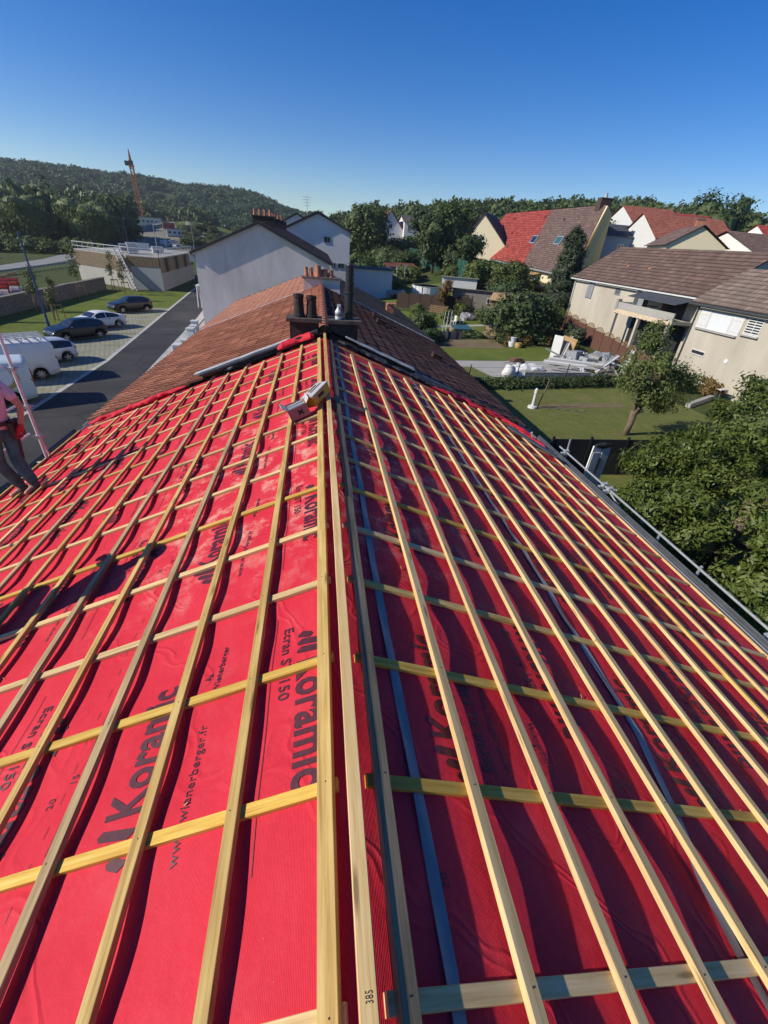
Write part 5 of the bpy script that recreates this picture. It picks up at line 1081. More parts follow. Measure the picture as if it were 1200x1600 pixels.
# hedge along the path
t = thing('hedge', 'low dark ivy hedge along a wire fence between path and lawn', 'hedge', (17, 30, 0)); rg = np.random.default_rng(9)
cl = np.stack([rg.uniform(-7.5, 7.6, 500), rg.normal(0, .22, 500), rg.uniform(.1, .75, 500)], 1); cl[:, 1] += cl[:, 0]*.17; V, Q = leaves(cl, 9000, .13, rg, .11); npmesh('foliage', V, Q, 'leaf_dark', t)
for x in (-6.8, -3.0, 1.2, 5.0):
    mb = MB(); mb.bar((x, x*.17, 0), (x+.1, x*.17, 1.7), .05, .05, up=(1, 0, 0)); mb.build('post', 'dark', t)
mb = MB()
for z in (.9, 1.5): mb.tube([(-6.8, -1.15, z), (5.1, .85, z)], .012, 5)
mb.build('wire', 'galv', t)
# vegetables and stakes
rg = np.random.default_rng(10)
for r_, (y, n, lab) in enumerate([(47.2, 9, 'cabbage like plant in the row nearest the brown soil'), (48.6, 8, 'cabbage like plant in the row nearest the sheds')]):
    for k in range(n):
        x = 12.6+k*1.15+rg.uniform(-.15, .15); tree('cabbage', lab, 'plant', x, y, [(0, 0, .26, .34, .34, .26)], 110, .3, 'veg', None, per=20, spread=.1, seed=60+k+20*r_, group='vegetables in rows', corek=0)
for k in range(12):
    x = 18.6+k*.55; y = 44.2+rg.uniform(-.6, 1.4); tree('flower_plant', 'flowering plant in the mixed bed before the broad dark bush', 'plant', x, y, [(0, 0, .5, .35, .35, .5)], 200, .2, ['veg', 'leaf_autumn', 'leaf_mid', 'leaf_grey'][k % 4], None, per=20, spread=.14, seed=90+k, group='plants of the mixed bed', corek=0)
for k in range(6):
    x, y = 12.9+.5*k, 46.9+.5*k if k < 3 else 51.0; t = thing('bean_stake', 'pale stake standing in the vegetable plot', 'stake', (x, y, T(x, y)), 0, 'stakes of the vegetable plot'); mb = MB(); mb.bar((0, 0, 0), (.12, .05, 2.6 if k in (0, 1, 2) else 1.5), .055, .055, up=(1, 0, 0)); mb.build('pole', 'white', t)
# young street trees with stakes
def sapling(x, y, h, lab, seed, full=1.0):
    t = thing('young_tree', lab, 'tree', (x, y, 0), 0, 'young trees on the verge'); rg = np.random.default_rng(seed)
    lb = [(0, 0, h*.62, .55*full, .55*full, h*.25), (.2, .1, h*.8, .35*full, .35*full, h*.14), (-.25, 0, h*.48, .45*full, .45*full, h*.12)]
    V, Q = leaves(clumps(lb, 26, rg, .2), int(900*full), .16, rg, .15); npmesh('crown', V, Q, 'leaf_sun', t)
    mb = MB(); mb.tube([(0, 0, 0), (.03, 0, h*.9)], [.05, .02], 7)
    for a in (.3, 2.4, 4.3): mb.tube([(0, 0, h*.4), (.5*math.cos(a), .5*math.sin(a), h*.7)], [.02, .008], 5)
    mb.build('trunk', 'bark', t)
    for k in range(3):
        a = k*2.09+.4; mb = MB(); mb.tube([(.6*math.cos(a), .6*math.sin(a), 0), (.5*math.cos(a), .5*math.sin(a), 1.5)], .045, 7); mb.build('stake', 'shed_wood', t)
    mb = MB(); q = [(.52*math.cos(k*2.09+.4), .52*math.sin(k*2.09+.4), 1.4) for k in range(4)]
    for k in range(3): mb.bar(q[k], q[k+1], .03, .09)
    mb.build('tie_rail', 'shed_wood', t)
sapling(-24.2, 47.0, 4.0, 'young tree behind the black hatchback near the blue pole', 1, .9); sapling(-28.0, 51.6, 4.4, 'bushy young tree close to the stone wall', 2, 1.2)
sapling(-28.4, 61.8, 6.2, 'tallest young tree beside the stone wall', 3, 1.1); sapling(-28.0, 70.8, 5.2, 'young tree just left of the works building corner', 4, .8); sapling(-25.8, 68.4, 4.4, 'young tree before the grey works building panel', 5, .9); sapling(-29.0, 45.0, 3.0, 'smallest young tree at the left end of the stone wall', 6, .7)
# willows
def willow(x, y, h, R, lab, seed):
    rg = np.random.default_rng(seed); lb = blob(rg, 0, 0, h*.55, R, h*.42, 9); t = thing('willow_tree', lab, 'tree', (x, y, 0), 0, 'willows')
    cl = clumps(lb, 60, rg, .7); n = 9000; c = cl[rg.integers(0, len(cl), n)]+rg.normal(0, .4, (n, 3)); k = rg.uniform(0, 1, n); c[:, 2] -= k*2.6
    V, Q = leaves(c, n, .75, rg, .15, .3, .1, 2.2); cv, cf = core(lb, rg, .7); Q = np.concatenate([Q, np.array(cf)+len(V)]); V = np.concatenate([V, cv]); npmesh('crown', V, Q, 'leaf_willow', t)
    mb = MB(); mb.tube([(0, 0, 0), (0, 0, h*.5)], [.6, .3], 8); mb.build('trunk', 'bark', t, smooth=True)
willow(-83, 158, 15.5, 8.5, 'left weeping willow of the pair by the main road', 1); willow(-68, 164, 15.0, 7.5, 'right weeping willow of the pair by the main road', 2)
# roadside bushes and the woods as masses
protos = []
for k in range(5):
    rg = np.random.default_rng(200+k); lb = blob(rg, 0, 0, .52, .5, .48, 8); cl = clumps(lb, 22, rg, .7); V, Q = leaves(cl, 620, .105, rg, .045, .75, .4); cv, cf = core(lb, rg, .55); protos.append((np.concatenate([V, cv]), np.concatenate([Q, np.array(cf)+len(V)])))
def wood(name, label, pts, mat, kind='stuff'):
    Vs, Qs = [], []; o = 0; rg = np.random.default_rng(len(pts))
    for (x, y, w_, h) in pts:
        V, Q = protos[rg.integers(0, 5)]; a = rg.uniform(0, 6.28); c, s = math.cos(a), math.sin(a); P = np.stack([(V[:, 0]*c-V[:, 1]*s)*w_+x, (V[:, 0]*s+V[:, 1]*c)*w_+y, V[:, 2]*h+T(x, y)-h*.05], 1)
        Vs.append(P); Qs.append(Q+o); o += len(V)
    ob = npmesh(name, np.concatenate(Vs), np.concatenate(Qs), mat); tag(ob, label, 'wood', kind=kind); return ob
def pol(az, r): return r*math.sin(math.radians(az)), r*math.cos(math.radians(az))
rg = np.random.default_rng(77); pts = []
for k in range(430):
    az = rg.uniform(-44, -11.5); r = rg.uniform(205, 340) if az < -19 else rg.uniform(400, 520); x, y = pol(az, r)
    h = rg.uniform(13, 20.5)*(1.0 if r < 330 else 1.2); pts.append((x, y, h*rg.uniform(.55, .8), h))
wood('forest', 'dense dark green wood behind the willows and works', pts, 'leaf_forest')
pts = []
for k in range(1150):
    az = rg.uniform(-40, 2.0); r = rg.uniform(480, 930); x, y = pol(az, r); h = rg.uniform(10, 16); pts.append((x, y, h*rg.uniform(1.1, 1.6), h))
wood('far_forest', 'wooded hill on the left skyline', pts, 'leaf_far')
pts = []
for k in range(760):
    az = rg.uniform(-1.5, 47); r = rg.uniform(205, 330); x, y = pol(az, r); h = rg.uniform(9.5, 15); pts.append((x, y, h*rg.uniform(.7, 1.0), h))
wood('forest', 'dark wood along the right skyline behind the red roofs', pts, 'leaf_forest')
pts = [(x, y, w_, h) for x, y, w_, h in [(*pol(a, r), rg.uniform(3, 5), rg.uniform(2.2, 4)) for a, r in zip(rg.uniform(-42, -22, 130), rg.uniform(150, 176, 130))]]
wood('roadside_bushes', 'low bushes along the far side of the main road', pts, 'leaf_mid')
pts = [(*pol(a, r), rg.uniform(4, 8), rg.uniform(2, 5)) for a, r in zip(rg.uniform(-14, -8, 60), rg.uniform(210, 330, 60))]
wood('scrub', 'pale scrub beyond the works yard', pts, 'leaf_sun')
pts = [(*pol(a, r), rg.uniform(3, 6), rg.uniform(2, 4)) for a, r in zip(rg.uniform(5, 17, 120), rg.uniform(118, 190, 120))]
wood('garden_greenery', 'mixed greenery of the far gardens', pts, 'leaf_mid')

# ------------------------------------------------------------------ vehicles
def spline(xs_, ys_, n):
    "smooth interpolation through stations"
    q = np.linspace(xs_[0], xs_[-1], n); out = []
    xs_ = np.array(xs_, float); ys_ = np.array(ys_, float); dl = np.diff(ys_)/np.diff(xs_); m = np.concatenate([[dl[0]], [0 if a*b <= 0 else 2*a*b/(a+b) for a, b in zip(dl, dl[1:])], [dl[-1]]])
    for x in q:
        i = min(max(np.searchsorted(xs_, x)-1, 0), len(xs_)-2); h = xs_[i+1]-xs_[i]; t = (x-xs_[i])/h
        out.append((2*t**3-3*t**2+1)*ys_[i]+(t**3-2*t**2+t)*h*m[i]+(-2*t**3+3*t**2)*ys_[i+1]+(t**3-t**2)*h*m[i+1])
    return q, np.array(out)
def car(name, label, loc, rz, col, kind='hatch', group='cars parked in the bays'):
    """front towards +X, wheels on z=0"""
    t = thing(name, label, 'car', loc, rz, group); n = 61
    if kind == 'van': top = [(-2.45, 1.95), (-2.42, 2.08), (-2.3, 2.15), (-1, 2.18), (.7, 2.16), (1.05, 2.02), (1.75, 1.25), (2.3, 1.02), (2.5, .72)]; belt = 1.25; W = .98; wb = (-1.45, 1.55); wr = .34; g0, g1 = 0.35, 1.25
    elif kind == 'coupe': top = [(-2.2, .78), (-2.12, 1.0), (-1.6, 1.10), (-.9, 1.34), (-.1, 1.43), (.35, 1.36), (1.05, 1.0), (1.8, .86), (2.15, .66), (2.22, .5)]; belt = .93; W = .9; wb = (-1.3, 1.35); wr = .33; g0, g1 = -1.5, .95
    else: top = [(-2.05, .8), (-2.02, 1.02), (-1.7, 1.36), (-1.2, 1.47), (-.2, 1.52), (.3, 1.44), (1.0, 1.06), (1.75, .92), (2.1, .72), (2.15, .5)]; belt = .95; W = .89; wb = (-1.28, 1.32); wr = .33; g0, g1 = -1.75, .9
    xs_, zs_ = spline([a for a, b in top], [b for a, b in top], n); x0, x1 = xs_[0], xs_[-1]
    V = []; rows = 9
    for x, zt in zip(xs_, zs_):
        e = min((x-x0), (x1-x)); wv = W*(1-(.22 if kind != 'van' or x > 0 else .05)*max(0, 1-e/.45)**2.2); zb = .24+.10*max(0, 1-e/.5)
        arch = 0
        for wx in wb:
            d = abs(x-wx)
            if d < wr+.07: arch = max(arch, math.sqrt((wr+.07)**2-d*d)+wr-.02)
        zl = max(zb, arch); bl = min(belt, zt*.97 if zt < belt*1.05 else belt); zl = min(zl, bl-.08)
        up = max(zt-bl, 0); wt = wv-.27*min(1, up/.5) if kind != 'van' else wv-.05*min(1, up/.9)
        V.append([(0, zl), (wv*.97, zl), (wv, zl+(bl-zl)*.3), (wv*1.0, zl+(bl-zl)*.7), (wv*.965, bl), (wt+.03, bl+up*.82 if up > .03 else bl+up*.3), (wt-.06, zt-up*.06), (wt*.55, zt), (0, zt+.012)])
    body = MB(); gl = MB()
    def emit(mb, faces_side):
        for s_ in (-1, 1):
            o = len(mb.v); mb.v += [(xs_[i], s_*V[i][j][0], V[i][j][1]) for i in range(n) for j in range(rows)]
            for i, j in faces_side:
                f = (o+i*rows+j, o+(i+1)*rows+j, o+(i+1)*rows+j+1, o+i*rows+j+1); mb.f.append(f if s_ < 0 else f[::-1]); mb.m.append(0)
    def isglass(i, j):
        x = (xs_[i]+xs_[i+1])/2; slope = (zs_[i+1]-zs_[i])/(xs_[i+1]-xs_[i]); up = zs_[i]-belt
        if j == 4: return g0 < x < g1 and up > .18 and not any(abs(x-p) < .045 for p in ((-.35, .62) if kind != 'van' else (0.62,)))
        if j >= 6 and kind != 'van': return (slope < -.38 and .25 < x < 1.02) or (slope > .3 and x < -.85 and up > .16)
        if j >= 6: return slope < -.75 and 1.0 < x < 1.75
        return False
    allf = [(i, j) for i in range(n-1) for j in range(rows-1)]
    emit(body, [f for f in allf if not isglass(*f)]); emit(gl, [f for f in allf if isglass(*f)])
    body.build('body', col, t, smooth=True); gl.build('windows', 'glass', t, smooth=True)
    for end, x in ((0, x0), (n-1, x1)):                                   # close the ends
        pass
    mb = MB(); 
    for i in (0, n-1): mb.add([(xs_[i], s_*p[0], p[1]) for s_, rr_ in ((1, V[i]), (-1, V[i][::-1])) for p in rr_], [tuple(range(2*rows))])
    mb.build('end_panel', col, t)
    mb = MB(); mb.box(((x0+x1)/2, 0, .33), (x1-x0-.5, 2*W-.25, .22)); mb.build('underbody', 'rubber', t)
    for wx in wb:
        for s_ in (-1, 1):
            y = s_*(W-.10); wt_ = MB(); prof = [(-.1, wr*.62), (-.1, wr*.93), (-.06, wr), (.06, wr), (.1, wr*.93), (.1, wr*.62)]
            wt_.tube([(wx, y+u, wr) for u, r in prof], [r for u, r in prof], 22); wh = wt_.build('wheel', 'rubber', t, smooth=False)
            rm = MB(); yy = y+s_*.102
            rm.tube([(wx, yy-s_*.03, wr), (wx, yy+s_*.004, wr)], [wr*.16, wr*.13], 10)
            for k in range(5 if kind != 'van' else 8):
                a = k*2*math.pi/(5 if kind != 'van' else 8)+.3; rm.bar((wx+.05*math.cos(a), yy-s_*.008, wr+.05*math.sin(a)), (wx+wr*.64*math.cos(a), yy-s_*.008, wr+wr*.64*math.sin(a)), .06, .02, up=(0, 1, 0))
            rm.tube([(wx, yy-.015, wr), (wx, yy+.015, wr)], [wr*.66, wr*.66], 20, cap=False); rm.build('rim', 'rim', wh)
    zf = .66 if kind != 'van' else .9
    for s_ in (-1, 1):
        mb = MB(); mb.sphere((x1-.22, s_*(W-.24), zf), (.2, .17, .085), 12); mb.build('headlight', 'lamp_clear', t, smooth=True)
        mb = MB(); mb.sphere((x0+.09 if kind != 'van' else x0+.03, s_*(W-.2), .88 if kind != 'van' else 1.15), (.09, .15, .09 if kind != 'van' else .28), 10); mb.build('tail_light', 'lamp_red', t, smooth=True)
        mb = MB(); mb.sphere((.72 if kind != 'van' else 1.15, s_*(W+.06), belt+.06), (.07, .11, .07), 8); mb.build('mirror', col, t, smooth=True)
    mb = MB(); mb.box((x1-.035, 0, .42), (.05, 1.0, .16)); mb.build('grille', 'rubber', t); mb = MB(); mb.box((x0+.02, 0, .5), (.05, 1.2, .1)); mb.build('bumper_trim', 'rubber', t)
    for s_ in (-1, 1):
        for hx in ((-.55, .4) if kind != 'van' else (.4,)): mb = MB(); mb.box((hx, s_*(W-.005), belt-.12), (.16, .03, .03)); mb.build('door_handle', 'rubber', t)
    return t
def face(px, py): return math.atan2(py, px)
h1 = face(-.62, -.79); h2 = face(-.70, -.71)
car('parked_car', 'black hatchback nearest the blue lamp post', (-19.4, 39.8, .02), h1, 'car_navy'); 
car('parked_car', 'white coupe between the two black hatchbacks', (-19.7, 44.6, .02), h1, 'car_white', 'coupe')
car('parked_car', 'small black hatchback standing alone at the far end of the bays', (-20.3, 54.4, .02), h2, 'car_black')
car('parked_car', 'silver hatchback half hidden by the white van', (-18.3, 31.9, .02), h1, 'car_silver')
v1 = car('parked_van', 'white van with ladder racks on its roof', (-18.1, 28.0, .02), face(-.80, -.60), 'van_white', 'van', 'vans parked in the bays')
mb = MB()
for y in (-.75, -.25, .25, .75): mb.bar((-2.2, y, 2.36), (1.0, y, 2.34), .06, .06)
for k in range(8): mb.bar((-2.1+.42*k, -.8, 2.30), (-2.1+.42*k, .8, 2.30), .05, .05)
for k in range(4): mb.bar((-2.0+.9*k, -.8, 2.1), (-2.0+.9*k, -.8, 2.33), .05, .05, up=(1, 0, 0)); mb.bar((-2.0+.9*k, .8, 2.1), (-2.0+.9*k, .8, 2.33), .05, .05, up=(1, 0, 0))
mb.build('roof_rack', 'alu', v1)
v2 = car('parked_van', 'pale van with a large gold and white disc on its side, behind the guard post', (-17.1, 23.6, .02), face(-.86, -.5), 'van_pale', 'van', 'vans parked in the bays')
mb = MB()
for (r0, r1, m) in ((.0, .58, 'white_plastic'), (.6, .82, 'emblem_gold')):
    mb = MB(); K = 28; y = .985 if r0 == 0 else .982; vs = []
    for k in range(K):
        a = 2*math.pi*k/K; vs += [(-1.15+r0*math.cos(a), y-.075*max(0, (1.42+r0*math.sin(a)-1.25)), 1.42+r0*.78*math.sin(a)), (-1.15+r1*math.cos(a), y-.075*max(0, (1.42+r1*math.sin(a)-1.25)), 1.42+r1*.78*math.sin(a))]
    vs = [(x, yy+.012, z) for x, yy, z in vs]
    mb.add(vs, [(2*k, 2*k+1, (2*k+3) % (2*K), (2*k+2) % (2*K)) for k in range(K)]); mb.build('disc_emblem', m, v2)

# ------------------------------------------------------------------ street things
t = thing('lamp_post', 'slender blue lamp post on the verge behind the parked cars', 'lamp post', (-22.4, 41.7, 0))
mb = MB(); mb.tube([(0, 0, 0), (0, 0, 1), (0, 0, 7.0)], [.11, .09, .05], 10); mb.tube([(0, 0, 0), (0, 0, .9)], [.13, .12], 10); mb.build('pole', 'blue_pole', t); mb = MB(); mb.tube([(0, 0, 6.95), (0, 0, 7.15)], [.09, .06], 10); mb.build('lamp_head', 'blue_pole', t)
t = thing('lamp_post', 'thin dark lamp post before the works building corner', 'lamp post', (-24.2, 80, 0)); mb = MB(); mb.tube([(0, 0, 0), (0, 0, 8.4)], [.09, .05], 8); mb.build('pole', 'grey_paint', t); mb = MB(); mb.box((.3, 0, 8.4), (.7, .2, .08)); mb.build('lamp_head', 'grey_paint', t)
for i, (x, y, lab) in enumerate([(-60, 170, 'left'), (-52, 182, 'middle'), (-46, 196, 'right')]):
    t = thing('lamp_post', f'{lab} one of the three far lamp posts in the works yard', 'lamp post', (x, y, 0), 0, 'far lamp posts'); mb = MB(); mb.tube([(0, 0, 0), (0, 0, 9)], [.12, .07], 6); mb.build('pole', 'grey_paint', t); mb = MB(); mb.box((.5, 0, 9), (1.2, .3, .12)); mb.build('lamp_head', 'grey_paint', t)
# white gate pillars and letter boxes in the front yards of the row
for i, (x, y, h, w_, lab) in enumerate([(-10.0, 33.6, 1.1, .55, 'white pillar with a grey letter box, nearest of the front yard pillars'), (-10.2, 36.2, .9, .45, 'white pillar just behind the one with the letter box'), (-10.6, 39.8, 1.1, .55, 'white pillar midway along the front yards'), (-10.8, 41.6, 1.0, .5, 'white pillar before the gabled house'), (-11.1, 43.4, 1.1, .5, 'white pillar farthest along the front yards'), (-9.3, 29.0, .6, .35, 'small white post near the eave of the tiled roof')]):
    t = thing('gate_pillar', lab, 'pillar', (x, y, .06), -.05, 'white front yard pillars'); mb = MB(); mb.box((0, 0, h/2), (w_, w_, h)); mb.build('shaft', 'white', t); mb = MB(); mb.box((0, 0, h+.04), (w_+.1, w_+.1, .08)); mb.build('cap', 'white', t)
    if i == 0: mb = MB(); mb.box((0, -.35, h*.75), (.42, .16, .4)); mb.build('letter_box', 'grey_paint', t)
for i, (y0, y1, lab) in enumerate([(36.6, 39.4, 'low white wall between the nearest front yard pillars'), (40.2, 41.3, 'low white wall between the middle front yard pillars')]):
    t = thing('garden_wall', lab, 'wall', (-10.4-.25*i, (y0+y1)/2, .06), .07); mb = MB(); mb.box((0, 0, .25), (.2, y1-y0, .5)); mb.box((0, 0, .52), (.28, y1-y0, .05)); mb.build('coping', 'white', t)
# football goal frame / white A-frame by the gable
t = thing('trestle', 'white folding trestle frame standing at the corner of the grey gable', 'trestle', (-14.2, 60.0, .1)); mb = MB()
for s_ in (-1, 1): mb.bar((s_*.2, -.9, 0), (s_*.2, -.3, 2.3), .1, .1, up=(1, 0, 0)); mb.bar((s_*.2, .9, 0), (s_*.2, .3, 2.3), .1, .1, up=(1, 0, 0))
mb.box((0, 0, 2.35), (.5, 1.6, .12)); mb.build('frame', 'white', t)
# red picnic / stacked site barriers beyond the stone wall
for i, (x, y, lab) in enumerate([(-38, 58, 'nearest red barrier stack beyond the stone wall'), (-37.5, 62, 'middle red barrier stack beyond the stone wall'), (-38.5, 66, 'farthest red barrier stack beyond the stone wall')]):
    t = thing('barrier_stack', lab, 'barrier', (x, y, 0), .5, 'red barrier stacks'); mb = MB(); 
    for k in range(9): mb.box((0, -1.4+.35*k, .75), (2.2, .1, .12)); mb.box((0, -1.4+.35*k, 1.2), (2.2, .1, .12)); mb.box((-.95, -1.4+.35*k, .65), (.08, .1, 1.3)); mb.box((.95, -1.4+.35*k, .65), (.08, .1, 1.3))
    mb.build('barrier_panel', 'red', t); mb = MB(); mb.box((0, 0, .12), (2.4, 3.2, .2)); mb.build('pallet', 'white', t); mb = MB(); mb.bar((-1.1, -1.5, 1.5), (1.1, 1.3, 1.9), .1, .1); mb.bar((-1.1, 1.5, 1.5), (1.1, .8, 1.7), .1, .1); mb.build('pole', 'shed_wood', t)
t = thing('guard_rail', 'long low guard rail along the main road', 'guard rail', (-48, 85, 0)); mb = MB()
for y in range(-45, 46, 3): mb.box((.12*(y < -99)-.12*y*.0+(-.05*y), y, .35), (.1, .1, .7))
mb.bar((2.25, -45, .62), (-2.25, 45, .62), .06, .3); mb.build('rail', 'galv', t)
# crane
t = thing('tower_crane', 'orange tower crane rising over the wooded hill', 'crane', (-119, 372, 0)); CH = 38
mb = MB(); hw = .95
for sx in (-1, 1):
    for sy in (-1, 1): mb.bar((sx*hw, sy*hw, 0), (sx*hw, sy*hw, CH), .34, .34, up=(1, 0, 0))
for k in range(int(CH/2)):
    z = 2*k; a = 1 if k % 2 else -1
    for (p, q) in (((-hw*a, -hw), (hw*a, -hw)), ((-hw*a, hw), (hw*a, hw)), ((-hw, -hw*a), (-hw, hw*a)), ((hw, -hw*a), (hw, hw*a))): mb.bar((*p, z), (*q, z+2), .2, .2)
mb.build('mast', 'crane', t)
mb = MB(); mb.box((0, 0, CH+.6), (2.6, 2.6, 1.2)); mb.build('slewing_ring', 'crane', t); mb = MB(); mb.box((-2.4, -.5, CH+1.6), (1.9, 1.9, 2.4)); mb.build('cab', 'dark', t)
mb = MB()
for s_ in (-1, 1): mb.bar((s_*.9, 0, CH+1), (0, 0, CH+9), .34, .34); mb.bar((0, s_*.9, CH+1), (0, 0, CH+9), .34, .34, up=(1, 0, 0))
for k in range(4): r = .9*(1-k/4.6); mb.box((0, 0, CH+2+1.7*k), (2*r, 2*r, .18))
mb.build('tower_head', 'crane', t)
mb = MB(); d = Vector((-119, 372, 0)).normalized()
for s_ in (-.6, .6): mb.bar((s_, 0, CH+2), (d.x*42+s_, d.y*42, CH+2.4), .22, .22); 
mb.bar((0, 0, CH+3.4), (d.x*42, d.y*42, CH+3.0), .22, .22)
for k in range(21): mb.bar((d.x*2*k-.6, d.y*2*k, CH+2), (d.x*(2*k+1), d.y*(2*k+1), CH+3.3), .14, .14); mb.bar((d.x*2*k+.6, d.y*2*k, CH+2), (d.x*(2*k+1), d.y*(2*k+1), CH+3.3), .14, .14)
mb.build('jib', 'crane', t); mb = MB(); mb.bar((0, 0, CH+2.2), (-d.x*12, -d.y*12, CH+2.2), 1.2, .4); mb.build('counter_jib', 'crane', t); mb = MB(); mb.box((-d.x*11, -d.y*11, CH+1.2), (2.2, 1.6, 2)); mb.build('counterweight', 'dark', t)
mb = MB(); mb.box((0, 0, .5), (6, 6, 1)); mb.build('base', 'concrete', t)
# works yard: cabins, containers, vehicles
for i, (x, y, dx, dy, h, m, lab) in enumerate([(-104, 338, 14, 5, 4.2, 'render_white', 'long white site cabin under the crane'), (-118, 330, 7, 6, 5.2, 'concrete', 'grey site building left of the crane foot'), (-84, 306, 6, 2.6, 2.8, 'red', 'red shipping container in the works yard'), (-76, 290, 10, 3, 3.0, 'white', 'white shipping container in the works yard'), (-98, 300, 6, 2.6, 2.8, 'grey_paint', 'grey shipping container in the works yard')]):
    t = thing('site_cabin', lab, 'cabin', (x, y, T(x, y)), .3); mb = MB(); mb.box((0, 0, h/2), (dx, dy, h)); mb.build('wall', m, t); mb = MB(); mb.box((0, 0, h+.12), (dx+.4, dy+.4, .24)); mb.build('roof', 'zinc', t); mb = MB()
    for k in range(int(dx/2.5)): mb.box((-dx/2+1.4+2.4*k, -dy/2, h*.55), (1.1, .08, 1.0))
    mb.build('window', 'dark', t)
for i, (x, y, m, k_, lab) in enumerate([(-66, 232, 'car_white', 'van', 'white van parked in the far works yard'), (-58, 218, 'car_silver', 'hatch', 'silver car parked left in the far works yard'), (-49, 206, 'car_black', 'hatch', 'black car parked in the far works yard'), (-72, 262, 'car_white', 'hatch', 'white car parked deepest in the far works yard'), (-55, 240, 'car_navy', 'hatch', 'dark blue car in the far works yard')]): car('parked_car', lab, (x, y, T(x, y)+.05), .4+i, m, k_, 'far vehicles in the works yard')
simple_house('roadside_building', 'low building with pale roof edge at the far left beyond the road', -84, -70, 98, 112, 0, 3.2, 4.6, 'grey_paint', 'tile_grey', 1)
simple_house('roadside_building', 'pale roofed building half hidden in the trees at the left edge', -124, -108, 158, 172, 0, 8.0, 10.5, 'render_white', 'tile_grey', 1)
drape('grass_mound', [(-112, 318), (-112, 352)], [(-50, 318), (-50, 352)], 'lawn', .08, 'bright grassy mound at the foot of the wooded hill', 'mound', st=4)

for i, (x, y, dx, dy, h, m, lab) in enumerate([(-29, 82, 2.4, 1.6, 1.0, 'grey_paint', 'grey machine housing on the works roof near the steps'), (-26, 86, 1.6, 1.6, .8, 'zinc', 'zinc hatch on the works roof near the far wall'), (-31, 92, 3.5, 1.5, .9, 'white', 'white duct on the works roof, deepest one'), (-27.5, 79, 1.2, 1.2, 1.3, 'zinc', 'zinc hatch on the works roof at the front corner')]):
    t = thing('roof_unit', lab, 'roof unit', (x, y, 4.25), .4, 'machines on the works roof'); mb = MB(); mb.box((0, 0, h/2), (dx, dy, h)); mb.build('housing', m, t); mb = MB(); mb.box((0, 0, h+.05), (dx+.15, dy+.15, .1)); mb.build('lid', 'galv', t)
rq = random.Random(5)
for i in range(22):
    x, y = 22.2+rq.uniform(-1.6, 3.6), 35+rq.uniform(-3.2, 3.6); m = rq.choice(['white', 'galv', 'shed_grey', 'concrete', 'alu']); w_, l_ = rq.uniform(.1, .3), rq.uniform(.9, 2.4)
    t = thing('scrap_piece', 'short offcut lying loose in the rubbish heap', 'building scrap', (x, y, rq.uniform(.35, .9)), 0, 'loose offcuts in the heap'); t.rotation_euler = (rq.uniform(-.4, .4), rq.uniform(-.6, .6), rq.uniform(0, 3.1)); mb = MB(); mb.box((0, 0, 0), (l_, w_, .06)); mb.box((0, w_/2, .05), (l_, .02, .1)); mb.build('offcut', m, t)

# ------------------------------------------------------------------ garden things
t = thing('swimming_pool', 'round above ground pool with white walls', 'pool', (18.2, 79.5, T(18.2, 79.5)))
mb = MB(); mb.lathe((0, 0, 0), [(2.45, 0), (2.5, 1.35), (2.58, 1.4), (2.38, 1.4), (2.36, .3)], 32); mb.build('pool_wall', 'white_plastic', t); mb = MB(); mb.lathe((0, 0, 1.18), [(2.36, 0), (2.36, .02)], 32); mb.build('water', 'pool', t)
mb = MB()
for k in range(12): a = k*math.pi/6; mb.bar((2.5*math.cos(a), 2.5*math.sin(a), 0), (2.55*math.cos(a), 2.55*math.sin(a), 1.4), .08, .08, up=(1, 0, .1))
mb.build('rib', 'alu', t)
def shed(name, label, x, y, rz, dx, dy, h0, h1, wm, rm, door=True, win=True):
    t = thing(name, label, 'shed', (x, y, T(x, y)), rz); m = MB(); m.prism([(-dy/2, -.3), (dy/2, -.3), (dy/2, h1), (-dy/2, h0)], 0, -dx/2, dx/2); m.build('wall', wm, t)
    mb = MB(); mb.bar((0, -dy/2-.3, h0+.06), (0, dy/2+.3, h1+.08), dx+.5, .1); mb.build('roof', rm, t)
    if door: mb = MB(); mb.box((-dx*.2, -dy/2-.03, .95), (.85, .06, 1.85)); d = mb.build('door', 'shed_grey', t); mb = MB(); mb.box((-dx*.2+.3, -dy/2-.08, 1.0), (.04, .05, .15)); mb.build('handle', 'dark', d)
    if win: window(t, -dy/2, dx*.1, dx*.1+.9, 1.0, 1.7, 'y', -1, 'white')
    return t
shed('shed', 'long low shed with grey roof behind the vegetable plot', 22.6, 64.0, -.35, 8.0, 3.2, 2.5, 2.1, 'shed_grey', 'slab')
shed('shed', 'small new wooden shed with two windows beside the dark bush', 23.4, 58.0, -.5, 2.6, 2.2, 2.1, 2.7, 'shed_wood', 'sand', False, True)
shed('shed', 'garden shed with red roof beside the windbreak', 17.0, 100, .1, 6, 4, 2.6, 3.2, 'fence_dark', 'tile_orange')
shed('shed', 'grey flat roofed shed left of the red roofed shed', 11.5, 96, .05, 6, 4, 2.4, 2.6, 'shed_grey', 'concrete')
shed('shed', 'white walled garage with flat dark roof at the end of the grey slope', 8.6, 82, .0, 7.0, 6, 4.3, 4.3, 'render_white', 'dark', False, False)
shed('shed', 'low white shed with pale roof below the windbreak', 24.5, 82, -.3, 6, 3, 1.9, 1.6, 'white', 'concrete', False, False)
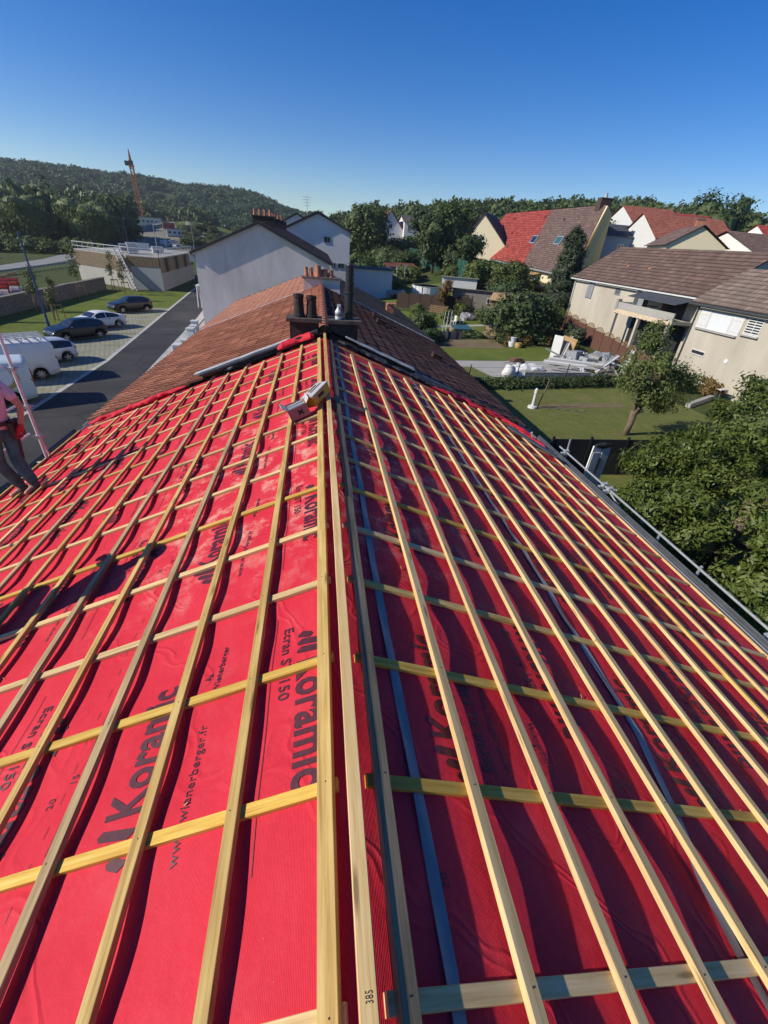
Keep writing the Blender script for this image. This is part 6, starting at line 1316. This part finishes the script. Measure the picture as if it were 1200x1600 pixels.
for i, (x, y, lab) in enumerate([(13.5, 92, 'left clothes pole by the pool garden'), (15.0, 92.5, 'middle clothes pole by the pool garden'), (16.6, 93, 'right clothes pole by the pool garden')]):
    t = thing('clothes_pole', lab, 'pole', (x, y, T(x, y)), 0, 'clothes poles'); mb = MB(); mb.tube([(0, 0, 0), (0, 0, 3.6)], .08, 8); mb.box((0, 0, 3.5), (1.2, .08, .08)); mb.build('pole', 'galv', t)
t = thing('garden_trailer', 'dark trailer standing on the pool lawn', 'trailer', (12.6, 79, T(12.6, 79))); mb = MB(); mb.box((0, 0, .8), (2.6, 1.4, .7)); mb.build('tub', 'grey_paint', t)
for s_ in (-1, 1): mb = MB(); mb.tube([(0, s_*.75-.1, .35), (0, s_*.75+.1, .35)], .35, 16); mb.build('wheel', 'rubber', t)
mb = MB(); mb.bar((1.3, 0, .55), (2.6, 0, .5), .1, .1); mb.build('drawbar', 'galv', t)
for i, (x, y, h, m, lab) in enumerate([(14.3, 80.5, .9, 'white_plastic', 'white water tank beside the dark trailer'), (20.4, 46.4, 1.0, 'glass_teal', 'blue green water butt before the dark bush'), (19.5, 43.7, .85, 'white_plastic', 'white bucket on a stand at the mixed bed'), (20.0, 43.2, .45, 'emblem_gold', 'yellow tub at the mixed bed'), (28.1, 37.6, .9, 'grey_paint', 'grey bin behind the rubbish heap')]):
    t = thing('barrel', lab, 'barrel', (x, y, T(x, y))); mb = MB(); mb.lathe((0, 0, 0), [(.32, 0), (.36, h*.5), (.32, h)], 16); mb.build('drum', m, t); mb = MB(); mb.lathe((0, 0, h), [(.34, 0), (.34, .04), (.1, .06)], 16); mb.build('lid', m, t)
# trellis of canes over the mixed bed
t = thing('cane_trellis', 'grey cane trellis over the mixed flower bed', 'trellis', (20.2, 45.6, T(20.2, 45.6)), .15); mb = MB()
for k in range(14): mb.bar((-2.6+.4*k, 0, 0), (-2.6+.4*k+random.uniform(-.2, .2), .1, 1.1+random.uniform(-.2, .4)), .05, .05, up=(1, 0, 0))
for z in (.5, 1.1): mb.bar((-2.7, .05, z), (2.8, .05, z+.1), .05, .05)
mb.build('canes', 'wood_grey', t)
# rubbish heap along the panel fence
def loose(name, label, cat, at, rot, parts, group=None):
    t = thing(name, label, cat, at, 0, group); t.rotation_euler = rot
    for nm, dims, c, m in parts: mb = MB(); mb.box(c, dims); mb.build(nm, m, t)
    return t
for i, (x, y, z, L_, rz, ry, m, lab) in enumerate([(21.4, 33.2, .55, 3.9, -.42, .0, 'white', 'long white gutter length lying on the rubbish heap'), (21.8, 33.7, .62, 3.4, -.36, .02, 'white', 'second white gutter length beside the longest one'), (22.2, 35.6, .9, 2.8, .9, -.5, 'alu', 'aluminium window frame leaning at the back of the heap'), (23.4, 33.0, .8, 2.2, .5, -.35, 'white', 'short white board propped across the heap'), (25.0, 33.2, .9, 2.0, .8, -.6, 'white', 'white board leaning on the panel fence'), (22.9, 34.4, .5, 2.6, .2, -.1, 'shed_grey', 'grey plank lying across the heap'), (24.2, 33.9, .5, 2.4, 1.2, -.2, 'galv', 'steel rail lying on the heap'), (23.8, 32.2, .35, 2.0, -.5, .05, 'shed_grey', 'weathered plank at the front of the heap')]):
    x, y, z = 22+(x-22)*1.25, 32+(y-32)*1.7, z*1.3; t = thing('plank', lab, 'building scrap', (x, y, z), 0, 'scrap lengths on the heap'); t.rotation_euler = (.3, ry, rz); mb = MB(); L_ *= 1.35; mb.box((0, 0, 0), (L_, .26, .14)); mb.box((0, .11, .09), (L_, .03, .08)); mb.box((0, -.11, .09), (L_, .03, .08)); mb.build('length', m, t)
for i, (x, y, z, s_, r_, m, lab) in enumerate([(22.6, 35.2, .5, (.8, .8, .9), .4, 'grey_paint', 'dark grey crate at the back of the heap'), (23.2, 34.6, .35, (.9, .7, .7), .2, 'galv', 'metal crate in the middle of the heap'), (24.0, 35.0, .4, (.8, .6, .8), .8, 'concrete', 'pale block on the heap by the fence'), (25.0, 31.6, .4, (.95, .8, .8), .35, 'white', 'white slatted crate at the right end of the heap'), (21.9, 36.4, .8, (.10, .7, 1.6), .5, 'white', 'white door leaf leaning on the fence end'), (22.6, 36.3, .8, (.1, 1.0, 1.5), .7, 'sand', 'brown cardboard sheet leaning on the door leaf'), (23.9, 31.2, .25, (.5, .4, .4), .1, 'glass_teal', 'teal bag before the heap'), (24.5, 31.9, .3, (.45, .4, .35), .6, 'red', 'small red crate before the heap'), (24.4, 34.2, .75, (1.1, .06, .9), .9, 'glass_teal', 'window pane leaning on the heap')]):
    x, y, z = 22+(x-22)*1.25, 32+(y-32)*1.6, z*1.35; s_ = tuple(q*1.35 for q in s_); t = thing('crate', lab, 'building scrap', (x, y, z), r_, 'scrap boxes and panels on the heap'); t.rotation_euler = (.12*(i % 3-1), .1*(i % 2), r_); mb = MB(); a, b, c = s_; mb.box((0, 0, 0), (a*.96, b*.96, c*.96))
    for sx in (-1, 1): mb.box((sx*a*.47, 0, 0), (a*.08, b, c)); mb.box((0, 0, sx*c*.47), (a, b, c*.08))
    mb.build('box_body', m, t)
t = thing('rubble_sack', 'white rubble sack slumped on the path by the hedge', 'sack', (14.6, 32.2, 0)); mb = MB(); mb.sphere((0, 0, .45), (.55, .5, .55), 12)
mb.v = [tuple(Vector(v)*(1+.25*mnoise.noise(Vector(v)*2.3))) for v in mb.v]; mb.build('sack', 'white', t, smooth=True)
t = thing('rubble_sheet', 'crumpled white sheeting spread on the path', 'sheet', (17.5, 35.0, .05)); mb = MB(); mb.sphere((0, 0, .12), (1.6, .8, .28), 20); mb.v = [tuple(Vector(v)+Vector((0, 0, .25*mnoise.noise(Vector(v)*2.7)))) for v in mb.v]; mb.build('sheeting', 'white', t, smooth=False)
t = thing('wheelbarrow', 'upturned brown wheelbarrow on the concrete path', 'wheelbarrow', (16.6, 35.6, .05), .3); mb = MB(); mb.add([(-.7, -.4, .5), (.7, -.4, .5), (.7, .4, .5), (-.7, .4, .5), (-.3, -.25, .75), (.4, -.25, .75), (.4, .25, .75), (-.3, .25, .75)], [(0, 1, 5, 4), (1, 2, 6, 5), (2, 3, 7, 6), (3, 0, 4, 7), (4, 5, 6, 7)]); mb.build('tray', 'fence_brown', t); mb = MB(); mb.tube([(-1.1, -.3, .3), (.6, -.25, .45)], .03, 6); mb.tube([(-1.1, .3, .3), (.6, .25, .45)], .03, 6); mb.build('handles', 'galv', t); mb = MB(); mb.tube([(.8, -.05, .25), (.8, .05, .25)], .22, 14); mb.build('wheel', 'rubber', t)
t = thing('low_wall', 'low concrete block wall between path and hedge', 'wall', (19.2, 32.6, 0), .09); mb = MB()
for k in range(12): mb.box((-3+.5*k, 0, .25), (.47, .22, .5))
mb.build('blocks', 'concrete', t)
t = thing('water_pump', 'white hand pump with long iron handle on the lawn', 'pump', (13.5, 25.1, .03)); mb = MB(); mb.lathe((0, 0, 0), [(.3, 0), (.28, .12), (.1, .15), (.09, .9), (.12, .95), (.1, 1.15), (.05, 1.25)], 12); mb.build('pump_body', 'white', t); mb = MB(); mb.tube([(.35, 0, .05), (.75, .1, 1.8)], .035, 7); mb.tube([(.65, .1, 1.8), (.9, .1, 1.75)], .04, 7); mb.build('handle', 'bark', t); mb = MB(); mb.bar((.1, 0, .03), (3.4, -.6, .03), .06, .04); mb.build('trough_edge', 'shed_grey', t)
t = thing('door_panel', 'white panelled door leaning upright beside the gutter in the shade', 'door', (11.0, 14.2, 0.0), .1); mb = MB(); mb.box((0, 0, 1.15), (.82, .06, 2.1)); d = mb.build('leaf', 'white_bright', t); mb = MB()
for x in (-.2, .2):
    for z in (.65, 1.55): mb.box((x, -.035, z), (.3, .02, .75))
mb.build('panel', 'white_plastic', d); mb = MB(); mb.sphere((.03, -.02, 2.22), (.44, .11, .12), 12); mb.v = [tuple(Vector(v)+Vector((0, 0, .06*mnoise.noise(Vector(v)*7)))) for v in mb.v]; mb.build('draped_rag', 'dark', t); mb = MB(); mb.box((.02, -.06, 1.35), (.08, .04, .7)); mb.build('strap', 'dark', t)
for i, (x, y, z, lab) in enumerate([(12.4, 13.5, .6, 'white batten end on trestles under the cherry tree, upper one'), (11.2, 11.6, .3, 'white batten end under the cherry tree, lower one')]):
    t = thing('plank', lab, 'plank', (x, y, z), .1); mb = MB(); mb.box((0, 0, 0), (2.2, .12, .06)); mb.build('length', 'white', t); mb = MB(); mb.box((-.8, 0, -z/2-.03), (.08, .5, z-.0)); mb.box((.8, 0, -z/2-.03), (.08, .5, z)); mb.build('trestle', 'shed_grey', t)
def lump(name, label, cat, x, y, r, mat, amp=.35):
    t = thing(name, label, cat, (x, y, T(x, y))); mb = MB(); mb.sphere((0, 0, r[2]*.6), r, 16); mb.v = [tuple(Vector(v)*(1+amp*mnoise.noise(Vector(v)*2.1+Vector((x, y, 0))))) for v in mb.v]; mb.build('heap', mat, t); return t
lump('tarpaulin', 'crumpled grey tarpaulin over the back of the rubbish heap', 'tarpaulin', 25.6, 37.6, (1.6, 1.2, .7), 'grey_paint'); lump('tarpaulin', 'blue grey sheet before the sheds', 'tarpaulin', 18.9, 57.2, (1.1, .8, .55), 'tape'); lump('rubble_heap', 'pale rubble heap beside the white crates', 'rubble', 24.6, 36.2, (1.5, 1.1, .5), 'concrete', .6); lump('compost_heap', 'brown compost heap at the end of the vegetable plot', 'compost', 18.6, 47.5, (1.2, .9, .5), 'soil', .5)
lump('rubble_sack', 'small white sack lying beside the slumped rubble sack', 'sack', 15.6, 32.6, (.4, .35, .3), 'white'); lump('rubble_heap', 'low gravel heap at the far end of the concrete path', 'rubble', 21.3, 37.6, (1.1, .8, .35), 'gravel', .5)
for i, (x, y, lab) in enumerate([(16.2, 54.2, 'left white garden chair before the sheds'), (17.4, 54.8, 'right white garden chair before the sheds')]):
    q = thing('garden_chair', lab, 'chair', (x, y, T(x, y)), .4+i, 'white garden chairs before the sheds'); mb = MB(); mb.box((0, 0, .45), (.5, .5, .05)); mb.build('seat', 'white', q); mb = MB(); mb.box((.24, 0, .78), (.05, .5, .6)); mb.build('backrest', 'white', q)
    for sx in (-1, 1):
        for sy in (-1, 1): mb = MB(); mb.bar((sx*.22, sy*.22, 0), (sx*.2, sy*.2, .43), .05, .05, up=(1, 0, 0)); mb.build('leg', 'white', q)
for i, (x, y, rz, lab) in enumerate([(16.0, 50.3, .1, 'low wooden cold frame left of the vegetable rows'), (20.6, 51.2, .2, 'low wooden cold frame near the broad dark bush')]):
    q = thing('cold_frame', lab, 'cold frame', (x, y, T(x, y)), rz, 'cold frames'); mb = MB(); mb.prism([(-.6, 0), (.6, 0), (.6, .6), (-.6, .35)], 0, -1.1, 1.1); mb.build('frame', 'shed_wood', q); mb = MB(); mb.bar((0, -.62, .39), (0, .62, .65), 2.2, .04); mb.build('pane', 'glass_teal', q)
q = thing('wood_pile', 'stack of split logs against the dark scalloped fence', 'wood pile', (16.4, 62.6, T(16.4, 62.6)), -.55); mb = MB()
for k in range(9):
    for j in range(4): mb.tube([(-1.2+.28*k+.14*(j % 2), -.35, .14+.24*j), (-1.2+.28*k+.14*(j % 2), .35, .14+.24*j)], .13, 8)
mb.build('logs', 'shed_wood', q)
fence('picket_fence', 'low weathered picket fence along the vegetable plot', [(11.5, 46.0), (15.0, 46.4)], .8, 'shed_grey', 0, 'shed_grey')
t = thing('kerb_edging', 'mossy stone edging before the beige wall', 'edging', (29.5, 27.5, 0)); mb = MB(); mb.bar((-4, -1.5, .15), (3, 2.5, .15), .3, .3); mb.build('stones', 'concrete', t)

# ------------------------------------------------------------------ people
def skinned(name, joints, edges, mat, parent, sub=2, root=0):
    "one continuous surface grown round connected joints {i: (pos, radius)}"
    me = D.meshes.new(name); me.from_pydata([tuple(j[0]) for j in joints], edges, []); o = D.objects.new(name, me); COL.objects.link(o)
    md = o.modifiers.new('skin', 'SKIN'); md.use_smooth_shade = True
    for i, j in enumerate(joints):
        r = j[1]; sv = me.skin_vertices[0].data[i]; sv.radius = r if isinstance(r, tuple) else (r, r); sv.use_root = (i == root)
    sd = o.modifiers.new('sub', 'SUBSURF'); sd.levels = sub; sd.render_levels = sub
    dg = bpy.context.evaluated_depsgraph_get(); dg.update(); m2 = D.meshes.new_from_object(o.evaluated_get(dg)); D.objects.remove(o); D.meshes.remove(me)
    m2.materials.clear(); m2.materials.append(M[mat]); ob = D.objects.new(name, m2); COL.objects.link(ob); m2.polygons.foreach_set('use_smooth', [True]*len(m2.polygons)); ob.parent = parent; return ob
def V3(*a): return Vector(a)
def person(label, loc, J, glove=True, shirt='shirt', rz=0.0, belt=True):
    """J: joint positions local to loc"""
    t = thing('person', label, 'person', loc, rz)
    hip, wst, chest, neck, head = J['hip'], J['waist'], J['chest'], J['neck'], J['head']; f = J['face']
    js = [(hip, (.135, .12)), (wst, (.125, .11)), (chest, (.165, .125)), (neck, .062), (head-V3(0, 0, .06), (.075, .085)), (head+V3(0, 0, .04), (.082, .1)), (head+V3(0, 0, .11), .06)]; ed = [(0, 1), (1, 2), (2, 3), (3, 4), (4, 5), (5, 6)]
    for s_ in ('l', 'r'):
        i = len(js); js += [(J['sh_'+s_], .068), (J['el_'+s_], .047), (J['wr_'+s_], .034), (J['ha_'+s_], (.042, .026))]; ed += [(2, i), (i, i+1), (i+1, i+2), (i+2, i+3)]
        # four fingers and a thumb on each hand
        h, w_ = J['ha_'+s_], J['wr_'+s_]; d = (h-w_).normalized(); sd = d.cross(f).normalized()*(1 if s_ == 'r' else -1); 
        for q, (o_, ln) in enumerate(((-.027, .055), (-.009, .065), (.009, .062), (.027, .048))):
            k = len(js); b = h+d*.035+sd*0+f.cross(V3(0, 0, 1))*0+f*o_; js += [(b, .011), (b+d*ln*.55+f.cross(d)*.008, .01), (b+d*ln+f.cross(d)*.022, .0085)]; ed += [(i+3, k), (k, k+1), (k+1, k+2)]
        k = len(js); b = h-d*.01+f*.04; js += [(b, .013), (b+d*.035+f*.018, .011)]; ed += [(i+3, k), (k, k+1)]
        i = len(js); js += [(J['hj_'+s_], .105), (J['kn_'+s_], .068), (J['an_'+s_], .045), (J['an_'+s_]+J['toe_'+s_]*.1-V3(0, 0, .03), (.045, .04)), (J['an_'+s_]+J['toe_'+s_]*.2-V3(0, 0, .05), (.04, .025))]; ed += [(0, i), (i, i+1), (i+1, i+2), (i+2, i+3), (i+3, i+4)]
    skinned('body', js, ed, 'skin', t, 2)
    e = f; sd = V3(0, 0, 1).cross(f).normalized(); mb = MB(); mb.tube([head+e*.085+V3(0, 0, .035), head+e*.118-V3(0, 0, .01)], [.012, .018], 8); fc = mb.build('nose', 'skin', t, smooth=True)
    mb = MB()
    for q in (-1, 1): mb.sphere(head+e*.088+sd*q*.032+V3(0, 0, .03), (.011, .011, .009), 8)
    mb.build('eyes', 'dark', t); mb = MB(); mb.box(head+e*.088-V3(0, 0, .045), (.045, .02, .01), 0, math.atan2(sd.y, sd.x)); mb.build('mouth', 'carton_red', t)
    for q in (-1, 1): mb = MB(); mb.sphere(head+sd*q*.092+V3(0, 0, .01), (.018, .025, .034), 8); mb.build('ear', 'skin', t, smooth=True)
    mb = MB(); mb.sphere(head+V3(0, 0, .06)-e*.018, (.108, .108, .1), 14); mb.build('hair', 'hair', t, smooth=True)
    # clothes
    js = [(hip-V3(0, 0, .04), (.165, .145)), (wst, (.15, .13)), (chest, (.185, .145)), (neck-V3(0, 0, .05), .085)]; ed = [(0, 1), (1, 2), (2, 3)]
    for s_ in ('l', 'r'):
        i = len(js); m_ = J['sh_'+s_].lerp(J['el_'+s_], .72); js += [(J['sh_'+s_], .085), (m_, .07)]; ed += [(2, i), (i, i+1)]
    skinned('shirt', js, ed, shirt, t, 2, 0)
    js = [(hip+V3(0, 0, .1), (.168, .15)), (hip-V3(0, 0, .02), (.17, .15))]; ed = [(0, 1)]
    for s_ in ('l', 'r'):
        i = len(js); k_ = J['kn_'+s_]; a_ = J['an_'+s_]; js += [(J['hj_'+s_], .122), (J['hj_'+s_].lerp(k_, .6), .1), (k_, .09), (k_.lerp(a_, .5), .086), (a_+V3(0, 0, .03), .075)]; ed += [(1, i), (i, i+1), (i+1, i+2), (i+2, i+3), (i+3, i+4)]
        b_ = MB(); d = J['toe_'+s_].normalized(); an = J['an_'+s_]; r2 = math.atan2(d.y, d.x)
        q = skinned('boot', [(an+V3(0, 0, .06), .062), (an-V3(0, 0, .02), .06), (an+d*.08-V3(0, 0, .05), (.055, .048)), (an+d*.19-V3(0, 0, .06), (.05, .035)), (an-d*.05-V3(0, 0, .05), (.045, .045))], [(0, 1), (1, 2), (2, 3), (1, 4)], 'boot', t, 2, 1)
    skinned('trousers', js, ed, 'trousers', t, 2, 1)
    if glove:
        for s_ in ('l', 'r'):
            h, w_ = J['ha_'+s_], J['wr_'+s_]; d = (h-w_).normalized(); js = [(w_-d*.02, .045), (w_+d*.02, .044), (h, (.054, .036))]; ed = [(0, 1), (1, 2)]
            for o_, ln in ((-.033, .06), (-.011, .072), (.011, .068), (.033, .053)):
                k = len(js); b = h+d*.035+f*o_; js += [(b, .0145), (b+d*ln*.55+f.cross(d)*.01, .014), (b+d*ln+f.cross(d)*.028, .012)]; ed += [(2, k), (k, k+1), (k+1, k+2)]
            k = len(js); b = h-d*.005+f*.05; js += [(b, .016), (b+d*.04+f*.02, .0145)]; ed += [(2, k), (k, k+1)]
            skinned('glove', js, ed, 'glove', t, 2, 2)
    if belt:
        mb = MB(); c = hip+V3(0, 0, .13); mb.tube([c-V3(0, 0, .03), c+V3(0, 0, .03)], [.178, .178], 20, cap=False); mb.build('belt', 'leather', t)
        mb = MB(); mb.box(hip+V3(.17, .08, .0), (.10, .2, .24)); mb.box(hip+V3(.21, .0, .05), (.06, .12, .16)); mb.build('tool_pouch', 'leather', t)
        mb = MB(); b = hip+V3(.22, .04, 0); mb.tube([b+V3(.0, 0, .12), b+V3(-.06, -.02, -.42)], [.014, .017], 8); mb.box(b+V3(0, 0, .14), (.05, .14, .035)); mb.build('hammer', 'leather', t)
    return t
# roofer walking along the street side eave, cropped by the left edge; feet on the battens
F0 = V3(-4.45, 6.2, 4.80)
zl = (sp(-1, (XR+4.48)/CT, 6.3, CB+BT)-F0).z
J = dict(hip=V3(.02, .02, 1.02), waist=V3(.06, .0, 1.22), chest=V3(.06, -.02, 1.50), neck=V3(.0, -.04, 1.74), head=V3(-.06, -.06, 1.90), face=V3(-.85, -.5, -.1).normalized(),
    sh_r=V3(.22, .10, 1.63), el_r=V3(.36, .12, 1.34), wr_r=V3(.30, .06, 1.10), ha_r=V3(.28, .03, 1.01), sh_l=V3(-.13, -.19, 1.62), el_l=V3(-.3, -.3, 1.38), wr_l=V3(-.42, -.42, 1.25), ha_l=V3(-.48, -.48, 1.2),
    hj_r=V3(.1, .1, .95), kn_r=V3(.09, .03, .54), an_r=V3(.2, .02, .16), toe_r=V3(-.3, -.8, 0).normalized(), hj_l=V3(-.06, -.06, .95), kn_l=V3(-.12, -.04, .53), an_l=V3(-.06, .12, .05), toe_l=V3(-.5, -.75, 0).normalized())
person('roofer in pale pink shirt, grey trousers and red gloves walking along the eave', F0, J)
# second roofer crouching on the battens just outside the left edge: a knee, a hand and the shadow come into view
F1 = sp(-1, 3.05, 2.95, CB+BT); 
J = dict(hip=V3(-.25, -.22, .75), waist=V3(-.18, -.12, .95), chest=V3(-.05, .0, 1.2), neck=V3(.02, .06, 1.42), head=V3(.06, .1, 1.56), face=V3(.6, .75, -.3).normalized(),
    sh_r=V3(.1, -.18, 1.32), el_r=V3(.3, -.1, 1.06), wr_r=V3(.42, .1, .92), ha_r=V3(.46, .17, .88), sh_l=V3(-.15, .2, 1.32), el_l=V3(.05, .38, 1.08), wr_l=V3(.22, .44, .9), ha_l=V3(.28, .46, .84),
    hj_r=V3(-.2, -.3, .74), kn_r=V3(.15, -.05, .62), an_r=V3(-.02, -.2, .17), toe_r=V3(.6, .7, 0).normalized(), hj_l=V3(-.28, -.12, .74), kn_l=V3(0.05, .25, .55), an_l=V3(-.2, .1, .09), toe_l=V3(.6, .75, 0).normalized())
person('crouching roofer in dark clothes at the left edge of the roof', F1+V3(-.33, -.1, -.14), J, True, 'shirt_dark', 0, False)

# ------------------------------------------------------------------ the air
mb = MB(); mb.box((300, 950, 59), (4200, 2700, 120)); o = mb.build('haze', 'white'); o.data.materials.clear(); hm = D.materials.new('haze'); hm.use_nodes = True; t = hm.node_tree
t.nodes.remove(t.nodes['Principled BSDF']); pv = t.nodes.new('ShaderNodeVolumePrincipled'); pv.inputs['Density'].default_value = 0.00017; pv.inputs['Color'].default_value = (0.86, 0.92, 1.0, 1); pv.inputs['Anisotropy'].default_value = 0.3
t.links.new(pv.outputs[0], t.nodes['Material Output'].inputs['Volume']); o.data.materials.append(hm); tag(o, 'thin morning haze over the valley', 'haze', kind='stuff')
